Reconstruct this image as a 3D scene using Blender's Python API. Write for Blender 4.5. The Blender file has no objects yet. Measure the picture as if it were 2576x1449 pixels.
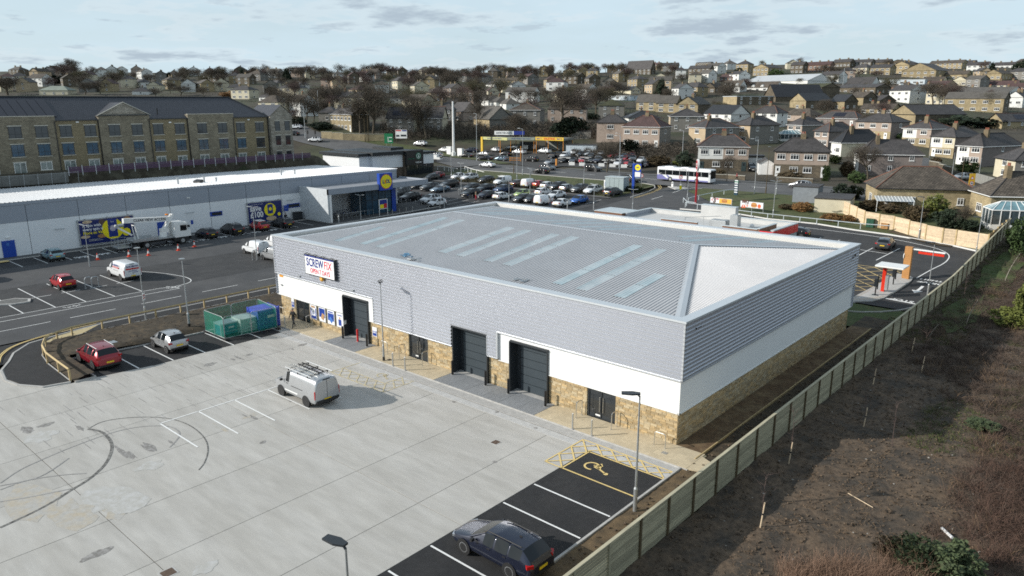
import bpy,bmesh,math,random
from mathutils import Vector,Matrix,noise
random.seed(7)
SC=bpy.context.scene
COL=SC.collection
# ------------------------------------------------------------------ camera, sky, sun, exposure
CAM_POS=Vector((59.574,-35.436,19.27))
YAW,PITCH,ROLL=0.7211,0.2480,-0.0018
F_PX=2899.4/4032*2576
def cam_axes():
 w=Vector((-math.sin(YAW)*math.cos(PITCH),math.cos(YAW)*math.cos(PITCH),-math.sin(PITCH)))
 r0=Vector((math.cos(YAW),math.sin(YAW),0));u0=r0.cross(w)
 r=r0*math.cos(ROLL)+u0*math.sin(ROLL);u=u0*math.cos(ROLL)-r0*math.sin(ROLL)
 return r,u,w
CR,CU,CW=cam_axes()
cd=bpy.data.cameras.new('camera');cam=bpy.data.objects.new('camera',cd);COL.objects.link(cam)
cd.sensor_width=36;cd.lens=36*2899.4/4032;cd.clip_start=.5;cd.clip_end=6000
m=Matrix.Identity(4)
for i in range(3):
 m[i][0]=CR[i];m[i][1]=CU[i];m[i][2]=-CW[i];m[i][3]=CAM_POS[i]
cam.matrix_world=m;SC.camera=cam
SUN_DIR=Vector((-.664*math.cos(math.radians(25)),-.748*math.cos(math.radians(25)),math.sin(math.radians(25))))
sd=bpy.data.lights.new('sun','SUN');sd.energy=4.4;sd.angle=math.radians(.53);sd.color=(1,.955,.88)
sun=bpy.data.objects.new('sun',sd);COL.objects.link(sun);sun.rotation_euler=SUN_DIR.to_track_quat('Z','Y').to_euler()
W=bpy.data.worlds.new('World');SC.world=W;W.use_nodes=True
nt=W.node_tree;nt.nodes.clear();N=nt.nodes.new;LK=nt.links.new
out=N('ShaderNodeOutputWorld');bg=N('ShaderNodeBackground');LK(bg.outputs[0],out.inputs[0])
sky=N('ShaderNodeTexSky');sky.sky_type='NISHITA';sky.sun_disc=False
sky.sun_elevation=math.radians(25);sky.sun_rotation=math.atan2(SUN_DIR.x,SUN_DIR.y)%(2*math.pi)
sky.air_density=1.0;sky.dust_density=1.2;sky.ozone_density=1.0
bg.inputs[1].default_value=.10
tc=N('ShaderNodeTexCoord')
def mth(op,a,b=None,c=None):
 n=N('ShaderNodeMath');n.operation=op
 for i,v in enumerate((a,b,c)):
  if v is None:continue
  if isinstance(v,(int,float)):n.inputs[i].default_value=v
  else:LK(v,n.inputs[i])
 return n.outputs[0]
sx=N('ShaderNodeSeparateXYZ');LK(tc.outputs['Generated'],sx.inputs[0])
zc=mth('MAXIMUM',sx.outputs[2],.0)
den=mth('ADD',zc,.12)
cx_=mth('DIVIDE',sx.outputs[0],den);cy_=mth('DIVIDE',sx.outputs[1],den)
cmb=N('ShaderNodeCombineXYZ');LK(cx_,cmb.inputs[0]);LK(cy_,cmb.inputs[1])
def noise_n(scale,det,rough,src,off=(0,0,0)):
 mp=N('ShaderNodeMapping');mp.inputs['Location'].default_value=off;LK(src,mp.inputs[0])
 n=N('ShaderNodeTexNoise');n.inputs['Scale'].default_value=scale;n.inputs['Detail'].default_value=det
 n.inputs['Roughness'].default_value=rough;LK(mp.outputs[0],n.inputs['Vector']);return n.outputs[0]
def ramp(src,a,b):
 n=N('ShaderNodeMapRange');n.interpolation_type='SMOOTHSTEP';n.inputs['From Min'].default_value=a;n.inputs['From Max'].default_value=b
 LK(src,n.inputs['Value']);return n.outputs[0]
def mixc(f,a,b):
 n=N('ShaderNodeMix');n.data_type='RGBA'
 if isinstance(f,float):n.inputs['Factor'].default_value=f
 else:LK(f,n.inputs['Factor'])
 for k_,v in((6,a),(7,b)):
  if isinstance(v,tuple):n.inputs[k_].default_value=(*v,1)
  else:LK(v,n.inputs[k_])
 return n.outputs[2]
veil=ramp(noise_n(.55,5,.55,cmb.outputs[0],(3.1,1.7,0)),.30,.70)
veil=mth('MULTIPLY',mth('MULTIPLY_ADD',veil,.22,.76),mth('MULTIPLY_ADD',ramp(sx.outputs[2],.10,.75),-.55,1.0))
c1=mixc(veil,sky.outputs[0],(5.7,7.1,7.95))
big=ramp(noise_n(1.05,7,.60,cmb.outputs[0],(7.3,2.2,.4)),.56,.66)
small=ramp(noise_n(2.3,6,.62,cmb.outputs[0],(1.3,9.2,1.4)),.60,.69)
edge=ramp(noise_n(1.05,7,.60,cmb.outputs[0],(7.3,2.2,.4)),.50,.55)
c1=mixc(mth('MULTIPLY',edge,.35),c1,(6.6,7.3,7.7))
c2=mixc(mth('MULTIPLY',big,.85),c1,(3.7,4.5,5.3))
c3=mixc(mth('MULTIPLY',small,.6),c2,(4.1,5.0,5.8))
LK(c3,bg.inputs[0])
SC.view_settings.view_transform='Standard';SC.view_settings.look='None';SC.view_settings.exposure=.18;SC.view_settings.gamma=1
try:SC.view_settings.use_curve_mapping=False
except Exception:pass
SC.render.engine='CYCLES';SC.cycles.use_denoising=False;SC.cycles.max_bounces=5;SC.cycles.sample_clamp_indirect=4;SC.cycles.filter_width=1.7
# ------------------------------------------------------------------ terrain height and pixel to ground
def sstep(a,b,x):
 t=min(1,max(0,(x-a)/(b-a)));return t*t*(3-2*t)
HT=[(0,3.3),(147,3.3),(172,4.6),(200,6.5),(235,9.6),(300,13.2),(370,18.0),(430,22.0),(500,28.0),(560,33.0),(650,41.0),(730,46.0),(800,48.0),(900,48.5),(1200,44),(4000,30)]
def hill(s,t):
 for(a,za),(b,zb)in zip(HT,HT[1:]):
  if s<=b:
   z=za+(zb-za)*(s-a)/(b-a);break
 else:z=HT[-1][1]
 u=t/max(s,60)
 k=sstep(260,700,s)
 z+=k*(8.0*sstep(.05,.45,u)+2.0*sstep(-.35,-.65,u))
 return z
def g1(y):return min(3.3,max(0,(y-50)*.06))
def G(x,y):
 dx,dy=x-CAM_POS.x,y-CAM_POS.y
 s=-dx*math.sin(YAW)+dy*math.cos(YAW);t=dx*math.cos(YAW)+dy*math.sin(YAW)
 w=max(sstep(116,160,y),sstep(215,265,s))
 z=g1(y)
 if w>0:z=z*(1-w)+hill(s,t)*w
 p=7.9*sstep(-77.2,-80.5,x)*(1-sstep(58,70,y))
 return max(z,p)
def ray(X,Y):return CW+CR*((X-1288)/F_PX)-CU*((Y-724.5)/F_PX)
def at(X,Y,h=0.0):
 """ground point seen at (X, Y) of a 2576 x 1449 view"""
 d=ray(X,Y);t=20.0;prev=t
 f=lambda t:CAM_POS.z+d.z*t-G(CAM_POS.x+d.x*t,CAM_POS.y+d.y*t)-h
 while f(t)>0 and t<2500:prev=t;t+=max(1.5,t*.01)
 a,b=prev,t
 for _ in range(24):
  c=(a+b)/2
  if f(c)>0:a=c
  else:b=c
 return CAM_POS+d*a
def depth(p):return(p-CAM_POS).dot(CW)
def px(p):
 d=p-CAM_POS;z=d.dot(CW);return 1288+F_PX*d.dot(CR)/z,724.5-F_PX*d.dot(CU)/z
def onpl(X,Y,ax,v):
 d=ray(X,Y);return CAM_POS+d*((v-CAM_POS[ax])/d[ax])
ZO={1:(0,0,1/3),2:(858.67,0,1/3),3:(1717.3,0,1/3),4:(0,483,1/3),5:(858.67,483,1/3),6:(1717.3,483,1/3),7:(0,966,1/3),8:(858.67,966,1/3),9:(1717.3,966,1/3),'D':(0,0,1)}
for k_,(ox,oy,w_)in dict(a=(1000,1300,800),b=(1100,540,640),c=(1700,640,800),d=(1700,500,800),e=(2400,560,800),f=(3232,560,800),g=(0,600,800),h=(3300,940,500),p=(1100,230,1000),q=(2000,230,1000),r=(2900,220,1132),L=(0,1150,1200)).items():
 ZO[k_]=(ox*2576/4032,oy*2576/4032,w_/4032)
def Z(k,x,y):
 o=ZO[k];return o[0]+x*o[2],o[1]+y*o[2]
def A(k,x,y,h=0.0):return at(*Z(k,x,y),h)
# ------------------------------------------------------------------ materials
MATS={}
def M(name,col,rough=.7,metal=0.0,var=.12,scale=2.0,bump=0.0,bscale=30.0,rnd=0.0,col2=None,mask=(.45,.62),mscale=.4,coat=0.0,detail=5,world=True,spec=None,trans=0.0,alpha=1.0,emit=0.0,stretch=None):
 if name in MATS:return MATS[name]
 mt=bpy.data.materials.new(name);mt.use_nodes=True;t=mt.node_tree;n=t.nodes;b=n['Principled BSDF']
 L=t.links.new
 b.inputs['Roughness'].default_value=rough;b.inputs['Metallic'].default_value=metal
 if coat:b.inputs['Coat Weight'].default_value=coat;b.inputs['Coat Roughness'].default_value=.08
 if spec is not None:b.inputs['Specular IOR Level'].default_value=spec
 if trans:b.inputs['Transmission Weight'].default_value=trans
 if alpha<1:b.inputs['Alpha'].default_value=alpha
 if world:
  gp=n.new('ShaderNodeNewGeometry');src=gp.outputs['Position']
 else:
  gp=n.new('ShaderNodeTexCoord');src=gp.outputs['Object']
 if stretch:
  mp=n.new('ShaderNodeMapping');mp.inputs['Scale'].default_value=stretch;L(src,mp.inputs[0]);src=mp.outputs[0]
 def nz(sc,det=detail):
  q=n.new('ShaderNodeTexNoise');q.inputs['Scale'].default_value=sc;q.inputs['Detail'].default_value=det;q.inputs['Roughness'].default_value=.62
  L(src,q.inputs['Vector']);return q.outputs[0]
 def mr(s,a,b_,c,d):
  q=n.new('ShaderNodeMapRange');q.inputs[1].default_value=a;q.inputs[2].default_value=b_;q.inputs[3].default_value=c;q.inputs[4].default_value=d;L(s,q.inputs[0]);return q.outputs[0]
 def mul(a,b_):
  q=n.new('ShaderNodeMath');q.operation='MULTIPLY'
  for i,v in enumerate((a,b_)):
   if isinstance(v,float):q.inputs[i].default_value=v
   else:L(v,q.inputs[i])
  return q.outputs[0]
 f=mr(nz(scale),.3,.7,1-var,1+var)
 if rnd:
  oi=n.new('ShaderNodeObjectInfo');g2=n.new('ShaderNodeNewGeometry')
  ad=n.new('ShaderNodeMath');ad.operation='ADD';L(oi.outputs['Random'],ad.inputs[0]);L(g2.outputs['Random Per Island'],ad.inputs[1])
  fr=n.new('ShaderNodeMath');fr.operation='FRACT';L(ad.outputs[0],fr.inputs[0])
  f=mul(f,mr(fr.outputs[0],0,1,1-rnd,1+rnd));rout=fr.outputs[0]
 base=None
 if col2 is not None:
  mx=n.new('ShaderNodeMix');mx.data_type='RGBA'
  mx.inputs[6].default_value=(*col,1);mx.inputs[7].default_value=(*col2,1)
  if rnd and mscale==0:
   m2=n.new('ShaderNodeMath');m2.operation='MULTIPLY';m2.inputs[1].default_value=7.31;L(rout,m2.inputs[0])
   m3=n.new('ShaderNodeMath');m3.operation='FRACT';L(m2.outputs[0],m3.inputs[0]);L(mr(m3.outputs[0],mask[0],mask[1],0,1),mx.inputs['Factor'])
  else:L(mr(nz(mscale,6),mask[0],mask[1],0,1),mx.inputs['Factor'])
  base=mx.outputs[2]
 vm=n.new('ShaderNodeVectorMath');vm.operation='SCALE'
 if base is not None:L(base,vm.inputs[0])
 else:vm.inputs[0].default_value=col
 L(f,vm.inputs['Scale']);L(vm.outputs[0],b.inputs['Base Color'])
 if emit:
  b.inputs['Emission Color'].default_value=(*col,1);b.inputs['Emission Strength'].default_value=emit
 if bump:
  bp=n.new('ShaderNodeBump');bp.inputs['Strength'].default_value=min(1,bump);bp.inputs['Distance'].default_value=.02*max(1,bump);L(nz(bscale,4),bp.inputs['Height']);L(bp.outputs[0],b.inputs['Normal'])
 MATS[name]=mt;return mt
def brickmat(name,c1,c2,mortar,bw=.45,bh=.15,ms=.012,rot=0.0,axis='XZ',rough=.85,var=.25):
 """fine masonry or tile relief for walls and roofs too far away for single pieces; object coordinates"""
 if name in MATS:return MATS[name]
 mt=bpy.data.materials.new(name);mt.use_nodes=True;t=mt.node_tree;n=t.nodes;b=n['Principled BSDF'];L=t.links.new
 b.inputs['Roughness'].default_value=rough
 uv=n.new('ShaderNodeUVMap')
 br=n.new('ShaderNodeTexBrick');L(uv.outputs[0],br.inputs['Vector'])
 br.inputs['Color1'].default_value=(*c1,1);br.inputs['Color2'].default_value=(*c2,1);br.inputs['Mortar'].default_value=(*mortar,1)
 br.inputs['Scale'].default_value=1;br.inputs['Mortar Size'].default_value=ms;br.inputs['Brick Width'].default_value=bw;br.inputs['Row Height'].default_value=bh
 br.inputs['Bias'].default_value=0
 g=n.new('ShaderNodeNewGeometry')
 def nz(sc):
  q=n.new('ShaderNodeTexNoise');q.inputs['Scale'].default_value=sc;q.inputs['Detail'].default_value=6;L(g.outputs['Position'],q.inputs['Vector']);return q.outputs[0]
 r=n.new('ShaderNodeMapRange');r.inputs[1].default_value=.3;r.inputs[2].default_value=.7;r.inputs[3].default_value=1-var;r.inputs[4].default_value=1+var;L(nz(.6),r.inputs[0])
 r2=n.new('ShaderNodeMapRange');r2.inputs[1].default_value=.3;r2.inputs[2].default_value=.7;r2.inputs[3].default_value=.85;r2.inputs[4].default_value=1.15;L(nz(5),r2.inputs[0])
 mu=n.new('ShaderNodeMath');mu.operation='MULTIPLY';L(r.outputs[0],mu.inputs[0]);L(r2.outputs[0],mu.inputs[1])
 oi=n.new('ShaderNodeObjectInfo');r3=n.new('ShaderNodeMapRange');r3.inputs[3].default_value=.85;r3.inputs[4].default_value=1.15;L(oi.outputs['Random'],r3.inputs[0])
 mu2=n.new('ShaderNodeMath');mu2.operation='MULTIPLY';L(mu.outputs[0],mu2.inputs[0]);L(r3.outputs[0],mu2.inputs[1])
 vm=n.new('ShaderNodeVectorMath');vm.operation='SCALE';L(br.outputs['Color'],vm.inputs[0]);L(mu2.outputs[0],vm.inputs['Scale']);L(vm.outputs[0],b.inputs['Base Color'])
 bp=n.new('ShaderNodeBump');bp.inputs['Strength'].default_value=.5;bp.inputs['Distance'].default_value=.02;L(br.outputs['Fac'],bp.inputs['Height']);bp.invert=True;L(bp.outputs[0],b.inputs['Normal'])
 MATS[name]=mt;return mt
def rgb(h):
 """sRGB hex to linear"""
 v=[int(h[i:i+2],16)/255 for i in(0,2,4)]
 return tuple(c/12.92 if c<=.04045 else((c+.055)/1.055)**2.4 for c in v)
WHITE=M('white_coated_sheet',(.80,.80,.79),.45,var=.02,scale=.7)
SILVER=M('silver_coated_steel',(.54,.56,.61),.40,.74,var=.01,scale=.5)
ROOFS=M('silver_roof_sheet',(.52,.515,.52),.55,.22,var=.05,scale=.35,mscale=.15)
TRIM=M('silver_trim',(.56,.58,.60),.35,.4,var=.03)
GALV=M('galvanised_steel',(.42,.44,.45),.45,.7,var=.12,scale=9)
STEEL=M('brushed_stainless',(.62,.62,.60),.3,.9,var=.05)
ANTH=M('anthracite_frame',(.022,.027,.032),.5,0,var=.08)
DOORG=M('dark_grey_door_panel',(.035,.048,.058),.5,0,var=.05)
GLASS=M('dark_window_glass',(.018,.022,.026),.06,0,var=.3,scale=1.3,spec=.8)
GLASSB=M('bluish_window_glass',(.03,.075,.12),.08,0,var=.35,scale=.9,spec=.8)
BLACK=M('black_paint',(.012,.012,.013),.4,0,var=.1)
RUBBER=M('rubber',(.018,.018,.018),.85,0,var=.1)
REDP=M('red_paint',(.55,.02,.02),.4,0,var=.06)
UPVC=M('white_upvc',(.78,.78,.76),.4,0,var=.03)
WHITEP=M('road_paint_white',(.78,.78,.76),.75,0,var=.10,scale=6,col2=(.5,.5,.49),mask=(.60,.72),mscale=9)
YELLOWP=M('road_paint_yellow',(.70,.52,.20),.75,0,var=.12,scale=6,col2=(.52,.43,.26),mask=(.52,.68),mscale=7)
YFADE=M('worn_yellow_paint',(.60,.49,.25),.8,0,var=.14,scale=5,col2=(.42,.40,.35),mask=(.40,.62),mscale=8)
CONC=M('yard_concrete',(.40,.384,.352),.85,0,var=.09,scale=1.3,bump=.25,bscale=26,rnd=.06,col2=(.46,.445,.415),mask=(.40,.66),mscale=.45,stretch=(.35,1.6,1))
CONCD=M('grooved_ramp_concrete',(.23,.24,.25),.85,0,var=.22,scale=3,bump=.6,bscale=20,rnd=.05,stretch=(6,.6,1))
KERB=M('concrete_kerb',(.42,.41,.39),.85,0,var=.14,scale=2.5,rnd=.08)
ASPH=M('new_black_asphalt',(.016,.0165,.018),.9,0,var=.25,scale=3,bump=.4,bscale=60,col2=(.026,.0255,.026),mask=(.45,.70),mscale=.5)
ROAD=M('worn_grey_asphalt',(.052,.053,.056),.9,0,var=.16,scale=.5,bump=.3,bscale=60,col2=(.070,.070,.071),mask=(.42,.64),mscale=.13)
ROADB=M('dark_bay_asphalt',(.030,.031,.033),.9,0,var=.22,scale=1.1,bump=.3,bscale=60,col2=(.044,.044,.045),mask=(.45,.65),mscale=.3)
ROADL=M('pale_road_asphalt',(.085,.086,.088),.9,0,var=.12,scale=.5,col2=(.105,.105,.105),mscale=.1)
PAVE=M('buff_paving_slab',(.50,.42,.29),.85,0,var=.10,scale=4,rnd=.07,bump=.2)
SOIL=M('dark_topsoil',(.040,.030,.018),.95,0,var=.45,scale=2.4,bump=1,bscale=4,col2=(.075,.054,.030),mask=(.45,.62),mscale=1.3,detail=8)
SOILR=M('clayey_soil',(.11,.068,.034),.95,0,var=.35,scale=3,bump=1,bscale=6,col2=(.17,.12,.065),mask=(.45,.62),mscale=.8,detail=8)
GRASS=M('short_grass',(.050,.075,.018),.95,0,var=.35,scale=2.5,bump=1,bscale=9,col2=(.075,.075,.026),mask=(.48,.68),mscale=.5,detail=8)
STONE=M('buff_walling_stone',(.40,.29,.15),.9,0,var=.14,scale=6,bump=.5,bscale=18,rnd=.26,col2=(.40,.33,.215),mask=(.2,.9),mscale=0,world=True)
MORTAR=M('pale_mortar',(.60,.52,.36),.95,0,var=.08,scale=3)
WOODG=M('weathered_green_grey_board',(.32,.295,.20),.9,0,var=.22,scale=2,rnd=.24,stretch=(8,.6,8),bump=.2)
WOODC=M('pale_timber_cap',(.44,.40,.28),.85,0,var=.15,scale=2,stretch=(1,.4,1),rnd=.05)
WOODP=M('brown_treated_post',(.085,.062,.030),.9,0,var=.2,scale=3,stretch=(4,4,.6))
WOODN=M('new_pale_board',(.60,.47,.32),.85,0,var=.16,scale=3,rnd=.14,bump=.15)
WOODR=M('new_warm_board',(.46,.31,.17),.85,0,var=.16,scale=3,rnd=.14,bump=.15)
WOODT=M('tan_timber_rail',(.46,.35,.18),.85,0,var=.15,scale=3)
# ------------------------------------------------------------------ object helpers
def tag(o,label=None,cat=None,group=None,kind=None):
 if label:o['label']=label
 if cat:o['category']=cat
 if group:o['group']=group
 if kind:o['kind']=kind
 return o
def empty(name,loc,label,cat,group=None,rz=0.0):
 o=bpy.data.objects.new(name,None);COL.objects.link(o);o.location=loc;o.rotation_euler[2]=rz;o.empty_display_size=.2
 return tag(o,label,cat,group)
def link(name,me,parent=None,loc=None,rot=None,scale=None):
 o=bpy.data.objects.new(name,me);COL.objects.link(o)
 if parent:o.parent=parent
 if loc is not None:o.location=loc
 if rot is not None:o.rotation_euler=rot
 if scale is not None:o.scale=scale
 return o
def copy_tree(o,parent=None):
 c=o.copy();COL.objects.link(c)
 if parent:c.parent=parent
 for ch in list(o.children):copy_tree(ch,c)
 return c
class MB:
 def __init__(s):s.v=[];s.f=[];s.m=[];s.uv=None
 def face(s,pts,mi=0):
  i=len(s.v);s.v+=[tuple(p)for p in pts];s.f.append(tuple(range(i,i+len(pts))));s.m.append(mi)
 def box(s,cx,cy,cz,sx,sy,sz,rz=0.0,mi=0,rx=0.0,ry=0.0):
  i=len(s.v);R_=None
  if rz or rx or ry:R_=Matrix.Rotation(rz,3,'Z')@Matrix.Rotation(ry,3,'Y')@Matrix.Rotation(rx,3,'X')
  for dz in(-.5,.5):
   for dx,dy in((-.5,-.5),(.5,-.5),(.5,.5),(-.5,.5)):
    p=Vector((dx*sx,dy*sy,dz*sz))
    if R_:p=R_@p
    s.v.append((cx+p.x,cy+p.y,cz+p.z))
  for q in((3,2,1,0),(4,5,6,7),(0,1,5,4),(1,2,6,5),(2,3,7,6),(3,0,4,7)):
   s.f.append(tuple(i+k for k in q));s.m.append(mi)
  return s
 def b2(s,x0,y0,z0,x1,y1,z1,mi=0):return s.box((x0+x1)/2,(y0+y1)/2,(z0+z1)/2,abs(x1-x0),abs(y1-y0),abs(z1-z0),mi=mi)
 def tube(s,p1,p2,r1,r2=None,n=8,mi=0,caps=True):
  p1,p2=Vector(p1),Vector(p2);r2=r1 if r2 is None else r2
  d=(p2-p1)
  if d.length<1e-6:return s
  d.normalize();a=d.orthogonal().normalized();b=d.cross(a);i=len(s.v)
  for p,r in((p1,r1),(p2,r2)):
   for k in range(n):
    t=2*math.pi*k/n;s.v.append(tuple(p+a*(math.cos(t)*r)+b*(math.sin(t)*r)))
  for k in range(n):s.f.append((i+k,i+(k+1)%n,i+n+(k+1)%n,i+n+k));s.m.append(mi)
  if caps:s.f.append(tuple(i+k for k in reversed(range(n))));s.m.append(mi);s.f.append(tuple(i+n+k for k in range(n)));s.m.append(mi)
  return s
 def path(s,pts,r,n=6,mi=0):
  for a,b in zip(pts,pts[1:]):s.tube(a,b,r,r,n,mi)
  return s
 def prism(s,poly,z0,z1,mi=0):
  """poly ccw list of (x, y); z0/z1 number or function"""
  f0=z0 if callable(z0)else(lambda x,y:z0);f1=z1 if callable(z1)else(lambda x,y:z1)
  i=len(s.v);n=len(poly)
  ar=sum(poly[k][0]*poly[(k+1)%n][1]-poly[(k+1)%n][0]*poly[k][1]for k in range(n))
  if ar<0:poly=poly[::-1]
  for x,y in poly:s.v.append((x,y,f0(x,y)))
  for x,y in poly:s.v.append((x,y,f1(x,y)))
  s.f.append(tuple(i+n+k for k in range(n)));s.m.append(mi)
  s.f.append(tuple(i+k for k in reversed(range(n))));s.m.append(mi)
  for k in range(n):s.f.append((i+k,i+(k+1)%n,i+n+(k+1)%n,i+n+k));s.m.append(mi)
  return s
 def ball(s,c,r,n=8,mi=0,sz=1.0):
  i=len(s.v);c=Vector(c);m_=n//2
  for a in range(m_+1):
   th=math.pi*a/m_
   for k in range(n):
    ph=2*math.pi*k/n;s.v.append((c.x+r*math.sin(th)*math.cos(ph),c.y+r*math.sin(th)*math.sin(ph),c.z+r*sz*math.cos(th)))
  for a in range(m_):
   for k in range(n):s.f.append((i+a*n+k,i+(a+1)*n+k,i+(a+1)*n+(k+1)%n,i+a*n+(k+1)%n));s.m.append(mi)
  return s
 def mesh(s,name,mats,smooth=False,uvbox=False):
  me=bpy.data.meshes.new(name);me.from_pydata(s.v,[],s.f)
  mats=mats if isinstance(mats,(list,tuple))else[mats]
  for x in mats:me.materials.append(x)
  if len(mats)>1:me.polygons.foreach_set('material_index',s.m)
  if smooth:me.polygons.foreach_set('use_smooth',[True]*len(s.f))
  if uvbox:box_uv(me)
  me.update();return me
 def build(s,name,mats,parent=None,smooth=False,uvbox=False,**kw):
  return link(name,s.mesh(name,mats,smooth,uvbox),parent,**kw)
def box_uv(me):
 """metric UVs: u along the horizontal direction of each face, v up the slope"""
 uvl=me.uv_layers.new(name='UVMap');me.update()
 for p in me.polygons:
  nrm=p.normal;up=Vector((0,0,1))
  h=up.cross(nrm)
  if h.length<.05:h=Vector((1,0,0))
  h.normalize();v=nrm.cross(h)
  for li in p.loop_indices:
   co=me.vertices[me.loops[li].vertex_index].co;uvl.data[li].uv=(co.dot(h),co.dot(v))
def struct(o):o['kind']='structure';return o
def stuff(o):o['kind']='stuff';return o
def sheet(name,polys,off,mat,parent=None,kind='structure',cuts=(50,105),extra=0.0):
 """flat surfacing that follows the ground, off metres above it; polys are lists of (x, y)"""
 bm=bmesh.new()
 for poly in polys:
  n=len(poly);ar=sum(poly[k][0]*poly[(k+1)%n][1]-poly[(k+1)%n][0]*poly[k][1]for k in range(n))
  if ar<0:poly=poly[::-1]
  try:bm.faces.new([bm.verts.new((p[0],p[1],0))for p in poly])
  except Exception:pass
 for c in cuts:bmesh.ops.bisect_plane(bm,geom=bm.verts[:]+bm.edges[:]+bm.faces[:],plane_co=(0,c,0),plane_no=(0,1,0))
 if extra:
  bmesh.ops.triangulate(bm,faces=bm.faces[:])
  for _ in range(8):
   es=[e for e in bm.edges if e.calc_length()>extra]
   if not es:break
   bmesh.ops.subdivide_edges(bm,edges=es,cuts=1,use_grid_fill=False);bmesh.ops.triangulate(bm,faces=[f for f in bm.faces if len(f.verts)>3])
 for v in bm.verts:v.co.z=G(v.co.x,v.co.y)+off
 me=bpy.data.meshes.new(name);bm.to_mesh(me);bm.free();me.materials.append(mat)
 o=link(name,me,parent)
 if kind and not parent:o['kind']=kind
 return o
def band(pts,w):
 """polyline of (x, y) widened to quads"""
 res=[];P=[Vector((p[0],p[1]))for p in pts]
 nr=[]
 for i in range(len(P)):
  a=P[max(0,i-1)];b=P[min(len(P)-1,i+1)];d=(b-a).normalized();nr.append(Vector((-d.y,d.x)))
 for i in range(len(P)-1):
  a,b=P[i],P[i+1];na,nb=nr[i]*w/2,nr[i+1]*w/2
  res.append([(a.x-na.x,a.y-na.y),(b.x-nb.x,b.y-nb.y),(b.x+nb.x,b.y+nb.y),(a.x+na.x,a.y+na.y)])
 return res
def strip(name,pts,w,z0,z1,mat,parent=None,kind=None):
 """solid kerb-like strip following the ground"""
 mb=MB()
 for q in band(pts,w):mb.prism(q,lambda x,y:G(x,y)+z0,lambda x,y:G(x,y)+z1)
 o=mb.build(name,mat,parent)
 if kind:o['kind']=kind
 return o
def text(s,size,mat,parent,loc,rot,name='lettering',ext=.004,bold=0.0,sx=1.0,align='CENTER',shear=0.0):
 cu=bpy.data.curves.new(name,'FONT');cu.body=s;cu.size=size;cu.extrude=ext;cu.offset=bold;cu.align_x=align;cu.align_y='CENTER';cu.shear=shear
 cu.resolution_u=3
 cu.materials.append(mat);me=text_mesh(cu);o=link(name,me,parent,loc,rot);o.scale=(sx,1,1);return o
def text_mesh(cu):
 t=bpy.data.objects.new('tmp',cu);me=bpy.data.meshes.new_from_object(t);bpy.data.objects.remove(t);return me
def arc(cx,cy,r,a0,a1,n=10,ry=None):
 ry=r if ry is None else ry
 return[(cx+r*math.cos(math.radians(a0+(a1-a0)*i/n)),cy+ry*math.sin(math.radians(a0+(a1-a0)*i/n)))for i in range(n+1)]
FX,FY=(math.pi/2,0,math.pi/2),(math.pi/2,0,0)
# ================================================================== GROUND
TERR=M('winter_hillside_ground',(.046,.038,.024),.95,0,var=.4,scale=.12,bump=.6,bscale=1.5,col2=(.040,.046,.020),mask=(.48,.60),mscale=.035,detail=9)
def terrain():
 ss=[-260,-200,-150,-110,-80,-60];s=-50
 while s<320:ss.append(s);s+=5
 while s<1000:ss.append(s);s+=14
 ss+=[1050,1120,1250,1500,2000,3000,4500]
 n=90;v=[];f=[]
 for s in ss:
  half=max(150,abs(s)*.95+60)
  for j in range(n+1):
   t=-half+2*half*j/n
   x=CAM_POS.x-s*math.sin(YAW)+t*math.cos(YAW);y=CAM_POS.y+s*math.cos(YAW)+t*math.sin(YAW)
   z=G(x,y)
   if-64<x<70 and-90<y<112:z-=.35
   elif s>150:z+=(noise.noise(Vector((x*.012,y*.012,0)))*1.6 if s>260 else 0)-.06
   v.append((x,y,z))
 for i in range(len(ss)-1):
  for j in range(n):a=i*(n+1)+j;f.append((a,a+1,a+n+2,a+n+1))
 me=bpy.data.meshes.new('terrain');me.from_pydata(v,[],f);me.materials.append(TERR);me.polygons.foreach_set('use_smooth',[True]*len(f))
 struct(link('terrain',me))
terrain()
rect=lambda x0,y0,x1,y1:[(x0,y0),(x1,y0),(x1,y1),(x0,y1)]
sheet('car_park_tarmac',[rect(-49.6,-75,-19.1,58),rect(-72,58,-14,88)],0,ROADB)
sheet('access_road',[rect(-19.1,-75,-9.75,58),rect(-9.75,30.5,6,58),rect(-14,58,6,97),rect(-9.75,-75,-4.5,-22)],.0,ROAD)
sheet('restaurant_yard_tarmac',[rect(6,39.6,45,86)],.0,ROADB)
sheet('yard_base',[rect(-4.5,-80,42.6,-20),rect(-9.75,-22,4.4,0.0),rect(4.4,-20,42.6,0),rect(-9.75,0,41,30.5)],-.075,ASPH)
sheet('car_park_aisle',[rect(-42.5,-75,-31.0,24),rect(-34,24,-19.1,52),rect(-66,66,-16,72)],.004,ROAD)
yard=empty('concrete_yard',(0,0,0),'pale grey concrete slab yard with dark joints in front of the trade unit','yard');del yard['category'];yard['kind']='structure'
xs=[4.6,9.0,14.15,19.35,24.55,29.5,34.45,37.5];ys=[-3.72,-13.9,-24.65,-35.4,-46.1,-56.8,-67.5]
for i in range(len(xs)-1):
 for j in range(len(ys)-1):
  x0,x1,y1,y0=xs[i]+.018,xs[i+1]-.018,ys[j]-.018,ys[j+1]+.018
  if i==0 and j>0:x0=3.9
  mb=MB();mb.b2(x0-x0,0,-.07,x1-x0,y1-y0,0);mb.build('concrete_slab',CONC,yard,loc=(x0,y0,random.uniform(-.001,.001)))
mb=MB();mb.b2(-6,0,-.07,0,10.7,-.001);mb.build('concrete_slab',CONC,yard,loc=(3.87,-35.35,0));mb.build('concrete_slab',CONC,yard,loc=(3.87,-46.1,0))
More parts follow.
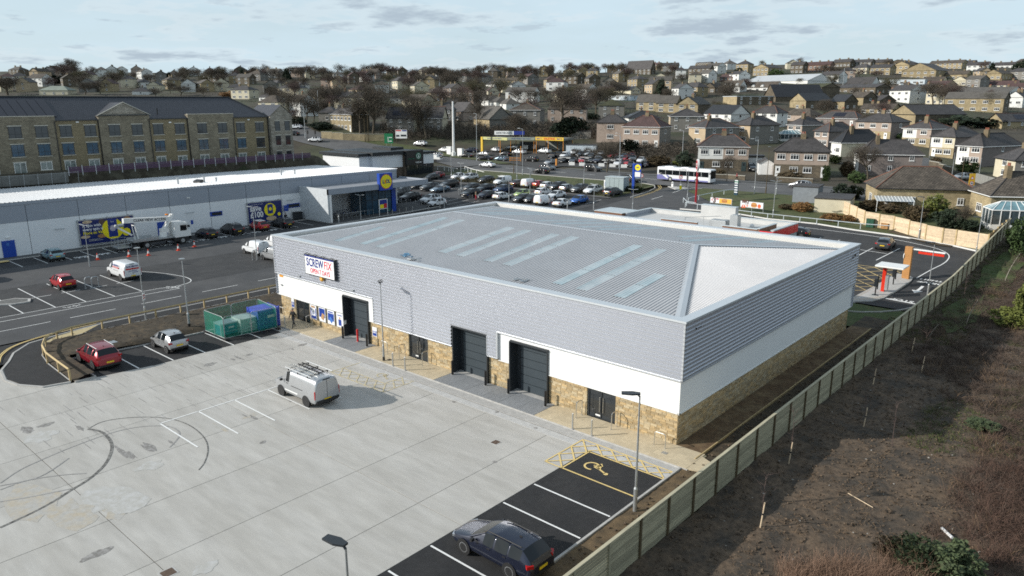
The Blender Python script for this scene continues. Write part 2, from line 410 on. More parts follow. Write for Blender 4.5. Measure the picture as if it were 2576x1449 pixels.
mb=MB();mb.b2(0,0,-.07,6.9,5.3,0.0);mb.build('concrete_slab',CONC,yard,loc=(-3.05,-24.62,0))
struct(MB().b2(4.6,-3.70,-.07,42.55,-3.09,.004).build('channel_surround',M('pale_channel_concrete',(.46,.455,.44),.85,0,var=.14,scale=2.5)))
struct(MB().b2(4.6,-3.08,-.07,42.6,-3.02,-.02).build('drain_channel',BLACK))
strip_k=MB().b2(0,-3.01,-.07,42.7,-2.24,.015).build('kerb_margin',KERB);struct(strip_k)
sheet('parking_bay_tarmac',[rect(37.52,-80,42.45,-3.72)],.001,ASPH)
sheet('left_bay_tarmac',[[(-1.6,-17.6),(4.0,-17.6),(4.55,-14),(4.6,-3.5),(4.0,-2.3),(-.2,-2.3),(-.5,-8),(-1.0,-13)]],.001,ASPH)
def lines(name,segs,w,mat,off=.012,label=None):
 r=[]
 for s_ in segs:r+=band(s_,w)
 return sheet(name,r,off,mat)
lines('bay_markings',[[(37.6,y),(42.3,y)]for y in(-8.72,-11.12,-13.52,-15.98,-18.4,-20.8,-23.2,-25.6,-28)],.1,WHITEP)
lines('bay_markings',[[(15.42,-20.65+.0),(15.42,-10.87)],[(15.42,-18.2),(20.3,-18.2)],[(15.42,-15.75),(20.4,-15.75)],[(15.42,-13.28),(20.4,-13.28)],[(15.42,-10.85),(20.5,-10.85)],[(15.42,-8.37),(20.55,-8.37)]][1:],.1,WHITEP)
lines('bay_markings',[[(15.42,-18.25),(15.42,-8.3)]],.1,WHITEP)
lines('bay_markings',[[(-.9,-14.9),(4.41,-14.9)],[(-.8,-12.4),(4.6,-12.4)],[(-.55,-9.9),(4.75,-9.92)],[(-.3,-7.45),(4.7,-7.47)],[(-.2,-5),(4.7,-5.05)]],.1,WHITEP)
lines('disabled_bay_markings',[[(37.62,-6.38),(42.38,-6.38)],[(37.62,-6.38),(37.62,-3.85)],[(37.62,-3.86),(42.45,-3.86)]],.1,YELLOWP,.014)
def hatch(name,x0,x1,y0,y1,n,mat,horiz=True,w=.09,off=.013):
 segs=[]
 for i in range(n):
  a,b=(i/n,(i+1)/n)
  if horiz:segs+=[[(x0+(x1-x0)*a,y0),(x0+(x1-x0)*b,y1)],[(x0+(x1-x0)*a,y1),(x0+(x1-x0)*b,y0)]]
  else:segs+=[[(x0,y0+(y1-y0)*a),(x1,y0+(y1-y0)*b)],[(x1,y0+(y1-y0)*a),(x0,y0+(y1-y0)*b)]]
 lines(name,segs[::2],w,mat,off);lines(name,segs[1::2],w,mat,off+.004)
lines('hatched_zone_markings',[[(36.45,-2.82),(42.45,-2.86)],[(36.45,-6.4),(36.45,-2.8)],[(36.45,-6.4),(37.6,-6.4)]],.09,YELLOWP,.020)
hatch('hatched_zone_markings',37.5,42.4,-3.82,-2.9,5,YELLOWP,off=.024)
hatch('hatched_zone_markings',36.5,37.58,-6.35,-2.9,3,YELLOWP,False,off=.024)
def wheelchair(cx,cy,k,mat,mir=1):
 segs=[[(a[0],a[1])for a in arc(0,0,.46,30,300,16)],[(.05,.15),(.55,.42),(.30,.62)],[(.18,.0),(.62,-.05),(1.2,-.28)],[(.1,.16),(.62,-.03)],[(.42,.42),(.62,-.02)]]
 P=[]
 for s_ in segs:P.append([(cx+x*k*mir,cy+y*k)for x,y in s_])
 lines('wheelchair_symbol',P,.13*k,mat,.016)
 sheet('wheelchair_symbol',[[(cx+(1.27+.16*math.cos(t*math.pi/4))*k*mir,cy+(-.3+.16*math.sin(t*math.pi/4))*k)for t in range(8)]],.016,mat)
wheelchair(38.72,-5.15,.85,YELLOWP);wheelchair(19.2,-3.9,.7,YFADE)
lines('disabled_bay_markings',[[(15.9,-3.25),(15.85,-4.85)],[(15.85,-4.85),(20.6,-4.8)],[(20.6,-4.8),(20.7,-3.2)],[(15.85,-5.95),(21.85,-5.92)],[(15.85,-4.85),(15.82,-5.95)],[(21.85,-5.92),(21.9,-3.16)]],.09,YFADE,.012)
hatch('hatched_zone_markings',15.9,21.8,-5.9,-4.85,6,YFADE,off=.013);hatch('hatched_zone_markings',20.65,21.8,-4.85,-3.2,2,YFADE,False,off=.013)
TYRE=M('tyre_mark',(.07,.068,.065),.9,0,var=.3,scale=4,col2=(.22,.215,.2),mask=(.38,.62),mscale=5)
TYREL=M('faint_tyre_mark',(.24,.235,.225),.9,0,var=.12,scale=6,col2=(.32,.31,.3),mask=(.35,.6),mscale=4)
STAIN=M('dark_damp_stain',(.22,.21,.195),.8,0,var=.25,scale=5,col2=(.28,.27,.26),mask=(.45,.62),mscale=5)
PALE=M('pale_cement_bloom',(.47,.465,.45),.9,0,var=.06,scale=5,col2=(.41,.40,.37),mask=(.38,.58),mscale=2.2)
RUST=M('rusty_mud_stain',(.42,.37,.29),.9,0,var=.1,scale=5,col2=(.40,.388,.36),mask=(.36,.58),mscale=1.6)
def zpath(k,pts):return[tuple(A(k,*p)[:2])for p in pts]
def smooth_path(P,n=6):
 o=[]
 for i in range(len(P)-1):
  p0,p1,p2,p3=P[max(0,i-1)],P[i],P[i+1],P[min(len(P)-1,i+2)]
  for j in range(n):
   t=j/n
   o.append(tuple(.5*((2*p1[c])+(-p0[c]+p2[c])*t+(2*p0[c]-5*p1[c]+4*p2[c]-p3[c])*t*t+(-p0[c]+3*p1[c]-3*p2[c]+p3[c])*t**3)for c in(0,1)))
 o.append(P[-1]);return o
mk=zpath(7,[(665,340),(760,360),(820,410),(845,470),(830,540),(790,610),(720,680),(640,740),(540,800),(400,890),(240,975),(0,1085)])
sheet('tyre_marks',band(smooth_path(mk),.17),.0095,TYRE)
mk=zpath(7,[(665,340),(760,290),(900,262),(1080,250),(1250,258),(1380,290),(1480,345),(1550,420),(1570,500),(1545,590),(1500,650)])
sheet('tyre_marks',band(smooth_path(mk),.07),.0102,TYRE)
for P in([(0,750),(150,650),(320,570),(560,470),(840,370),(1050,325),(1250,318),(1340,350),(1350,400),(1280,480)],[(0,800),(200,730),(450,690),(650,675)],[(0,890),(250,850),(540,790)],[(0,770),(300,700),(520,560)]):
 _bk=(_bk+1)if '_bk' in globals()else 0;sheet('tyre_marks',band(smooth_path(zpath(7,P)),.08),.0110+_bk*.0006,TYREL)
def blob(name,c,rx,ry,mat,ang=0.0,off=.003,n=16,rag=.35):
 P=[]
 for i in range(n):
  t=2*math.pi*i/n;k=1+random.uniform(-rag,rag)
  x,y=rx*k*math.cos(t),ry*k*math.sin(t);P.append((c[0]+x*math.cos(ang)-y*math.sin(ang),c[1]+x*math.sin(ang)+y*math.cos(ang)))
 global _bk;_bk=(_bk+1)%16
 sheet(name,[P],off+_bk*.00035,mat)
_bk=0
for x,y,rx,ry,m_ in((340,310,.25,.5,STAIN),(205,345,.55,.3,STAIN),(600,330,.6,.15,STAIN),(930,520,1.1,.18,STAIN),(1130,480,.9,.22,STAIN),(990,530,.8,.12,STAIN),(1290,440,.5,.07,STAIN),(1985,440,.18,.2,STAIN),(715,1285,.25,.65,STAIN),(860,860,1.6,1.3,PALE),(1130,620,.5,.7,PALE),(300,395,.8,.8,PALE),(1560,1380,.35,.6,PALE),(560,980,1.6,1.0,RUST),(250,900,2.2,1.1,RUST),(1660,330,.8,.15,RUST),(1890,240,.25,.5,RUST),(870,950,.9,.5,STAIN if 0 else RUST),(1920,255,.5,.12,STAIN),(1850,240,.35,.06,STAIN),(2190,130,.2,.1,STAIN)):
 blob('yard_stain',A(7,x,y),rx,ry,m_,0,off=.0022)
for x,y,rx,ry in((1590,1300),)and((1585,1300,.3,.45),(1800,1250,.8,.12),(1880,1228,.2,.3),(2290,1150,.25,.45),(2200,1185,.3,.1),(1755,1262,.3,.1)):
 blob('yard_stain',A(4,x,y),rx,ry,STAIN)
for i in range(90):
 x=random.uniform(4.9,15.5);y=random.uniform(-24,-5);l=random.uniform(.5,2.0)
 blob('yard_scuff',(x,y),l/2,.022,TYREL if i%3 else STAIN,off=.0024,rag=.2,n=10)
for c,s_ in((A(8,1165,440),.42),(A(7,1270,1425),.5)):
 struct(MB().box(c.x,c.y,.002,s_+.14,s_+.18,.01).build('manhole_surround',KERB));struct(MB().box(c.x,c.y,.009,s_,s_+.02,.012).build('manhole_cover',M('rusty_iron',(.10,.065,.045),.8,0,var=.3,scale=9,bump=.5)))
for x,y in((1175,212),(850,135),(1157,588),(1465,332)):blob('small_cover',A(8,x,y),.14,.12,STAIN,rag=.1,n=8)
walk=empty('front_pavement',(0,0,0),None,None);walk['kind']='structure'
MB().b2(-1.2,-2.2,-.07,42.9,-.01,.045).build('pavement_bed',MORTAR,walk)
flag=MB().b2(0,0,.0,.592,.432,.055).mesh('paving_slab',PAVE)
ramp_m=MB().b2(0,0,0,1,2.18,.05)
nf=0;small=MB()
def flags(x0,x1):
 global nf
 n=round((x1-x0)/.6);w=(x1-x0)/n
 for i in range(n):
  for j in range(5):
   x,y=x0+i*w,-2.2+j*.438
   z=.046+random.uniform(0,.004)
   if nf<300 and x>3:link('paving_slab',flag,walk,(x+.004,y+.003,z));nf+=1
   else:small.b2(x+.004,y+.003,z,x+.596,y+.435,z+.055)
flags(32.2,42.8);flags(13.8,22.9);flags(-1.2,9.6)
stuff(small.build('paving_slabs_far',PAVE,walk))
for x0,x1 in((9.62,13.78),(22.92,32.18)):
 n=round((x1-x0)/1.55);w=(x1-x0)/n
 for i in range(n):MB().b2(0,-2.2,.046,w-.02,-.01,.099).build('ramp_slab',CONCD,walk,loc=(x0+i*w,0,0))
tri=MB();tri.prism([(42.82,-2.2),(44.3,-1.75),(44.0,-.9),(42.82,-.35)],-.03,.098);tri.build('paving_end',PAVE,walk)
struct(strip('kerb',[(-1.2,-2.23),(42.9,-2.23)],.05,-.07,.09,KERB))
for c in(A(8,2440,520,.1),A('a',1720,375,.1)):struct(MB().box(c.x,c.y,.105,.35,.28,.012).build('drain_cover',GALV if c.x>30 else BLACK))
struct(strip('kerb',[(42.5,-60),(42.5,-2.3)],.12,-.05,.10,KERB))
sheet('clay_strip',[rect(41.05,-.1,42.62,30.9)],.10,SOILR)
struct(MB().b2(42.62,-.9,-.1,42.68,31.0,.14).build('timber_edging',WOODT))
def bumpy(name,x0,x1,y0,y1,st,mat,amp,base=0.0,fx=None):
 nx,ny=max(1,int((x1-x0)/st)),max(1,int((y1-y0)/st));v=[];f=[]
 for j in range(ny+1):
  for i in range(nx+1):
   x,y=x0+(x1-x0)*i/nx,y0+(y1-y0)*j/ny
   z=G(x,y)+base+amp*(noise.noise(Vector((x*.9,y*.9,1)))+.6*noise.noise(Vector((x*2.7,y*2.7,5))))
   if fx:z+=fx(x,y)
   v.append((x,y,z))
 for j in range(ny):
  for i in range(nx):a=j*(nx+1)+i;f.append((a,a+1,a+nx+2,a+nx+1))
 me=bpy.data.meshes.new(name);me.from_pydata(v,[],f);me.materials.append(mat);me.polygons.foreach_set('use_smooth',[True]*len(f))
 o=link(name,me);o['kind']='structure';return o
bumpy('soil_strip',42.68,45.0,-.9,37.0,.3,SOIL,.05,.02)
bumpy('soil_verge',42.6,45.0,-60,-.9,.3,M('light_brown_soil',(.13,.088,.045),.95,0,var=.35,scale=4,bump=1,bscale=9,col2=(.07,.05,.028),mask=(.45,.6),mscale=2),.04,.03)
SOILB=M('dug_brown_ground',(.105,.073,.047),.95,0,var=.5,scale=3.2,bump=2,bscale=7,col2=(.050,.040,.030),mask=(.42,.62),mscale=.6,detail=10)
bumpy('waste_ground',45.1,110,-45,90,.55,SOILB,.16,-.05,lambda x,y:-.25*sstep(52,75,x)+.9*sstep(68,80,x))
bumpy('grass_verge',31.0,45.0,31.0,39.0,.5,GRASS,.04,.03,lambda x,y:-.05 if y<34 else 0)
bumpy('soil_patch',41.0,45.0,30.9,35.0,.4,SOIL,.05,.05)
for cx_,cy_,rx,ry in((47.6,42,1.6,8),(47.6,62,1.6,9)):
 v=[];P=[]
 for i in range(22):
  t=2*math.pi*i/22;k_=1+random.uniform(-.25,.25);P.append((cx_+rx*k_*math.cos(t),cy_+ry*k_*math.sin(t)))
 o=sheet('grass_patch',[P],.0,GRASS,extra=1.2)
 for w_ in o.data.vertices:w_.co.z=G(w_.co.x,w_.co.y)-.05+.16*(noise.noise(Vector((w_.co.x*.9,w_.co.y*.9,1)))+.6*noise.noise(Vector((w_.co.x*2.7,w_.co.y*2.7,5))))-.25*sstep(52,75,w_.co.x)+.10
isl=[(-4.5,-20.7),(-6.4,-19.9),(-8.2,-18.3),(-8.9,-16),(-9.6,-12),(-9.7,31),(-7.85,31),(-7.85,-14.6),(-7.3,-16.6),(-6.1,-17.9),(-4.2,-18.75),(-1.7,-19.1),(3.6,-19.3),(3.2,-20.8),(1.5,-21.8),(-.2,-22.1),(-2.6,-21.7)]
sheet('footpath_tarmac',[isl],.06,ASPH)
struct(strip('kerb',[(3.7,-19.3),(3.25,-20.9),(1.5,-21.95),(-.2,-22.25),(-2.7,-21.85),(-4.55,-20.85),(-6.5,-20.0),(-8.35,-18.4),(-9.05,-16),(-9.75,-12),(-9.8,31)],.16,-.1,.08,KERB))
struct(strip('path_edging',[(3.5,-19.25),(-1.7,-19.05),(-4.2,-18.7),(-6.05,-17.85),(-7.25,-16.55),(-7.8,-14.6),(-7.8,31)],.06,0,.10,KERB))
bank_poly=[(3.4,-19.15),(-1.7,-18.95),(-4.1,-18.6),(-5.95,-17.75),(-7.15,-16.5),(-7.7,-14.6),(-7.7,30.6),(-.35,30.6),(-.3,-2.3),(-.4,-7),(-.75,-12),(-1.1,-15),(-1.65,-17.7),(3.9,-17.75),(3.9,-19.1)]
o=sheet('soil_bank',[bank_poly],.07,SOIL,extra=.8)
for v in o.data.vertices:
 x,y=v.co.x,v.co.y;e=min(1,max(0,min(x+7.7,-x-.4 if y>-17 else 99,(y+19.2)if x>-4 else 9)))
 v.co.z=.07+.32*sstep(0,1,e)+.07*e*noise.noise(Vector((x*1.3,y*1.3,0)))+.04*e*noise.noise(Vector((x*4,y*4,0)))
o.data.polygons.foreach_set('use_smooth',[True]*len(o.data.polygons))
struct(strip('kerb',[(3.95,-19.1),(3.95,-17.75),(-1.65,-17.68),(-1.1,-14.9),(-.75,-12),(-.4,-7.3),(-.35,-2.3)],.12,-.05,.11,KERB))
c=A('L',955,432,.3);struct(MB().box(c.x,c.y,.36,.7,.5,.12,.1).build('inspection_cover',GALV))
YL=[]
for r_,w_ in((.35,.09),(.6,.09)):
 P=[(3.7,-22.9+r_*0),(.0,-22.6-r_*.3),(-2.9,-22.2-r_*.4),(-4.9,-21.2-r_*.6),(-6.9,-20.4-r_*.7),(-8.8,-18.8-r_*.8),(-9.5-r_,-16.2),(-10.0-r_,-12.5)]
 sheet('double_yellow_lines',band(smooth_path(P[1:]),.09),.012,YELLOWP)
P=[(-9.7,-12.4),(-7.6,-14.8),(-7.0,-16.7),(-7.6,-17.5),(-8.6,-16.4),(-9.2,-14.5)]
sheet('tactile_paving',[P],.068,M('yellow_tactile_flag',(.44,.36,.20),.9,0,var=.15,scale=6))
struct(strip('kerb',[(-9.75,-75),(-9.75,-33),(-9.0,-30)],.16,-.1,.1,KERB))
seg=[[(-17.4,-60),(-17.4,-1.6)],[(-19.0,-60),(-19.0,-3.2)],[(-17.4,-1.6),(-19.3,-2.2)]]
for y in[-4.8-2.735*i for i in range(16)]:seg.append([(-19.0,y),(-30.4,y)])
seg+=[[(-24.7,y-1.2),(-24.7,y+.6)]for y in[-4.0-2.735*i for i in range(14)]]
cr=[(-19.0,-3.2),(-18.6,-1.2),(-19.5,.6),(-21.5,1.2),(-24,.9),(-27,.0),(-29.5,-1.3),(-30.6,-2.2)]
seg.append(smooth_path(cr,4))
for y in[-6.5+2.735*i for i in range(15)]+[-9.2,-12,-14.7,-17.5,-20.2]:seg.append([(-42.2,y),(-47.3,y)])
cr=[(-28.5,14.2),(-30.5,15.0),(-31.2,17.2),(-29.5,18.2),(-27,18.6),(-24,18.6)]
seg.append(smooth_path(cr,4));seg.append([(-30.2,18.5),(-19.5,14.0)])
lines('car_park_markings',seg,.1,WHITEP,.012)
lines('centre_line_markings',[[(-14.05,y),(-14.05,y+4.0)]for y in(-30.4,-24.4,-19.0,-13.4,-7.0,-.8,5.6,12)],.1,WHITEP)
for y in[-5.1+2.735*i for i in range(13)]:
 P=[]
 for k_ in range(5):P.append(rect(-43.6+.0,y-.8+k_*.34,-42.9+(k_%2)*.4,y-.8+k_*.34+.24))
 sheet('parent_and_child_symbol',P+[rect(-43.15,y-.8,-43.35,y+.8)],.014,WHITEP)
for y in(-12.6,-2.6):lines('walking_figure_symbol',[[(-18.5,y),(-18.0,y+.5),(-18.5,y+1.1)],[(-18.2,y+.1),(-18.2,y+1.6)],[(-17.9,y+1.0),(-18.4,y+1.5)]],.08,WHITEP)
is_=[(-25.6,-16.4),(-24.2,-16.7),(-23.2,-15.6),(-23.0,-14.0),(-24.2,-13.6),(-25.6,-14.6)]
o=MB();o.prism(is_,-.02,.12);struct(o.build('traffic_island',KERB));o=MB();o.prism([(-24.4+(x+24.4)*.82,-15.1+(y+15.1)*.82)for x,y in is_],.1,.135);struct(o.build('island_stone_infill',M('cobble_infill',(.12,.12,.115),.9,0,var=.5,scale=6,bump=1,bscale=7)))
sheet('store_footpath',[rect(-49.5,-75,-47.9,34.4),rect(-49.5,34.4,-40,58)],.09,M('grey_footway',(.10,.10,.10),.9,0,var=.12,scale=.8))
struct(strip('kerb',[(-47.85,-75),(-47.85,34.4),(-40.0,34.5),(-40,58)],.13,-.05,.10,KERB))
sheet('tactile_paving',[rect(-47.7,-11.3,-46.6,-9.3)],.095,YELLOWP)
seg=[]
for x in[-64+2.72*i for i in range(18)]:seg.append([(x,72.6),(x,77.6)])
for x in[-62+2.72*i for i in range(17)]:seg.append([(x,56.0),(x,65.6)])
seg.append(smooth_path([(-16.4,66),(-14.6,66.2),(-13.6,64.6),(-14.4,62.2),(-16.5,60),(-20,57.5)],4))
lines('car_park_markings',seg,.1,WHITEP,.012)
GR2=M('verge_grass',(.058,.072,.022),.95,0,var=.3,scale=1.2,bump=.8,bscale=6,col2=(.075,.075,.030),mask=(.48,.64),mscale=.3)
sheet('grass_verge',[rect(-72,88,-18,96.8),rect(-22,80,-17,96)],.05,GR2)
sheet('main_road',[rect(-74,97,60,108.6)],.02,ROADL)
sheet('footway',[rect(-50,108.6,60,111.0),rect(-70,79,-17.2,80.4)],.10,M('grey_footway',(.10,.10,.10)))
struct(strip('kerb',[(-74,96.9),(-20.5,96.9),(-17.4,95.8),(-15.6,93),(-14.6,89),(-14.2,82)],.15,0,.13,KERB))
sheet('double_yellow_lines',band(smooth_path([(-17.0,96.4),(-14.9,93.4),(-13.9,89.2),(-13.5,82)]),.1),.03,YELLOWP)
sheet('double_yellow_lines',band(smooth_path([(-16.7,96.7),(-14.6,93.6),(-13.5,89.2),(-13.1,82)]),.1),.03,YELLOWP)
lines('road_markings',[[(x,102.8),(x+3,102.8)]for x in range(-72,58,8)]+[[(-14,96.6),(-10.4,96.6)],[(-9.6,96.6),(-6.4,96.6)],[(-10,90),(-10,93.5)],[(-9.8,82),(-9.8,86)],[(-10.9,94),(-9.0,95.6)],[(-9.2,93.9),(-10.8,95.7)]],.14,WHITEP,.03)
pts=[at(*p)for p in((1130,404),(1010,388),(900,371),(830,357),(780,345),(745,332),(725,318))]
pl=[(-74,102.6)]+[(p.x,p.y)for p in pts if p.x<-76]
sheet('main_road',band(smooth_path(pl),11),.12,ROADL,extra=3)
sheet('grass_verge',band(smooth_path([(x+3,y+8)for x,y in pl]),4),.14,GR2,extra=3)
ps=[at(*Z('f',x,y))for x,y in((1780,600),(1590,490),(1400,380),(1240,250),(1180,200))]
sheet('side_street',band(smooth_path([(ps[0].x-.5,106)]+[(p.x,p.y)for p in ps]),6.0),.2,ROADL,extra=3)
north=[tuple(A(6,x,y)[:2])for x,y in((-20,130),(400,165),(640,205),(1010,243),(1300,290),(1560,325),(1770,360),(2050,410),(2290,465))]
struct(strip('kerb',north,.22,0,.14,M('bright_new_kerb',(.66,.65,.62),.8,0,var=.08)))
fpl=[tuple(A('f',x,y)[:2])for x,y in((270,900),(545,1050),(730,1090),(920,1120),(1110,1178),(1320,1240),(1530,1290),(1700,1310),(2100,1380),(2350,1370))]
GV=north[1:]+[(45,82)]+[(45,92),(20,97),(-7,97),(-8.5,93)]
sheet('grass_verge',[GV],.06,GR2)
for q in band([(fpl[i][0]-.2,fpl[i][1]-.8)for i in range(3,8)],1.1):sheet('soil_strip',[q],.09,SOIL)
loop=[A(6,x,y)[:2]for x,y in((870,262),(1340,320),(1620,362),(1780,395),(1900,422),(1975,450),(2010,480),(2000,512),(1960,545),(1870,590),(1765,650))]
lines('drive_through_markings',[smooth_path([tuple(p)for p in loop],4)],.12,WHITEP)
z6=lambda*P:[tuple(A(6,*p)[:2])for p in P]
lines('bay_markings',[z6((1325,480),(1435,422)),z6((1460,515),(1640,425)),z6((1340,436),(1540,466)),z6((1030,352),(1046,344)),z6((1172,368),(1186,362))],.12,WHITEP)
lines('stop_line',[z6((1530,803),(1768,848))],.3,WHITEP)
BOXY=M('box_junction_yellow',(.62,.46,.20),.8,0,var=.1)
bx0,bx1,by0,by1=33.0,38.9,44.5,56.0
seg=[]
for i in range(-4,9):
 a=by0+i*2.1
 P=[(bx0,a),(bx1,a+5.9)];Q=[(bx0,a+5.9),(bx1,a)]
 for R_ in(P,Q):
  (xa,ya),(xb,yb)=R_;t0,t1=0,1
  dy_=yb-ya
  ta,tb=sorted(((by0-ya)/dy_,(by1-ya)/dy_));t0,t1=max(0,ta),min(1,tb)
  if t1>t0:seg.append([(xa+(xb-xa)*t0,ya+dy_*t0),(xa+(xb-xa)*t1,ya+dy_*t1)])
lines('box_junction',seg,.11,BOXY,.010);lines('box_junction',[[(bx0,by1),(bx1,by1)],[(bx0,by0),(bx0,by1)]],.11,BOXY,.015)
isl2=z6((1240,835),(1265,812),(1450,715),(1610,622),(1690,632),(1738,652),(1725,675),(1600,762),(1520,805),(1430,828))
o=MB();o.prism(isl2,lambda x,y:G(x,y)-.05,lambda x,y:G(x,y)+.12);struct(o.build('drive_through_island',KERB))
cx_=sum(p[0]for p in isl2)/len(isl2);cy_=sum(p[1]for p in isl2)/len(isl2)
sheet('pale_gravel',[[(cx_+(x-cx_)*.9,cy_+(y-cy_)*.93)for x,y in isl2]],.135,M('pale_gravel_chips',(.42,.38,.33),.95,0,var=.45,scale=14,bump=1,bscale=22),kind='stuff')
edge=z6((1245,905),(1350,912),(1500,910),(1640,898),(1720,880));edge=[(31.2,edge[0][1])]+edge+[(45,edge[-1][1]+.8)]
struct(strip('kerb',edge,.14,0,.13,KERB))
def ground_text(s,c,size,rz,sx=1.0):
 cu=bpy.data.curves.new('road_lettering','FONT');cu.body=s;cu.size=size;cu.align_x='CENTER';cu.align_y='CENTER';cu.offset=.03;cu.materials.append(WHITEP)
 cu=text_mesh(cu);o=link('road_lettering',cu,None,(c.x,c.y,G(c.x,c.y)+.014),(0,0,rz));o.scale=(sx,1,1);o['kind']='structure';return o
ground_text('STOP',A(6,1655,818),1.05,math.pi*1.0-.05,.85)
ground_text('DRIVE',A(6,1875,688),1.15,math.pi-.08,.85);ground_text('THRU',A(6,1880,667),1.0,math.pi-.08,.85)
c=A(6,1785,735)
ar=[(0,-2.0),(.55,-.7),(.14,-.7),(.14,1.5),(-.14,1.5),(-.14,-.7),(-.55,-.7)]
sheet('road_arrow',[[(c.x+x*1.0+.0,c.y+y*1.0)for x,y in ar]],.014,WHITEP)
sheet('earth_bank',[rect(-84,-80,-76.9,72)],.10,M('rough_bank',(.060,.050,.034),.95,0,var=.4,scale=.8,bump=1,bscale=3,col2=(.085,.078,.055)),extra=1.6)
# ================================================================== TRADE UNIT (large grey building)
WX,WD=41.0,29.5
unit=empty('trade_unit',(0,0,0),'large grey corrugated trade unit with a buff stone base and hipped sheet roof','building')
def corr_wall(name,P0,P1,z0,z1,mat,pitch=.24,d=.065,parent=None,nrm=None):
 """horizontal trapezoid sheeting from P0 to P1 (x, y), facing nrm"""
 v=[];f=[];n=max(1,int(round((z1-z0)/pitch)));p=(z1-z0)/n
 prof=[]
 for i in range(n):z=z0+i*p;prof+=[(z,0),(z+p*.26,0),(z+p*.42,d),(z+p*.80,d)]
 prof.append((z1,0))
 for z,o in prof:v+=[(P0[0]+nrm[0]*o,P0[1]+nrm[1]*o,z),(P1[0]+nrm[0]*o,P1[1]+nrm[1]*o,z)]
 for i in range(len(prof)-1):f.append((2*i,2*i+1,2*i+3,2*i+2))
 me=bpy.data.meshes.new(name);me.from_pydata(v,[],f);me.materials.append(mat);return link(name,me,parent)
core=MB()
for x0,x1,z1 in((0,2.35,4.1),(4.5,9.75,4.1),(13.05,17.8,4.1),(20.0,22.85,4.1),(26.3,28.35,4.1),(31.65,34.68,4.1),(36.8,41,4.1)):core.b2(x0,.0,.05,x1,.25,z1)
core.b2(2.35,.0,2.06,4.5,.25,4.1);core.b2(17.8,0,2.06,20,.25,4.1);core.b2(34.68,0,2.06,36.8,.25,4.1)
for x0,x1 in((9.75,13.05),(22.85,26.3),(28.35,31.65)):core.b2(x0,0,3.66,x1,.25,4.1)
core.b2(40.75,.26,0,41,WD-.26,7.0);core.b2(0,.26,0,.25,WD-.26,7.0);core.b2(0,WD-.25,0,41,WD,7.0);core.b2(0,0,4.11,41,.25,7.0)
core.build('masonry_core',MORTAR,unit)
ns=0;rest=MB();vis=[]
def course_wall(length,hgt,skips,z0=.06):
 res=[];z=z0;r=0;rr=random.Random(3)
 while z<hgt-.02:
  h=.134;x=-rr.uniform(0,.3)
  while x<length:
   w=rr.choice((.44,.44,.44,.30,.52))
   a,b=max(x,0),min(x+w-.014,length)
   for s0,s1 in skips:
    if a<s1 and b>s0:
     if a<s0:b=min(b,s0)
     elif b>s1:a=max(a,s1)
     else:a=b
   if b-a>.05:res.append((a,b,z,h))
   x+=w
  z+=.15
 return res
skips=[(2.35,4.5),(9.75,13.05),(17.8,20.0),(22.85,26.3),(28.35,31.65),(34.68,36.8)]
sto=course_wall(41.0,2.06,skips)
sto.sort(key=lambda q:-q[1])
cache={}
def stone_box(w,h,d):
 k_=(round(w,2),h)
 if k_ not in cache:
  mb=MB();e=.006
  i=0;W_,H_=k_[0],h
  mb.v=[(0,0,0),(W_,0,0),(W_,0,H_),(0,0,H_),(e*1.5,-d,e),(W_-e*1.5,-d,e),(W_-e*1.5,-d,H_-e),(e*1.5,-d,H_-e)]
  mb.f=[(4,5,6,7),(0,1,5,4),(1,2,6,5),(2,3,7,6),(3,0,4,7)];mb.m=[0]*5
  cache[k_]=mb.mesh('stone',STONE)
 return cache[k_]
for i,(a,b,z,h)in enumerate(sto):
 d=random.uniform(.022,.035)
 if i<300:link('stone',stone_box(b-a,h,.028),unit,(a,random.uniform(-.003,.003),z))
 else:
  k0=len(rest.v);e=.008
  rest.v+=[(a,0,z),(b,0,z),(b,0,z+h),(a,0,z+h),(a+e,-d,z+e),(b-e,-d,z+e),(b-e,-d,z+h-e),(a+e,-d,z+h-e)]
  for q in((4,5,6,7),(0,1,5,4),(1,2,6,5),(2,3,7,6),(3,0,4,7)):rest.f.append(tuple(k0+t for t in q));rest.m.append(0)
for a,b,z,h in course_wall(WD,2.06,[]):
 d=random.uniform(.018,.035);e=.008;k0=len(rest.v);x=41.0
 rest.v+=[(x,a,z),(x,b,z),(x,b,z+h),(x,a,z+h),(x+d,a+e,z+e),(x+d,b-e,z+e),(x+d,b-e,z+h-e),(x+d,a+e,z+h-e)]
 for q in((4,5,6,7),(0,1,5,4),(1,2,6,5),(2,3,7,6),(3,0,4,7)):rest.f.append(tuple(k0+t for t in q));rest.m.append(0)
stuff(rest.build('stones_far',STONE,unit))
def panel(x0,z0,x1,z1,face='y'):
 mb=MB()
 if face=='y':mb.b2(x0+.006,-.12,z0+.004,x1-.006,-.001,z1)
 else:mb.b2(41.001,x0+.006,z0+.004,41.12,x1-.006,z1)
 mb.build('white_panel',WHITE,unit)
for x0,x1,z0,z1 in((-.32,1.2,2.08,4.06),(1.2,7.2,2.08,4.06),(7.2,9.72,2.08,4.06),(9.72,13.06,3.68,4.06),(13.06,13.86,2.08,4.06),(27.36,28.33,2.08,4.06),(28.33,31.66,3.70,4.06),(31.66,36.0,2.08,4.06),(36.0,41.12,2.08,4.06)):panel(x0,z0,x1,z1)
for y0,y1 in((-.12,5.9),(5.9,11.8),(11.8,17.7),(17.7,23.6),(23.6,29.8)):panel(y0,2.08,y1,4.06,'x')
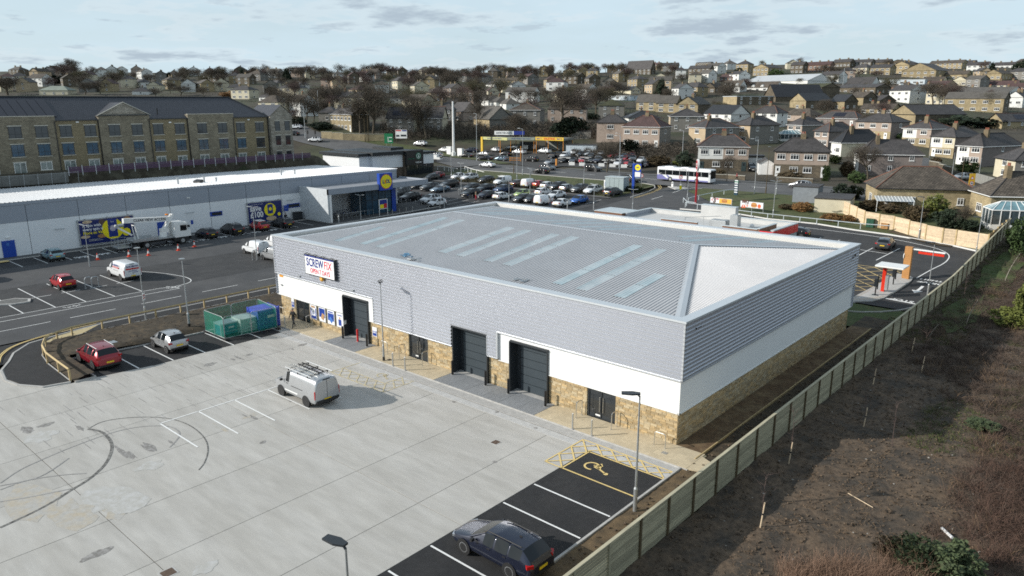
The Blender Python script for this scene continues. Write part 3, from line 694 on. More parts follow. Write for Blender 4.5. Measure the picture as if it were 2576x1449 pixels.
MB().b2(-.35,-.16,2.03,9.72,-.002,2.075).b2(13.04,-.16,2.03,13.88,-.002,2.075).b2(27.3,-.16,2.03,28.33,-.002,2.075).b2(31.68,-.16,2.03,41.16,-.002,2.075).b2(41.002,-.16,2.03,41.16,29.85,2.075).build('drip_flashing',UPVC,unit)
corr_wall('front_cladding',(-.28,-.25),(41.28,-.25),4.13,7.5,SILVER,parent=unit,nrm=(0,-1))
corr_wall('side_cladding',(41.27,-.28),(41.27,29.78),4.13,7.5,SILVER,parent=unit,nrm=(1,0))
corr_wall('left_cladding',(-.27,29.78),(-.27,-.28),2.1,7.5,SILVER,parent=unit,nrm=(-1,0))
corr_wall('rear_cladding',(41.28,29.77),(-.28,29.77),2.1,7.5,SILVER,parent=unit,nrm=(0,1))
for x0,x1,z0 in((13.93,22.80,2.12),(26.34,27.22,2.22)):corr_wall('lower_cladding',(x0,-.25),(x1,-.25),z0,4.13,SILVER,parent=unit,nrm=(0,-1))
corr_wall('lower_cladding',(22.80,-.25),(26.34,-.25),3.68,4.13,SILVER,parent=unit,nrm=(0,-1))
tr=MB()
tr.b2(-.32,-.30,7.42,-.20,-.20,4.1);tr.b2(41.20,-.31,4.08,41.31,-.20,7.5)
tr.b2(-.32,-.31,4.06,13.86,-.12,4.13);tr.b2(27.24,-.31,4.06,41.3,-.12,4.13);tr.b2(41.12,-.2,4.06,41.31,29.8,4.13)
tr.b2(13.86,-.30,2.08,13.93,-.02,4.06);tr.b2(27.22,-.31,2.18,27.34,-.02,4.06);tr.b2(26.30,-.28,2.2,26.35,-.02,3.66)
tr.b2(13.93,-.29,2.07,22.8,-.002,2.12);tr.b2(26.35,-.29,2.16,27.22,-.002,2.21)
tr.b2(41.20,29.68,4.1,41.31,29.8,7.42)
tr.build('corner_flashings',TRIM,unit)
cap=MB()
cap.b2(-.38,-.38,7.5,41.38,.32,7.62);cap.b2(40.72,.325,7.5,41.38,29.17,7.618);cap.b2(-.38,.325,7.5,.32,29.17,7.618);cap.b2(-.38,29.175,7.5,41.38,29.88,7.62)
cap.build('parapet_capping',M('parapet_cap_steel',(.60,.63,.655),.38,.35,var=.03),unit)
inn=MB();inn.b2(.25,.32,6.8,40.72,.34,7.5);inn.b2(.31,.35,6.8,.33,29.15,7.5);inn.b2(40.70,.35,6.8,40.715,29.15,7.5);inn.b2(.32,29.15,6.8,40.7,29.17,7.5)
inn.build('parapet_lining',M('cream_lining_sheet',(.60,.59,.56),.5,.1,var=.03),unit)
MB().b2(.34,.36,7.0,40.69,29.14,7.05).build('gutter',GALV,unit)
RX0,RX1,RY0,RY1,RZ0=.62,40.2,1.0,28.5,7.22
RIDGE=((7.8,14.75,8.78),(33.85,14.75,8.75))
def zfront(y):return RZ0+(y-RY0)*(8.78-RZ0)/(14.75-RY0)
def zback(y):return RZ0+(RY1-y)*(8.78-RZ0)/(RY1-14.75)
def zright(x):return RZ0+(RX1-x)*(8.75-RZ0)/(RX1-33.85)
def zleft(x):return RZ0+(x-RX0)*(8.78-RZ0)/(7.8-RX0)
def ribbed(name,a0,a1,fn_lo,fn_hi,zf,axis,pitch=.25,d=.05,mat=ROOFS):
 """ribs run across the slope from eave to ridge or hip; a = coordinate along the eave"""
 v=[];f=[];n=int((a1-a0)/pitch)
 for i in range(n+1):
  for k_,o in((0,0),(.46,0),(.56,d),(.90,d)):
   a=min(a0+(i+k_)*pitch,a1)
   lo,hi=fn_lo(a),fn_hi(a)
   for b in(lo,hi):
    if axis=='x':v.append((a,b,zf(b)+o))
    else:v.append((b,a,zf(b)+o))
 m_=len(v)//2
 for i in range(m_-1):f.append((2*i,2*i+2,2*i+3,2*i+1))
 me=bpy.data.meshes.new(name);me.from_pydata(v,[],f);me.materials.append(mat);return link(name,me,unit)
def hipy(a):
 if a<7.8:return RY0+(a-RX0)*(14.75-RY0)/(7.8-RX0)
 if a>33.85:return RY0+(RX1-a)*(14.75-RY0)/(RX1-33.85)
 return 14.75
ribbed('front_roof_slope',RX0,RX1,lambda a:RY0,hipy,zfront,'x')
ribbed('rear_roof_slope',RX0,RX1,lambda a:RY1,lambda a:29.5-hipy(a),zback,'x')
def hipx(a,r):
 t=(a-RY0)/(14.75-RY0)if a<14.75 else(RY1-a)/(RY1-14.75)
 return RX1-(RX1-33.85)*t if r else RX0+(7.8-RX0)*t
ribbed('right_roof_hip',RY0,RY1,lambda a:RX1,lambda a:hipx(a,1),zright,'y')
ribbed('left_roof_hip',RY0,RY1,lambda a:RX0,lambda a:hipx(a,0),zleft,'y')
rc=MB()
def capline(p,q,w=.22):
 p,q=Vector(p),Vector(q);d=(q-p).normalized();s_=d.cross(Vector((0,0,1))).normalized()*w;up=Vector((0,0,.075));dn=Vector((0,0,.03))
 rc.face([p-s_+dn,q-s_+dn,q+up,p+up]);rc.face([p+up,q+up,q+s_+dn,p+s_+dn])
capline(RIDGE[0],RIDGE[1])
for c_,r_ in(((RX1,RY0),1),((RX1,RY1),1),((RX0,RY0),0),((RX0,RY1),0)):capline((c_[0],c_[1],RZ0),RIDGE[r_],.28 if r_ else .2)
rc.build('ridge_capping',TRIM,unit)
RL=M('translucent_rooflight',(.36,.45,.48),.35,0,var=.08,scale=2.5,col2=(.46,.53,.55),mask=(.45,.60),mscale=.7)
def slope_pt(X,Y,back=False):
 lo,hi=10,200;d=ray(X,Y)
 if not back:k_=(8.78-RZ0)/(14.75-RY0);c_=RZ0-RY0*k_
 else:k_=-(8.78-RZ0)/(RY1-14.75);c_=RZ0-RY1*k_
 t=(k_*CAM_POS.y+c_+.03-CAM_POS.z)/(d.z-k_*d.y);return CAM_POS+d*t
def light_strip(p,q,back=False):
 x=(p.x+q.x)/2;y0,y1=sorted((p.y,q.y));y0=max(y0,RY0+.5);y1=min(y1,RY1-.6);zf=zback if back else zfront
 n=max(2,round((y1-y0)/3.2))
 for i in range(n):
  a,b=y0+(y1-y0)*i/n,y0+(y1-y0)*(i+1)/n-.05;v=[];f=[]
  for j in range(9):
   o=(.062 if j%2 else .03)
   for yy in(a,b):v.append((x-.44+j*.11,yy,zf(yy)+o+.004))
  for j in range(8):f.append((2*j,2*j+2,2*j+3,2*j+1))
  me=bpy.data.meshes.new('rooflight');me.from_pydata(v,[],f);me.materials.append(RL);link('rooflight',me,unit)
for t_,b_ in(((325,265),(-45,370)),((810,195),(140,390)),((925,212),(260,415)),((1290,268),(745,455)),((1430,290),(870,480)),((1635,320),(1085,520)),((1780,340),(1230,550)),((2265,405),(1600,690)),((2440,435),(1785,735)),((2430,625),(2070,790))):
 light_strip(slope_pt(*Z(5,*t_)),slope_pt(*Z(5,*b_)))
for k_,t_,b_ in((5,(1110,132),(1360,132)),(5,(1010,157),(1510,155)),(5,(1120,172),(1630,165)),(5,(1480,220),(1915,212)),(5,(1610,242),(2040,230)),(5,(1810,268),(2240,252)),(5,(1950,287),(2380,268)),(6,(-20,342),(330,320)),(6,(40,375),(480,338)),(6,(510,382),(740,370))):
 light_strip(slope_pt(*Z(k_,*t_),True),slope_pt(*Z(k_,*b_),True),True)
for X,Y,c_ in((500,485,'blue'),(560,515,'grey'),(1370,672,'grey')):
 p=slope_pt(*Z(5,X,Y));mb=MB()
 for i in range(7):mb.box(random.uniform(-.5,.5),random.uniform(-.35,.35),random.uniform(.04,.12),random.uniform(.2,.5),random.uniform(.1,.25),.04,random.uniform(0,3),rx=random.uniform(-.4,.4))
 o=mb.build('debris_scrap',M('blue_film',(.12,.25,.38),.5)if c_=='blue' else GALV,None,loc=p);tag(o,{'500':'scrap of blue film left on the front roof slope','560':'small pale scrap near the roof eave beside blue film','1370':'grey scrap of packaging at the middle of the roof eave'}[str(X)],'scrap')
def roller(x0,x1,top,bx):
 d=MB();d.b2(x0,.55,.1,x1,.60,top)
 o=MB().b2(x0+.08,-.26,top-.02,x1+.04,.5,top+.10).b2(x0,-.26,.1,x0+.10,.6,top).b2(x1-.06,-.24,.1,x1+.02,.6,top).build('door_frame',ANTH,unit)
 r=MB().b2(x0+.1,.50,.1,x0+.5,.56,top).build('door_jamb',ANTH,unit)
 n=6;h=(top-.12)/n
 dr=MB().b2(x0+.1,.52,.1,x1-.06,.54,top).build('loading_door',DOORG,unit)
 for i in range(n):MB().b2(x0+.5,.44,.12+i*h,x1-.06,.515,.12+(i+1)*h-.035).build('door_panel',DOORG,dr)
 MB().b2(x0+.1,.0,.05,x1-.06,.6,.105).build('threshold',KERB,unit)
roller(9.75,13.05,3.62,0);roller(22.85,26.3,3.60,0);roller(28.35,31.65,3.68,0)
def glazed(x0,x1,handle=True):
 f=MB();t=2.04
 f.b2(x0,.05,.1,x0+.12,.2,t);f.b2(x1-.08,.05,.1,x1,.2,t);f.b2(x0+.12,.05,t-.12,x1-.08,.2,t);f.b2(x0+.12,.05,.1,x1-.08,.2,.16)
 fr=f.build('entrance_door',ANTH,unit);xm=(x0+x1)/2
 for a,b in((x0+.12,xm-.03),(xm+.03,x1-.08)):
  MB().b2(a,.10,.16,a+.07,.15,t-.12).b2(b-.07,.10,.16,b,.15,t-.12).b2(a+.07,.10,.16,b-.07,.15,.36).b2(a+.07,.10,t-.22,b-.07,.15,t-.12).build('door_leaf',ANTH,fr)
  MB().b2(a+.07,.11,.36,b-.07,.13,t-.22).build('glass_pane',GLASS,fr)
 if handle:
  for s_ in(-.13,.13):MB().tube((xm+s_,.02,.55),(xm+s_,.02,1.55),.02).tube((xm+s_,.02,.65),(xm+s_,.12,.65),.012).tube((xm+s_,.02,1.45),(xm+s_,.12,1.45),.012).build('handle',STEEL,fr)
  MB().b2(x0+.6,.085,.24,x0+.95,.099,.34).build('notice',UPVC,fr)
 MB().b2(x0,.22,.1,x1,.24,t).build('dark_interior',BLACK,fr)
glazed(17.8,20.0);glazed(34.68,36.8);glazed(2.35,4.5,False)
for x,z in((1.62,3.85),):
 MB().b2(-.05+.2,-.14,z-.1,.75,-.121,z+.1).build('orange_panel_sign',M('orange_label',(.75,.33,.03),.5),unit)
MB().b2(.35,-.2,2.95,.6,-.121,3.08).build('wall_lamp',GALV,unit)
for x in(3.6,11.3):MB().b2(x,-.42,4.32,x+.28,-.29,4.42).build('camera_bracket',GALV,unit)
MB().b2(41.32,.85,6.9,41.36,.95,7.0).b2(41.32,1.15,6.93,41.36,1.5,6.97).build('wall_vent',BLACK,unit)
MB().b2(41.32,28.6,6.75,41.38,28.8,6.9).b2(41.32,28.0,6.6,41.38,28.2,6.75).build('wall_vent',BLACK,unit)
mb=MB();mb.box(7.3,-.42,4.72,.34,.2,.26);mb.ball((7.3,-.42,4.62),.17,8);mb.build('alarm_box',M('orange_alarm',(.75,.38,.05),.45),unit)
sg=empty('shop_sign',(7.25,-.32,5.75),'white shop sign board with blue and red lettering and swan-neck lamps','sign')
MB().b2(-2.14,-.24,-.88,2.14,.0,.88).build('sign_case',ANTH,sg)
MB().b2(-2.07,-.255,-.82,2.07,-.241,.82).build('sign_face',M('sign_white',(.83,.83,.83),.4),sg)
NAVY=M('sign_navy',(.012,.03,.22),.4);SRED=M('sign_red',(.62,.012,.05),.4)
MB().b2(-2.07,-.262,.70,2.07,-.256,.82).build('sign_band',NAVY,sg)
text('SCREW',.98,NAVY,sg,(-.62,-.262,.20),FY,bold=.022,sx=.76);text('FIX',.98,SRED,sg,(1.20,-.262,.20),FY,bold=.006,sx=.80,shear=.15)
text('OPEN 7 DAYS',.58,SRED,sg,(.08,-.262,-.48),FY,bold=.008,sx=.80)
for x in(-1.75,-.6,.55,1.7):MB().tube((x,0,.9),(x,-.2,1.0),.018,n=5).tube((x,-.2,1.0),(x,-.42,.95),.018,n=5).box(x,-.45,.93,.16,.10,.05).build('sign_lamp',ANTH,sg)
POSTN=M('poster_navy',(.015,.05,.28),.4,var=.25,scale=3);PW=M('poster_white',(.76,.77,.79),.4,var=.03);PSK=M('poster_tan',(.42,.25,.12),.5,var=.3,scale=5);PLB=M('poster_midblue',(.05,.16,.48),.4,var=.35,scale=5)
def poster(x0,x1,lab,kind):
 o=empty('wall_poster',(x0,-.06,.66),lab,'poster');w=x1-x0;h=1.34
 MB().b2(0,-.06,0,w,.02,h).build('poster_frame',GALV,o);MB().b2(.05,-.07,.05,w-.05,-.061,h-.05).build('poster_sheet',PW if kind in(0,3)else PW,o)
 q=MB()
 if kind==0:q.b2(.08,-.075,.08,w-.08,-.071,.34);q.b2(.08,-.075,.34,.2,-.071,h-.3);q.b2(w-.2,-.075,.34,w-.08,-.071,h-.3);q.b2(.3,-.075,.5,w-.3,-.071,.56);q.b2(.3,-.075,.62,w-.35,-.071,.68)
 if kind==1:q.b2(.1,-.075,.42,w-.1,-.071,h-.12)
 if kind==2:q.b2(.1,-.075,.36,w-.1,-.071,h-.32);q.b2(.16,-.075,h-.26,w-.2,-.071,h-.16)
 if kind==3:q.b2(.3,-.075,.18,w-.3,-.071,.72);q.b2(.2,-.075,h-.3,w-.2,-.071,h-.22)
 q.build('print_blocks',POSTN,o)
 q=MB()
 if kind==0:q.b2(.2,-.075,h-.28,w-.22,-.071,h-.12)
 if kind==1:q.box(w*.6,-.077,.5,.4,.004,.55,ry=.4)
 if kind==2:q.box(w*.5,-.077,.45,.5,.004,.4,ry=.7)
 if kind==3:q.box(w*.5,-.077,.84,.16,.004,.2)
 q.build('print_picture',PSK if kind!=2 else PLB,o)
poster(4.72,5.74,'framed poster with a blue border and white price panel beside the glass entrance',0)
poster(6.02,7.05,'framed navy poster with a tan picture low down, second from the entrance',1)
poster(7.30,8.36,'framed poster with mid-blue picture on navy, third from the entrance',2)
poster(8.60,9.62,'mostly white framed poster of a worker beside the first loading door',3)
for x0,x1,z0,z1,lab in((13.42,13.98,.85,1.62,'blue and white notice board on the stone wall beside the lamp column'),(1.72,2.16,1.12,1.98,'white and blue opening notice left of the glass entrance')):
 o=empty('notice_board',(x0,-.05,z0),lab,'notice');MB().b2(0,-.03,0,x1-x0,0,z1-z0).build('board',PW,o);MB().b2(.04,-.036,.05,x1-x0-.04,-.031,(z1-z0)*.62).build('print_blocks',POSTN,o)
 MB().b2(.1,-.042,.3,x1-x0-.1,-.037,.36).b2(.1,-.042,.42,x1-x0-.14,-.037,.46).build('print_lines',PW,o)
o=empty('keypad_sign',(9.9,-.3,1.3),'small white sign on the dark door reveal','sign');MB().b2(-.04,-.0,-.18,-.02,.26,.18).build('plate',UPVC,o)
def bollard(x,y,r,h,mat,lab,grp,cap=False,z=.1):
 o=empty('bollard',(x,y,z),lab,'bollard',grp)
 MB().tube((0,0,0),(0,0,h),r,r,14).build('post',mat,o,smooth=False)
 MB().tube((0,0,h),(0,0,h+.012),r*.98,r*.8,14).build('cap',mat,o)
 MB().tube((0,0,0),(0,0,.012),r*1.5,r*1.5,14).build('base_ring',KERB,o)
G1='black bollards guarding the loading doors'
for x,y,s_ in((10.24,-.72,'left of the first loading door by the posters'),(13.43,-.7,'right of the first loading door by the blue notice'),(23.2,-.6,'left of the middle loading door'),(26.44,-.55,'right of the middle loading door'),(28.62,-.62,'left of the third loading door'),(31.85,-.64,'right of the third loading door')):
 bollard(x,y,.085,1.05,BLACK,'tall black steel bollard '+s_,G1)
bollard(11.86,-.42,.085,1.05,M('red_bollard',(.6,.02,.02),.35),'red steel bollard in front of the first loading door',None)
G2='stainless bollards on the buff paving'
for x,y,s_ in((18.53,-2.25,'left of the pair before the middle glass doors'),(19.93,-2.26,'right of the pair before the middle glass doors'),(35.24,-2.24,'left of the pair before the right-hand glass doors'),(36.64,-2.23,'right of the pair before the right-hand glass doors'),(3.9,-2.2,'beside the shop entrance near the walking man')):
 bollard(x,y,.06,1.0,STEEL,'slim stainless bollard '+s_,G2)
def hoop(x,y,L_,ang,h,lab,r=.028):
 o=empty('hoop_barrier',(x,y,.1),lab,'barrier','stainless hoop rails by the doors',ang)
 P=[(-L_/2,0,0),(-L_/2,0,h-.14)]+[(-L_/2+.14-.14*math.cos(t*math.pi/8),0,h-.14+.14*math.sin(t*math.pi/8))for t in range(1,5)]+[(L_/2-.14+.14*math.sin(t*math.pi/8),0,h-.14+.14*math.cos(t*math.pi/8))for t in range(0,5)]+[(L_/2,0,0)]
 MB().path(P,r,8).build('rail',STEEL,o);MB().b2(-L_/2-.06,-.05,0,-L_/2+.06,.05,.008).b2(L_/2-.06,-.05,0,L_/2+.06,.05,.008).build('foot_plate',STEEL,o)
hoop(15.75,-.8,.78,0,.95,'stainless hoop behind the lamp column, parallel to the wall')
hoop(17.6,-.55,.6,math.pi/2,1.05,'stainless hoop at the left side of the middle glass doors')
hoop(20.2,-.52,.6,math.pi/2,1.05,'stainless hoop at the right side of the middle glass doors')
hoop(34.45,-.5,.6,math.pi/2,1.05,'stainless hoop at the left side of the right-hand glass doors')
hoop(37.05,-.48,.6,math.pi/2,1.05,'stainless hoop at the right side of the right-hand glass doors')
hoop(40.4,-.85,.72,0,.85,'low stainless hoop near the building corner')
hoop(5.2,-.6,.6,math.pi/2,1.0,'stainless hoop right of the shop entrance by the posters')
hoop(1.0,-.7,.7,0,1.0,'stainless hoop left of the shop entrance near the bin compound')
# ================================================================== SUPERMARKET
GREYW=M('pale_grey_cladding',(.30,.33,.38),.5,.1,var=.03,scale=.5);LWH=M('white_wall_panel',(.74,.76,.78),.5,var=.03,scale=.5)
BLUE=M('royal_blue_paint',(.012,.06,.36),.35,var=.05);YEL=M('bright_yellow',(.85,.72,.01),.4,var=.04)
ROOFW=M('bright_roof_sheet',(.80,.81,.82),.32,.15,var=.03)
sm=empty('supermarket',(-49.5,0,0),'long low supermarket with white and grey cladding and a bright white roof','building')
LX=-49.5;YA,YB=-80,55.6
def mono(y0,y1,z0,z1,off,mat,name,gap=.03,n=None):
 k0=int((y1-y0)/6.1)or 1;ys_=[y0];y=-5.95
 cuts_=[y for y in[-5.95+6.12*i for i in range(-14,11)]if y0<y<y1]
 ys_=[y0]+cuts_+[y1]
 for a,b in zip(ys_,ys_[1:]):MB().b2(-.5,a+gap,z0,off,b-gap,z1).build(name,mat,sm)
mono(YA,YB,.12,4.42,0,LWH,'white_panel');mono(YA,YB,4.44,6.62,.03,GREYW,'grey_panel')
MB().b2(-.5,YA,6.62,.10,YB,6.98).build('fascia',GREYW,sm)
MB().b2(-.45,YA,0,-.03,YB,6.6).build('dark_joint_backing',ANTH,sm);MB().b2(-.3,YA,0,.02,YB,.12).build('plinth',ANTH,sm)
MB().b2(-27,YB-.3,0,-.5,YB,6.1).b2(-27,YA,0,-26.7,YB,6.1).build('rear_wall',GREYW,sm)
v=[];f=[];y=YA;i=0
while y<YB:
 for k_,o in((0,0),(.30,0),(.34,.045),(.42,.045),(.46,0)):
  v+=[(.06,y+k_,7.0+o),(-27.2,y+k_,6.15+o)]
 y+=.5
for j in range(len(v)//2-1):f.append((2*j,2*j+2,2*j+3,2*j+1))
me=bpy.data.meshes.new('roof');me.from_pydata(v,[],f);me.materials.append(ROOFW);link('roof',me,sm)
for x,y,h in((-6.5,17,.9),(-6,21,.9),(-7,35.5,.9),(-6.7,38,.8),(-5.8,22.9,.5)):
 MB().tube((x,y,6.6),(x,y,6.85+h),.13,n=10).tube((x,y,6.8+h),(x,y,6.95+h),.2,n=10).build('flue',GALV,sm)
MB().box(-6.2,20.1,7.05,1.4,.8,.35,.3,rx=.3).build('roof_hatch',BLACK,sm)
PX=8.0
MB().b2(-.0,34.35,.1,PX,34.6,5.55).build('porch_side_wall',M('porch_cream_grey',(.50,.53,.55),.5),sm)
for a,b in((34.35,39),(39.02,45),(45.02,51),(51.02,56.1)):MB().b2(PX-.12,a,4.62,PX,b,5.55).build('canopy_fascia_panel',GREYW,sm)
MB().b2(0.03,34.62,5.15,PX-.13,56.05,5.28).build('canopy_roof',M('grey_canopy_deck',(.25,.26,.28),.7),sm);MB().b2(0,56.12,4.62,PX,56.3,5.55).build('canopy_end',GREYW,sm)
for y in(34.7,):MB().b2(PX-.45,y,.1,PX-.02,y+.42,4.62).build('corner_pillar',WHITE,sm)
gl=MB().b2(1.2,43.8,.12,5.6,49.5,4.5).build('glazed_lobby',GLASSB,sm)
for y in(43.78,45.2,46.6,48.1,49.45):MB().b2(5.55,y,.12,5.66,y+.08,4.55).build('mullion',ANTH,gl)
MB().b2(5.55,43.8,2.5,5.64,49.5,2.6).build('transom',ANTH,gl);MB().b2(.1,49.5,.12,5.8,50.4,4.5).build('blue_lobby_wall',BLUE,sm)
dr=MB().b2(0.02,-9.2,.12,.10,-7.75,2.25).build('blue_door',BLUE,sm);MB().b2(.11,-8.7,1.6,.115,-8.4,1.95).build('door_sign',PLB,dr)
MB().b2(0.02,12.9-2.6,.12,.08,12.0,2.3).build('blue_door',BLUE,sm)
for y0,y1,z0,z1 in((30.9+.9,34.25,2.05,2.75),(18.4,20.4,2.2,2.9)):
 w_=MB().b2(.0,y0,z0,.06,y1,z1).build('strip_window',BLUE,sm);MB().b2(.065,y0+.3,z0+.12,.075,y1-.12,z1-.12).build('pane',GLASS,w_)
for y,z in((-2.5,3.0),(15.2,3.2),(32.3,3.4)):MB().tube((.3,y-.6,z),(.3,y+.6,z),.05,n=6).b2(0.03,y-.5,z-.04,.3,y-.45,z).b2(.03,y+.45,z-.04,.3,y+.5,z).build('wall_light_bar',GALV,sm)
MB().b2(0,-8.6,2.55,.15,-8.2,2.68).build('door_lamp',UPVC,sm);MB().b2(.03,15.3,1.4,.06,15.65,2.0).build('blue_notice',BLUE,sm)
MB().b2(.14,15.0,5.35,.2,15.5,5.5).build('floodlight',UPVC,sm)
def hoard(y0,y1,z0,z1,lab):
 o=empty('hoarding',(LX+.18,y0,z0),lab,'billboard');w,h=y1-y0,z1-z0
 MB().b2(-.12,0,0,.1,w,h).build('hoarding_frame',GALV,o);MB().b2(.11,.12,.12,.125,w-.12,h-.12).build('hoarding_sheet',M('deep_blue_print',(.006,.018,.125),.35,var=.05),o)
 for i in range(3):MB().tube((.1,w*(.12+.38*i),h),(.5,w*(.12+.38*i),h+.12),.03,n=5).box(.5,w*(.12+.38*i),h+.13,.15,.3,.05).build('hoarding_lamp',GALV,o)
 return o
def disc(o,x,y,z,r,mat,name,sy=1,sz=1,n=20):
 mb=MB();mb.face([(x,y+r*sy*math.cos(2*math.pi*i/n),z+r*sz*math.sin(2*math.pi*i/n))for i in range(n)]);return mb.build(name,mat,o)
BREAD=M('baked_brown',(.36,.19,.07),.6,var=.4,scale=4);DARKB=M('dark_ring_cake',(.10,.06,.05),.6,var=.3,scale=5);CREAM=M('cream_pastry',(.55,.42,.28),.6,var=.35,scale=5)
h=hoard(-.25,7.05,.35,3.85,'wide blue advertising hoarding with yellow circle and pastries behind the boom lift')
disc(h,.14,4.35,1.85,1.42,YEL,'yellow_circle');MB().b2(.145,3.75,.75,.16,4.95,3.25).build('phone_picture',NAVY,h)
disc(h,.17,4.35,1.95,.42,M('wheel_print',(.45,.42,.5),.5,var=.5,scale=3),'wheel_picture');disc(h,.135,6.1,1.2,.55,YEL,'small_yellow_circle')
text('A spin with',.52,WHITE,h,(.14,.5,2.62),FX,bold=.01,align='LEFT');text('every spin is',.52,WHITE,h,(.14,.5,2.12),FX,bold=.01,align='LEFT');text('More to Value.',.52,YEL,h,(.14,.5,1.62),FX,bold=.01,align='LEFT')
disc(h,.132,1.2,3.15,.62,CREAM,'pastry_picture',1,.35);disc(h,.132,3.05,2.95,.42,DARKB,'doughnut_picture');disc(h,.133,2.9,1.05,.62,BREAD,'croissant_picture',1,.45);disc(h,.132,.75,1.15,.6,CREAM,'bread_picture',1,.35);disc(h,.132,6.4,3.0,.5,BREAD,'pastry_picture',1,.7)
MB().b2(.13,1.1,.50,.135,2.9,.58).b2(.13,1.1,.66,.135,2.6,.74).build('small_print_lines',GALV,h)
text('Spin',.26,WHITE,h,(.17,4.35,2.85),FX)
h=hoard(24.5,30.75,.25,3.70,'blue save 100 pounds hoarding near the porch of the supermarket')
disc(h,.14,3.95,2.0,1.05,YEL,'yellow_circle');MB().b2(.145,3.5,1.35,.16,4.45,2.85).build('phone_picture',NAVY,h);disc(h,.17,3.98,2.1,.28,YEL,'logo_spot')
text('save',1.15,WHITE,h,(.14,.4,2.35),FX,bold=.03,align='LEFT');text('\u00a3100',1.30,WHITE,h,(.14,.4,1.35),FX,bold=.035,align='LEFT',sx=.86);text('In just a month, you could',.22,WHITE,h,(.14,.4,3.05),FX,align='LEFT')
disc(h,.132,4.1,.55,.95,CREAM,'food_picture',1,.4);disc(h,.135,5.55,1.1,.30,YEL,'logo_spot');MB().b2(.13,.5,.62,.135,2.3,.68).b2(.13,.7,.5,.135,2.0,.56).build('small_print_lines',GALV,h)
o=empty('fruit_hoarding',(LX+.15,36.0,2.1),'green and blue fresh fruit poster under the porch canopy','billboard');MB().b2(-.1,0,0,.05,3.7,2.1).build('hoarding_frame',GALV,o)
MB().b2(.055,.08,.08,.065,3.62,2.02).build('hoarding_sheet',M('blue_green_print',(.01,.06,.20),.4),o);disc(o,.07,1.3,1.1,.8,M('leaf_green',(.03,.22,.07),.5),'green_circle');disc(o,.072,2.5,1.7,.32,M('lemon',(.6,.5,.05),.5),'lemon_picture');disc(o,.072,.45,.5,.4,M('orange_fruit',(.6,.2,.04),.5),'orange_picture');disc(o,.072,3.2,.7,.32,M('lime',(.30,.42,.1),.5),'lime_picture')
text('Fresh',.5,WHITE,o,(.08,1.3,1.2),FX,bold=.01)
o=empty('cube_sign',(LX+PX-1.6,44.45,4.45),'large blue box sign with yellow and red roundel on the canopy','sign')
MB().b2(1.2,.45,0,1.9,3.25,2.9).build('sign_box',BLUE,o)
disc(o,1.91,1.85,1.45,1.27,M('sign_rim_red',(.55,.02,.02),.4),'red_ring',n=32);disc(o,1.92,1.85,1.45,1.18,YEL,'yellow_disc',n=32)
text('L',.85,NAVY,o,(1.93,1.25,1.45),FX,bold=.04);text('i',.85,M('logo_red',(.6,.01,.01),.4),o,(1.93,1.63,1.42),FX,bold=.05,name='lettering');text('DL',.85,NAVY,o,(1.93,2.28,1.45),FX,bold=.035,sx=.85)
WIRE=M('trolley_wire',(.30,.31,.32),.4,.8)
def trolley_mesh():
 mb=MB();r=.012
 for z,w,l in((.45,.30,.38),(.75,.36,.46),(.98,.40,.50)):
  P=[(-l,-w/1.5,z),(l,-w/1.5,z),(l,w/1.5,z),(-l,w/1.5,z),(-l,-w/1.5,z)];mb.path(P,r,4)
 for i in range(6):
  x=-.36+.145*i
  for s_ in(-1,1):mb.tube((x,s_*.22,.45),(x*1.2,s_*.26,.98),.008,n=3)
 for s_ in(-1,1):mb.path([(-.4,s_*.2,.08),(.4,s_*.18,.14),(-.38,s_*.2,.45)],r,4);mb.box(-.4,s_*.2,.05,.1,.04,.1);mb.box(.4,s_*.18,.05,.1,.04,.1)
 mb.tube((-.55,-.27,1.02),(-.55,.27,1.02),.02,n=6);return mb.mesh('trolley_frame',WIRE)
TM=trolley_mesh();TH=MB().tube((-.55,-.25,1.02),(-.55,.25,1.02),.026,n=6).mesh('trolley_handle',BLUE)
for r_ in range(2):
 for i in range(11):
  o=empty('shopping_trolley',(LX+3.3+r_*3.0-.3*(r_),35.6+i*.62,.1),'wire shopping trolley in the %s row of the bay under the canopy'%('inner' if r_==0 else 'outer'),'trolley','trolleys in the porch bay',math.pi/2)
  link('basket',TM,o);link('handle',TH,o)
o=empty('trolley_bay_rail',(LX+6.9,38,.1),'steel rail around the trolley bay under the canopy','rail');mb=MB()
for i in range(8):mb.tube((0,i*.9,0),(0,i*.9,1.0),.025,n=5)
mb.path([(0,0,1),(0,6.3,1)],.025,5);mb.build('rail',GALV,o)
o=empty('poster_frame',(LX+8.6,44.3,.1),'freestanding poster frame with yellow and red print before the glass lobby','sign');MB().tube((0,0,0),(0,0,2.9),.05,n=6).tube((0,1.8,0),(0,1.8,2.9),.05,n=6).b2(-.04,0,1.2,.04,1.8,2.9).build('frame',UPVC,o);MB().b2(.045,.1,1.3,.055,1.7,2.8).build('poster',NAVY,o);MB().b2(.06,.15,1.35,.065,.95,2.0).build('yellow_patch',YEL,o);MB().b2(.06,1.0,1.35,.065,1.65,2.1).build('red_patch',REDP,o)
o=empty('litter_bins',(LX+.9,33.2,.1),'dark grey wheeled waste bin against the porch wall','bin');MB().b2(-.4,-.8,.1,.4,.6,1.15).build('bin_body',ANTH,o);MB().b2(-.45,-.85,1.15,.45,.65,1.3).build('bin_lid',BLACK,o)
o=empty('blue_projecting_sign',(LX+.5,30.9,1.7),'small blue sign fixed beside the strip window','sign');MB().b2(-.03,0,0,.03,.8,.95).build('sign_plate',BLUE,o);text('i',.4,WHITE,o,(.04,.4,.5),FX)
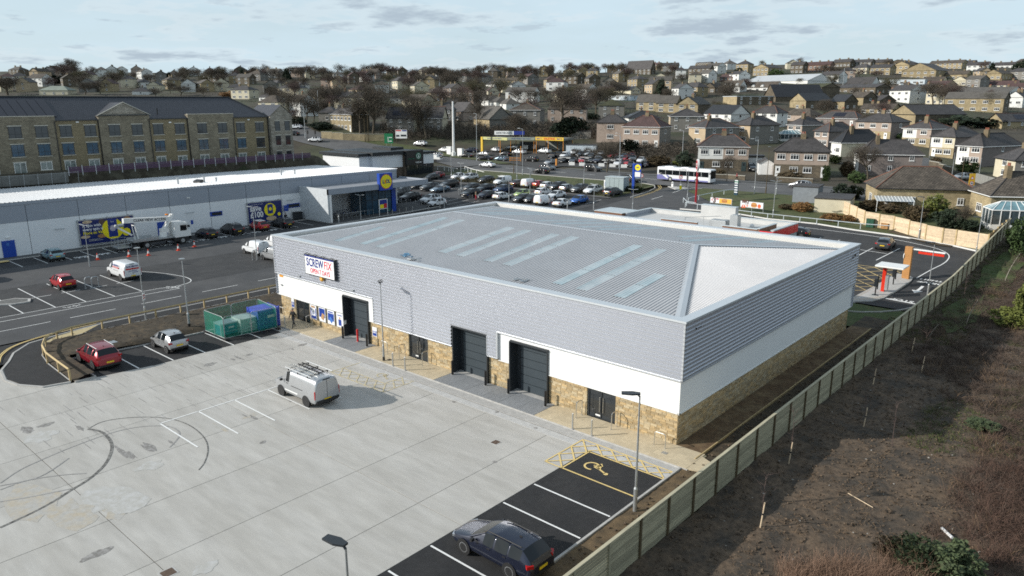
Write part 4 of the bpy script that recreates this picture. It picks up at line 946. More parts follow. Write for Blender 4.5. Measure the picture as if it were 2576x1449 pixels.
# ================================================================== CARE HOME
CSTONE=brickmat('care_home_stone',(.165,.140,.098),(.235,.205,.145),(.21,.185,.135),.6,.17,.012,var=.18)
CBUFF=brickmat('care_home_buff',(.185,.150,.088),(.24,.195,.115),(.21,.175,.11),.44,.11,.008,var=.12)
GABST=brickmat('care_home_gable',(.19,.17,.135),(.30,.275,.23),(.18,.155,.12),.75,.2,.012,var=.2)
CROOF=brickmat('grey_interlocking_tiles',(.040,.043,.055),(.052,.055,.068),(.014,.015,.018),.33,.36,.03,var=.08,rough=.55)
SILL=M('pale_stone_sill',(.42,.40,.34),.8)
care=empty('care_home',(-82,0,7.6),'long three-storey stone care home with dark grey tiled roof behind the supermarket','building')
CZ,CE=7.0,16.25
bays=[(-80,9.15,0,CSTONE),(9.15,16.0,0,CBUFF),(16.0,24.75,1,CSTONE),(24.75,31.9,0,CBUFF),(31.9,41.2,0,CSTONE),(41.2,48.9,0,CBUFF)]
for y0,y1,gb,m_ in bays:
 pr=.28 if m_ is CSTONE else 0
 top=17.0 if m_ is CSTONE else CE
 MB().b2(-8+pr*0,y0+.001,CZ-7.6,pr,y1-.001,top-7.6).build('wall',m_,care,uvbox=True)
 if m_ is CSTONE and not gb:MB().b2(-.35,y0,top-7.6,pr+.06,y1,top-7.5).build('coping',SILL,care)
 else:MB().b2(-.1,y0+.02,top-7.62,pr+.32,y1-.02,top-7.47).build('gutter',ANTH,care)
 MB().tube((pr+.1,y1-.12,CZ-7.6),(pr+.1,y1-.12,CE-7.6),.07,n=6).build('downpipe',BLACK,care)
g=MB();gy0,gy1,gz,pk=16.0,24.75,17.0-7.6,19.15-7.6
g.face([(.28,gy0,gz),(.28,gy1,gz),(.28,(gy0+gy1)/2,pk)]);g.face([(-.1,gy0,gz),(-.1,(gy0+gy1)/2,pk),(-.1,gy1,gz)]);g.build('gable_wall',GABST,care,uvbox=True)
rf=MB();ym=(gy0+gy1)/2
for a in(gy0-.2,gy1+.2):
 rf.face([(.45,a,gz-.1),(.45,ym,pk+.08),(-5.5,ym,pk+.08),(-.5,a,gz-.1)])
rf.build('gable_roof',CROOF,care,uvbox=True)
MB().path([(.4,gy0-.2,gz),(.4,ym,pk+.12),(.4,gy1+.2,gz)],.09,5).build('gable_coping',SILL,care)
rz=20.15-7.6;ez=CE-7.55
rf=MB();rf.face([(.3,-80,ez),(.3,48.9,ez),(-7.2,44.5,rz),(-7.2,-80,rz)]);rf.face([(-7.2,-80,rz),(-7.2,44.5,rz),(-15,48.9,ez),(-15,-80,ez)]);rf.face([(.3,48.9,ez),(-15,48.9,ez),(-7.2,44.5,rz)])
roof_c=rf.build('roof',CROOF,care,uvbox=True);MB().path([(.3,48.9,ez+.05),(-7.2,44.5,rz+.08),(-7.2,-80,rz+.08)],.12,5).build('ridge_tiles',ANTH,roof_c)
MB().b2(-15,-80,-.6,-14.8,48.9,ez).b2(-15,48.7,-.6,0,48.9,ez).build('rear_wall',CBUFF,care,uvbox=True)
k_=(rz-ez)/(-7.5)
for i in range(12):
 y0=9.9-1.42*(i+1);v=[(x,y,ez+(x-.3)*k_+.13)for x,y in((-.75,y0+.05),(-.75,y0+1.40),(-6.2,y0+1.40),(-6.2,y0+.05))]
 mb=MB();mb.face(v);mb.face([(a,b,c-.07)for a,b,c in v][::-1]);mb.build('solar_panel',M('solar_panel_dark',(.012,.012,.022),.25,.2,var=.1),care)
MB().tube((-1.3,27.0,9.2),(-1.3,27.0,10.6),.1,n=6).build('vent_pipe',BLACK,care)
wx=.9
MB().b2(-6,48.92,CZ-7.9,wx,54.0,16.6-7.6).build('wall',GABST,care,uvbox=True)
g=MB();g.face([(wx,48.9,9.0),(wx,54.0,9.0),(wx,51.6,11.0)]);g.build('gable_wall',GABST,care,uvbox=True)
rf=MB();rf.face([(wx+.15,48.7,8.85),(wx+.15,51.6,11.1),(-8,51.6,11.1),(-8,48.7,8.85)]);rf.face([(wx+.15,51.6,11.1),(wx+.15,54.2,8.9),(-8,54.2,8.9),(-8,51.6,11.1)]);rf.build('gable_roof',CROOF,care,uvbox=True)
WG=[GLASS,GLASSB]
def cwin(parent,x,y,z,w,h,mat,bars=2,french=False,axis='x',sill=True,white=False):
 fm=UPVC if white else ANTH;mb=MB();t=.07
 def bb(a0,z0,a1,z1,d0=0.,d1=.05):
  if axis=='x':mb.b2(x+d0,y+a0,z+z0,x+d1,y+a1,z+z1)
  else:mb.b2(x+a0,y-d1,z+z0,x+a1,y-d0,z+z1)
 bb(0,0,t,h);bb(w-t,0,w,h);bb(t,0,w-t,t);bb(t,h-t,w-t,h)
 for i in range(1,bars):bb(w*i/bars-.03,t,w*i/bars+.03,h-t)
 if not french:bb(t,h*.34-.025,w/bars if bars>2 else w-t,h*.34+.025,0,.045)
 fr=mb.build('window',fm,parent)
 mb=MB();bb(t,t,w-t,h-t,.005,.02);mb.build('pane',mat,fr)
 if sill:
  mb=MB();bb(-.15,-.12,w+.15,0,-.02,.12);mb.build('sill',SILL,fr);mb=MB();bb(-.12,h,w+.12,h+.16,-.02,.09);mb.build('lintel',SILL,fr)
 return fr
wy=[2.15,6.0,9.75,13.6,17.5,21.4,25.3,29.35,33.6,37.75,41.75,45.95]
wyl=[y-8.05*0 for y in wy]+[-1.7,-5.6,-9.5,-13.4]
for i,y in enumerate(sorted(wyl)):
 pr=.29 if any(a<=y+.9<=b and m_ is CSTONE for a,b,_,m_ in bays)else .01
 j=sorted(wyl).index(y)
 cwin(care,pr,y,13.6-7.6-.006*y,1.85,1.9,GLASS)
 cwin(care,pr,y,10.65-7.6-.01*y,1.85,1.95,GLASSB if y<45 else GLASS)
 fr_=i%3!=2
 cwin(care,pr,y,(7.55 if fr_ else 8.35)-7.6-.012*y,1.75,2.15 if fr_ else 1.3,M('pale_reflecting_glass',(.16,.19,.18),.15,0,var=.6,scale=.9),french=True,white=True)
for z in(13.55,10.6,7.4):
 for y in(49.9,52.2):cwin(care,wx+.01,y,z-7.75,1.15,2.0,GLASS,1)
for y,z in((12.4,15.9),(28.3,15.5),(44.3,15.7)):MB().b2(.0,y,z-7.6,.1,y+.45,z-7.4).build('wall_vent',UPVC,care)
PUR=M('faded_purple_boards',(.085,.045,.085),.8,var=.25,scale=3)
pf=empty('purple_fence',(-78.4,0,7.6),'low purple board fence along the bank below the care home','fence')
for i in range(22):
 y0=9.0+2.15*i
 for j in range(4):MB().b2(-.03,y0+.03,.15+j*.26,.03,y0+2.1,.15+j*.26+.20).build('board',PUR,pf)
 MB().b2(-.06,y0-.05,-.3,.06,y0+.05,1.4).build('post',GALV,pf)
wf=empty('grey_block_wall',(-78.3,-20,6.9),'grey concrete retaining wall below the left end of the care home','wall')
for i in range(12):MB().b2(-.15,i*2.4,-.6,.15,i*2.4+2.37,1.0).build('wall_panel',M('grey_wall_block',(.15,.15,.14),.9,var=.15),wf)
hf=empty('site_fence',(-77.4,-6,6.6),'line of bare metal site fence posts and rails on the bank','fence')
for i in range(9):MB().tube((0,i*2.0,-.6),(0,i*2.0+.1,1.5),.03,n=5).build('post',GALV,hf)
MB().path([(0,0,1.4),(0,16,1.35)],.02,4).build('rail',GALV,hf)
# ================================================================== COFFEE SHOP
sb=empty('coffee_shop',(-78.5,72,2.0),'dark-roofed coffee shop with white walls and a black corner sign box','building')
BRN=brickmat('brown_brick',(.10,.075,.055),(.14,.105,.075),(.12,.10,.08),.3,.1,.01)
for q in(((-14,-3,0,0,0,2.2),BRN),((-14,-3,2.2,0,0,5.2),LWH),((-14,0.02,0,1.0,9,2.2),BRN),((-14,.02,2.2,1.0,9,5.2),LWH),((-14,9.02,0,1.6,18.5,5.0),BRN)):
 b_=q[0];MB().b2(b_[0],b_[1],b_[2],b_[3],b_[4],b_[5]).build('wall',q[1],sb,uvbox=True)
SBR=M('black_standing_seam',(.022,.026,.03),.45,.3)
for b_ in((-14.6,-3.6,5.2,.6,-.5,5.8),(-14.6,-.4,5.2,1.7,8.9,6.0),(-14.6,9.0,5.0,2.2,18.9,5.5),(-9,8,6.0,-2,12,6.6)):MB().b2(*b_).build('roof',SBR,sb)
MB().b2(1.65,14.6,2.6,1.72,18.4,4.95).build('white_panel',LWH,sb)
wn=MB().b2(1.65,9.6,.15,1.70,18.0,2.5).build('shopfront_glazing',GLASS,sb)
for y in(9.6,10.8,12.0,13.4,14.8,16.4,17.9):MB().b2(1.70,y,.15,1.78,y+.1,2.5).build('mullion',ANTH,wn)
sgn=MB().b2(1.0,9.2,2.5,2.3,14.5,6.0).build('sign_box',BLACK,sb)
disc(sgn,2.32,12.9,4.6,.85,M('cup_green',(.01,.13,.07),.4),'green_roundel');disc(sgn,2.33,12.9,4.6,.6,UPVC,'roundel_ring');disc(sgn,2.34,12.9,4.6,.5,MATS['cup_green'],'green_roundel')
mb=MB();mb.ball((2.35,12.9,4.75),.14,8);mb.b2(2.34,12.75,4.25,2.36,13.05,4.65);mb.build('figure_mark',UPVC,sgn)
text('STARBUCKS',.42,UPVC,sgn,(2.33,12.9,3.1),FX,bold=.012,sx=.85);text('DRIVE THRU',.4,MATS['cup_green'],sgn,(2.33,10.6,4.0),FX,bold=.01,sx=.9)
o=empty('blue_totem',(-74.5,70.5,1.3),'blue box sign standing before the coffee shop wall','sign');MB().b2(-.4,-1.5,0,.4,1.5,3.2).build('sign_box',BLUE,o)
# ================================================================== BURGER RESTAURANT
br=empty('burger_restaurant',(0,0,.5),'low burger restaurant with parapets, white membrane roof and red corner band','building')
MEM=M('pale_roof_membrane',(.50,.50,.49),.75,var=.08,scale=.8);TIMB=M('brown_timber_cladding',(.16,.075,.04),.7,var=.2,scale=2);CAPG=M('grey_coping_metal',(.55,.60,.62),.4,.3);RB=M('bright_red_band',(.60,.012,.02),.35)
b=lambda*a,name='wall',mat=LWH:MB().b2(*a).build(name,mat,br)
b(5.3,43,-1,26.3,56.3,3.3,mat=M('grey_render_panel',(.33,.36,.37),.7));b(5.6,43.3,3.3,26,56,3.42,name='roof',mat=MEM);b(.7,46,-1,5.28,53,3.5,mat=TIMB)
def parapet(x0,y0,x1,y1,z,m_=MEM,name='parapet'):
 p_=b(x0,y0,3.3,x1,y1,z,name=name,mat=m_);MB().b2(x0-.06,y0-.06,z,x1+.06,y1+.06,z+.07).build('coping',CAPG,p_)
parapet(5.3,49.7,5.6,55.95,4.0,GREYW);parapet(5.3,56.02,13.4,56.3,4.0);parapet(18.4,56.02,26.3,56.3,4.0);parapet(13.45,55.7,18.35,56.6,5.25);parapet(26.0,48.9,26.3,55.95,4.0);parapet(.7,49,5.2,53,4.0,TIMB)
parapet(11.5,48.6,16.6,48.9,4.0,TIMB);parapet(20,48.6,24.4,48.9,4.0,TIMB);parapet(24.46,48.6,24.72,53.7,4.1,TIMB)
b(26.31,48.6,3.0,26.42,56.3,3.92,name='red_band',mat=RB);b(24.8,48.45,3.0,26.3,48.57,3.92,name='red_band',mat=RB)
for x,y,s_ in((17.4,50.3,(2.2,1.3,.8)),(20.0,50.6,(1.0,1.0,1.6)),(18.2,52.6,(1.1,.5,.6))):MB().b2(x,y,3.42,x+s_[0],y+s_[1],3.42+s_[2]).b2(x+.1,y+.1,3.42+s_[2],x+s_[0]-.1,y+s_[1]-.1,3.5+s_[2]).build('roof_plant',GALV,br)
mb=MB();mb.path([(14.2,50,3.45),(14.2,50,4.3),(17.6,53.2,4.4)],.03,5);mb.path([(16,51.5,4.35),(16,51.5,3.4)],.03,5);mb.build('guard_rail',GALV,br)
mb=MB();mb.ball((21.9,53.0,3.6),.3,10);mb.build('roof_dome',UPVC,br)
# ================================================================== VEHICLES
def paint(name,col,metal=.3,rough=.28):return M('paint_'+name,col,rough,metal,var=.03,coat=.8)
PT=dict(black=paint('black',(.010,.011,.013)),navy=paint('navy',(.010,.014,.032)),grey=paint('grey',(.06,.065,.07)),silver=paint('silver',(.42,.43,.44),.5),white=paint('white',(.72,.73,.74),0,.3),red=paint('red',(.42,.010,.016),.1),wine=paint('wine_red',(.26,.006,.018),.35),blue=paint('blue',(.01,.11,.42)),pale=paint('pale_blue',(.22,.36,.40),.3),darkblue=paint('dark_blue',(.012,.035,.10)),green=paint('lime_green',(.30,.40,.13)),brown=paint('brown',(.05,.025,.02)),bluegrey=paint('blue_grey',(.16,.22,.28),.5))
CGLASS=M('car_glass',(.008,.010,.012),.04,0,var=.1,spec=.55);TRIMB=M('black_car_trim',(.014,.014,.015),.6,var=.1)
HL=M('headlamp_clear',(.55,.57,.6),.1,.5,var=.1);TL=M('tail_lamp_red',(.38,.008,.008),.15,var=.1);PY=M('rear_plate_yellow',(.72,.50,.02),.4,var=.03);PWH=M('front_plate_white',(.7,.7,.68),.4,var=.03)
RIM=M('alloy_rim',(.45,.46,.47),.3,.8,var=.05)
TYPES={'hatch':dict(L=4.15,W=1.78,wr=.315,ax=(.80,3.38),st=[(0,.34,.56,.60,.62,.50),(.10,.22,.64,.69,.86,.66),(.5,.20,.74,.80,.95,.72),(1.05,.20,.92,.97,.97,.80),(1.85,.20,.95,1.40,.98,.68),(2.45,.20,.96,1.46,1.0,.70),(2.55,.20,.96,1.46,1.0,.70),(3.30,.20,.98,1.41,.99,.68),(3.42,.20,.99,1.39,.98,.67),(3.72,.20,1.00,1.33,.96,.66),(4.05,.24,.99,1.03,.92,.74),(4.15,.34,.78,.84,.84,.66)],ws=3,fd=(4,),rd=(6,),q=(8,),rw=9),'mini':dict(L=3.72,W=1.66,wr=.30,ax=(.66,3.05),st=[(0,.34,.60,.66,.60,.48),(.10,.22,.68,.75,.86,.66),(.4,.20,.80,.87,.94,.74),(.85,.20,.94,1.00,.97,.80),(1.50,.20,.96,1.42,.99,.68),(2.15,.20,.97,1.50,1.0,.70),(2.23,.20,.97,1.50,1.0,.70),(2.85,.20,.99,1.46,.99,.68),(2.95,.20,1.0,1.44,.98,.67),(3.20,.20,1.0,1.38,.96,.66),(3.62,.24,.98,1.03,.92,.76),(3.72,.34,.74,.82,.84,.66)],ws=3,fd=(4,),rd=(6,),q=(),rw=9),'suv':dict(L=4.55,W=1.88,wr=.36,ax=(.88,3.55),st=[(0,.38,.70,.76,.66,.54),(.10,.26,.80,.88,.88,.70),(.5,.24,.92,.98,.96,.76),(1.15,.24,1.06,1.11,.98,.82),(1.90,.24,1.08,1.58,.99,.70),(2.55,.24,1.09,1.65,1.0,.72),(2.66,.24,1.09,1.65,1.0,.72),(3.45,.24,1.13,1.61,.99,.70),(3.56,.24,1.14,1.60,.98,.69),(4.00,.24,1.18,1.54,.96,.68),(4.40,.28,1.12,1.17,.93,.76),(4.55,.40,.88,.94,.86,.68)],ws=3,fd=(4,),rd=(6,),q=(8,),rw=9),'saloon':dict(L=4.75,W=1.84,wr=.33,ax=(.86,3.75),st=[(0,.34,.54,.58,.62,.50),(.10,.22,.62,.68,.86,.66),(.6,.20,.74,.80,.95,.72),(1.35,.20,.90,.95,.97,.80),(2.15,.20,.93,1.36,.98,.66),(2.65,.20,.94,1.43,1.0,.68),(2.75,.20,.94,1.43,1.0,.68),(3.40,.20,.96,1.38,.99,.66),(3.50,.20,.97,1.36,.98,.65),(3.60,.20,.98,1.32,.98,.65),(4.20,.22,1.00,1.04,.95,.78),(4.66,.26,.96,1.0,.90,.74),(4.75,.36,.76,.80,.84,.66)],ws=3,fd=(4,),rd=(6,),q=(),rw=9),'estate':dict(L=4.70,W=1.81,wr=.335,ax=(.93,3.60),st=[(0,.34,.56,.60,.60,.48),(.10,.22,.64,.70,.85,.66),(.55,.20,.75,.81,.95,.74),(1.22,.20,.93,.98,.97,.82),(2.05,.20,.96,1.40,.98,.70),(2.62,.20,.97,1.47,1.0,.71),(2.72,.20,.97,1.47,1.0,.71),(3.42,.20,.99,1.46,.99,.70),(3.50,.20,1.0,1.455,.99,.70),(4.12,.20,1.03,1.41,.96,.68),(4.58,.24,1.02,1.07,.92,.74),(4.70,.36,.78,.84,.86,.68)],ws=3,fd=(4,),rd=(6,),q=(8,),rw=9),'van':dict(L=4.97,W=1.99,wr=.35,ax=(1.0,3.93),st=[(0,.36,.74,.82,.66,.54),(.12,.24,.88,.98,.88,.74),(.5,.22,1.04,1.12,.95,.82),(.95,.22,1.14,1.22,.97,.88),(1.62,.22,1.20,1.80,.98,.78),(2.02,.22,1.20,1.94,.99,.80),(2.12,.22,1.20,1.95,.99,.80),(3.6,.22,1.2,1.97,1.0,.82),(4.75,.22,1.2,1.96,.98,.81),(4.88,.22,1.2,1.93,.97,.80),(4.97,.34,1.2,1.80,.94,.76)],ws=3,fd=(4,),rd=(),q=(),rw=None),'smallvan':dict(L=4.40,W=1.83,wr=.32,ax=(.88,3.58),st=[(0,.36,.68,.75,.66,.54),(.12,.24,.80,.88,.88,.72),(.5,.22,.94,1.00,.95,.80),(.98,.22,1.06,1.13,.97,.85),(1.66,.22,1.10,1.62,.98,.76),(2.10,.22,1.10,1.78,.99,.78),(2.2,.22,1.10,1.79,.99,.78),(3.3,.22,1.1,1.82,1.0,.80),(4.2,.22,1.1,1.80,.98,.79),(4.32,.22,1.1,1.77,.97,.78),(4.40,.34,1.1,1.66,.94,.74)],ws=3,fd=(4,),rd=(),q=(),rw=None),}
def wheel_meshes(r):
 t=MB().tube((0,-.10,0),(0,.10,0),r,r,20)
 tm=t.mesh('tyre',RUBBER,True);
 for p in tm.polygons:
  if len(p.vertices)>4:p.use_smooth=False
 m_=MB();n=7
 m_.tube((0,-.104,0),(0,-.085,0),r*.20,r*.20,10)
 for i in range(n):
  a=2*math.pi*i/n;m_.box(math.cos(a)*r*.40,-.095,math.sin(a)*r*.40,r*.52,.014,r*.17,ry=-a)
 i0=len(m_.v);k=20
 for rr in(r*.60,r*.70):
  for i in range(k):a=2*math.pi*i/k;m_.v.append((rr*math.cos(a),-.106,rr*math.sin(a)))
 for i in range(k):m_.f.append((i0+i,i0+(i+1)%k,i0+k+(i+1)%k,i0+k+i));m_.m.append(0)
 return tm,m_.mesh('rim',RIM)
def body_meshes(T,levels=2):
 W2=T['W']/2;L_=T['L'];st=T['st'];bm=bmesh.new();rows=[]
 for x,zl,zb,zt,wb,wt in st:
  h=zb-zl;cr_=.045 if zt>zb+.15 else .03
  half=[(0,zl),(W2*min(wb,.9)*.86,zl),(W2*wb*.985,zl+.14),(W2*wb*1.0,zl+h*.55),(W2*wb*.965,zb),(W2*wt,zt),(W2*wt*.5,zt+cr_*.8),(0,zt+cr_)]
  row=[bm.verts.new((x-L_/2,-w,z))for w,z in half]+[bm.verts.new((x-L_/2,w,z))for w,z in half[-2:0:-1]]
  rows.append(row)
 nseg=len(rows[0])
 gi={}
 names=['body','lower_trim','windscreen','rear_window','front_side_window','rear_side_window','quarter_window']
 for i in range(len(rows)-1):
  for j in range(nseg):
   a,b=rows[i][j],rows[i][(j+1)%nseg];c,d=rows[i+1][(j+1)%nseg],rows[i+1][j]
   f=bm.faces.new((a,b,c,d));side=j in(4,nseg-5);top=j in(5,6,7,8)
   mi=0
   if j in(0,1,nseg-1,nseg-2):mi=1
   if side and i in T['fd']:mi=4
   if side and i in T['rd']:mi=5
   if side and i in T['q']:mi=6
   if i==T['ws']and top:mi=2
   if T['rw']is not None and i==T['rw']and top:mi=3
   f.material_index=mi
 bm.faces.new(rows[0][::-1]);bm.faces.new(rows[-1])
 bmesh.ops.recalc_face_normals(bm,faces=bm.faces[:])
 cl=bm.edges.layers.float.new('crease_edge')
 for e in bm.edges:
  ms={f.material_index for f in e.link_faces}
  if len(ms)>1 and 1 not in ms:
   e[cl]=1.0
  if any(len(f.verts)>4 for f in e.link_faces):e[cl]=.45
 cv=bm.verts.layers.float.new('crease_vert')
 for v in bm.verts:
  k_=[f.material_index for f in v.link_faces]
  for g_ in(2,3,4,5,6):
   if k_.count(g_)==1:v[cv]=.8
 me=bpy.data.meshes.new('cage');bm.to_mesh(me);bm.free()
 o=bpy.data.objects.new('cage',me);COL.objects.link(o);md=o.modifiers.new('s','SUBSURF');md.levels=levels;md.render_levels=levels
 dg=bpy.context.evaluated_depsgraph_get();ev=o.evaluated_get(dg);em=bpy.data.meshes.new_from_object(ev);bpy.data.objects.remove(o)
 out={}
 vs=[tuple(v.co)for v in em.vertices]
 for mi,nm in enumerate(names):
  for sgn in((0,)if mi<4 else(-1,1)):
   idx={};vv=[];ff=[]
   for p in em.polygons:
    if p.material_index!=mi:continue
    if sgn and(p.center.y>0)!=(sgn>0):continue
    q=[]
    for v in p.vertices:
     if v not in idx:idx[v]=len(vv);vv.append(vs[v])
     q.append(idx[v])
    ff.append(q)
   if not ff:continue
   m2=bpy.data.meshes.new(nm);m2.from_pydata(vv,[],ff);m2.polygons.foreach_set('use_smooth',[True]*len(ff))
   m2.materials.append(PT['grey']if mi==0 else TRIMB if mi==1 else CGLASS)
   out[(nm,sgn)]=m2
 return out
PROTO={}
def proto(kind,detail):
 key=(kind,detail)
 if key in PROTO:return PROTO[key]
 T=TYPES[kind];ms=body_meshes(T,2 if detail else 1);W2=T['W']/2;L_=T['L'];st=T['st'];parts=[]
 van=T['rw']is None
 for(nm,s_),me in ms.items():parts.append((nm,me,(0,0,0)))
 tm,rm=wheel_meshes(T['wr'])
 for ax in T['ax']:
  for s_ in(-1,1):
   parts.append(('wheel',(tm,rm),(ax-L_/2,s_*(W2-.105),T['wr'],s_)))
   mb=MB();mb.tube((0,-.012,0),(0,.012,0),T['wr']*1.16,T['wr']*1.16,18);parts.append(('wheel_arch',mb.mesh('wheel_arch',TRIMB),(ax-L_/2,s_*(W2-.012),T['wr']+.015)))
 zf=st[1][2];zr=st[-2][2]
 for s_ in(-1,1):
  parts.append(('headlight',MB().box(.21-L_/2,s_*W2*.68,zf-.05,.26,.30,.10,rz=-s_*.5).mesh('headlight',HL),(0,0,0)))
  if van:parts.append(('tail_light',MB().box(L_/2-.045,s_*W2*.905,.98,.07,.10,.55).mesh('tail_light',TL),(0,0,0)))
  else:parts.append(('tail_light',MB().box(L_/2-.14,s_*W2*.78,zr-.12,.20,.30,.15,rz=s_*.5).mesh('tail_light',TL),(0,0,0)))
  parts.append(('mirror',MB().box(st[3][0]+.35-L_/2,s_*(W2+.08),st[4][2]+.06,.12,.18,.13).mesh('mirror',TRIMB),(0,0,0)))
 parts.append(('grille',MB().box(.03-L_/2,0,.48,.10,W2*1.0,.16).mesh('grille',TRIMB),(0,0,0)))
 parts.append(('front_plate',MB().box(-.035-L_/2,0,.40,.02,.52,.11).mesh('front_plate',PWH),(0,0,0)))
 parts.append(('rear_plate',MB().box(L_/2+.025,0,.66 if not van else .58,.02,.52,.12).mesh('rear_plate',PY),(0,0,0)))
 parts.append(('rear_bumper',MB().box(L_/2-.06,0,.42,.14,W2*1.62,.16).mesh('rear_bumper',TRIMB),(0,0,0)))
 if not van:
  a=st[3];b_=st[4]
  mb=MB()
  for s_ in(-1,1):mb.tube((a[0]-L_/2+.05,s_*W2*(a[4]*.93),a[3]-.01),(b_[0]-L_/2,s_*W2*b_[5]*1.0,b_[3]-.015),.035,.03,6)
  parts.append(('pillar',mb.mesh('pillar',PT['grey']),(0,0,0)))
 if kind in('suv','estate'):
  for s_ in(-1,1):parts.append(('roof_rail',MB().tube((st[4][0]+.15-L_/2,s_*W2*.66,st[5][3]+.03),(st[9][0]-.1-L_/2,s_*W2*.63,st[8][3]+.045),.025,n=6).mesh('roof_rail',GALV),(0,0,0)))
 if detail:
  mb=MB()
  for s_ in(-1,1):
   for i in(T['fd']and(T['fd'][0]+1,)or()):mb.box(st[i][0]-.22-L_/2,s_*(W2*.985),st[i][2]-.10,.16,.03,.03)
   if T['rd']:mb.box(st[7][0]-.12-L_/2,s_*(W2*.985),st[7][2]-.10,.16,.03,.03)
  parts.append(('door_handles',mb.mesh('door_handles',TRIMB),(0,0,0)))
  if not van:parts.append(('aerial',MB().box(st[8][0]-L_/2-.0,0,st[8][3]+.07,.14,.03,.06).mesh('aerial',TRIMB),(0,0,0)))
  else:
   parts.append(('door_seam',MB().box(L_/2+.003,0,1.2,.012,.02,1.35).mesh('door_seam',TRIMB),(0,0,0)))
   mb=MB()
   for s_ in(-1,1):mb.box(.45,s_*(W2*.985),1.02,1.3,.02,.03)
   parts.append(('slide_rail',mb.mesh('slide_rail',TRIMB),(0,0,0)))
   parts.append(('high_brake_light',MB().box(L_/2-.02,0,st[-2][3]-.02,.06,.5,.06).mesh('high_brake_light',TRIMB),(0,0,0)))
 PROTO[key]=parts;return parts
NCAR=0
def vehicle(kind,col,p,rz,label,group=None,detail=1,name=None,cat=None,lite=False,sc=1.0):
 nm=name or('van' if 'van' in kind else 'parked_car')
 o=empty(nm,p,label,cat or('van' if 'van' in kind else 'car'),group,rz);o.scale=(sc,sc,sc)
 for n_,me,loc in proto(kind,detail):
  if lite and n_ in('wheel_arch','grille','aerial','pillar','rear_bumper','roof_rail','mirror'):continue
  if n_=='wheel':
   w=link('wheel',me[0],o,loc[:3]);r=link('rim',me[1],w)
   if loc[3]>0:r.rotation_euler=(0,0,math.pi)
   continue
  c=link(n_,me,o,loc)
  if n_ in('body','pillar'):c.material_slots[0].link='OBJECT';c.material_slots[0].material=PT[col]
  if n_=='roof_rail' and col not in('wine',):c.material_slots[0].link='OBJECT';c.material_slots[0].material=TRIMB
 return o
def V(x,y,h=0):return(x,y,G(x,y)+h)
vehicle('estate','navy',V(40.55,-14.55),0,'black-blue estate car parked by the timber fence in the nearest bays')
vehicle('suv','wine',V(.95,-16.38),0,'glossy dark red crossover with silver roof rails beside the soil bank');vehicle('mini','silver',V(1.4,-11.2),0,'small rounded silver hatchback parked beside the soil bank')
vn=vehicle('van','silver',V(18.55,-9.78),0,'silver panel van with a loaded roof rack in the middle of the yard')
for n_ in('rack_bar',):
 for x in(-.7,.4,1.5):MB().tube((x,-.78,2.04),(x,.78,2.04),.025,n=6).b2(x-.03,-.8,1.93,x+.03,-.74,2.05).b2(x-.03,.74,1.93,x+.03,.8,2.05).build('rack_bar',BLACK,vn)
MB().tube((-1.0,-.8,2.1),(2.0,-.8,2.1),.03,n=6).tube((-1.0,.8,2.1),(2.0,.8,2.1),.03,n=6).build('rack_rail',GALV,vn)
MB().box(2.50,0,.50,.12,1.7,.14).build('step_bumper',TRIMB,vn);MB().box(-.2,-.995,.62,1.5,.03,.06).build('side_moulding',UPVC,vn)
for w in vn.children:
 if w.name.startswith('wheel')and w.children:
  r=w.children[0];r.material_slots[0].link='OBJECT';r.material_slots[0].material=TRIMB
def ladder(p,L_,w,label,mat):
 o=empty('ladder',p,label,'ladder');mb=MB();mb.b2(-L_/2,-w/2,0,L_/2,-w/2+.03,.08).b2(-L_/2,w/2-.03,0,L_/2,w/2,.08);mb.build('stile',mat,o)
 n=int(L_/.28)
 for i in range(n):MB().tube((-L_/2+.14+i*.28,-w/2+.03,.04),(-L_/2+.14+i*.28,w/2-.03,.04),.015,n=5).build('rung',mat,o)
ladder((18.85,-10.1,2.08),2.9,.36,'pale aluminium ladder on the roof rack of the silver van',STEEL);ladder((18.95,-9.55,2.08),2.5,.34,'dark folded ladder beside the pale one on the silver van',TRIMB)
tv=vehicle('van','white',V(-27.45,-3.3),0,'white panel van with red lettering on its side and rear doors');tv.scale=(1.06,1.0,.99)
text('ANDREWS',.30,NAVY,tv,(.55,-1.002,1.62),FY,bold=.004);MB().box(.55,-1.0,1.38,1.5,.012,.16).build('red_stripe',REDP,tv);MB().box(.5,-1.007,1.38,1.1,.006,.04).build('stripe_print',UPVC,tv)
text('ANDREWS',.28,NAVY,tv,(2.50,0,1.62),FX,bold=.004);MB().box(2.50,0,1.36,.012,1.45,.16).build('red_stripe',REDP,tv);MB().box(2.50,0,1.12,.012,.9,.05).box(2.50,.3,.95,.012,.5,.05).build('door_print',NAVY,tv)
vehicle('mini','red',V(-27.4,-9.6),0,'small bright red hatchback in the bay left of the white van');vehicle('hatch','pale',V(-44.4,-5.2),0,'pale blue hatchback parked against the supermarket wall')
vehicle('saloon','black',V(-38.3,-14.9),0,'dark car cut by the left edge of the picture');
for k_,x,y,t_,c_,lb in((4,1590,350,'hatch','black','black hatchback nearest the boom lift truck'),(4,1775,320,'suv','black','dark crossover second from the boom lift truck'),(4,1975,290,'mini','red','dark red small hatchback with a white roof by the supermarket wall'),(4,2245,285,'estate','black','black car with roof rails nearest the porch')):
 p=A(k_,x,y);o=vehicle(t_,c_,V(-44.6,p.y),0,lb,'cars parked against the supermarket wall')
 if lb.startswith('dark red'):MB().box(.35,0,1.515,1.55,1.1,.03).build('white_roof',UPVC,o)
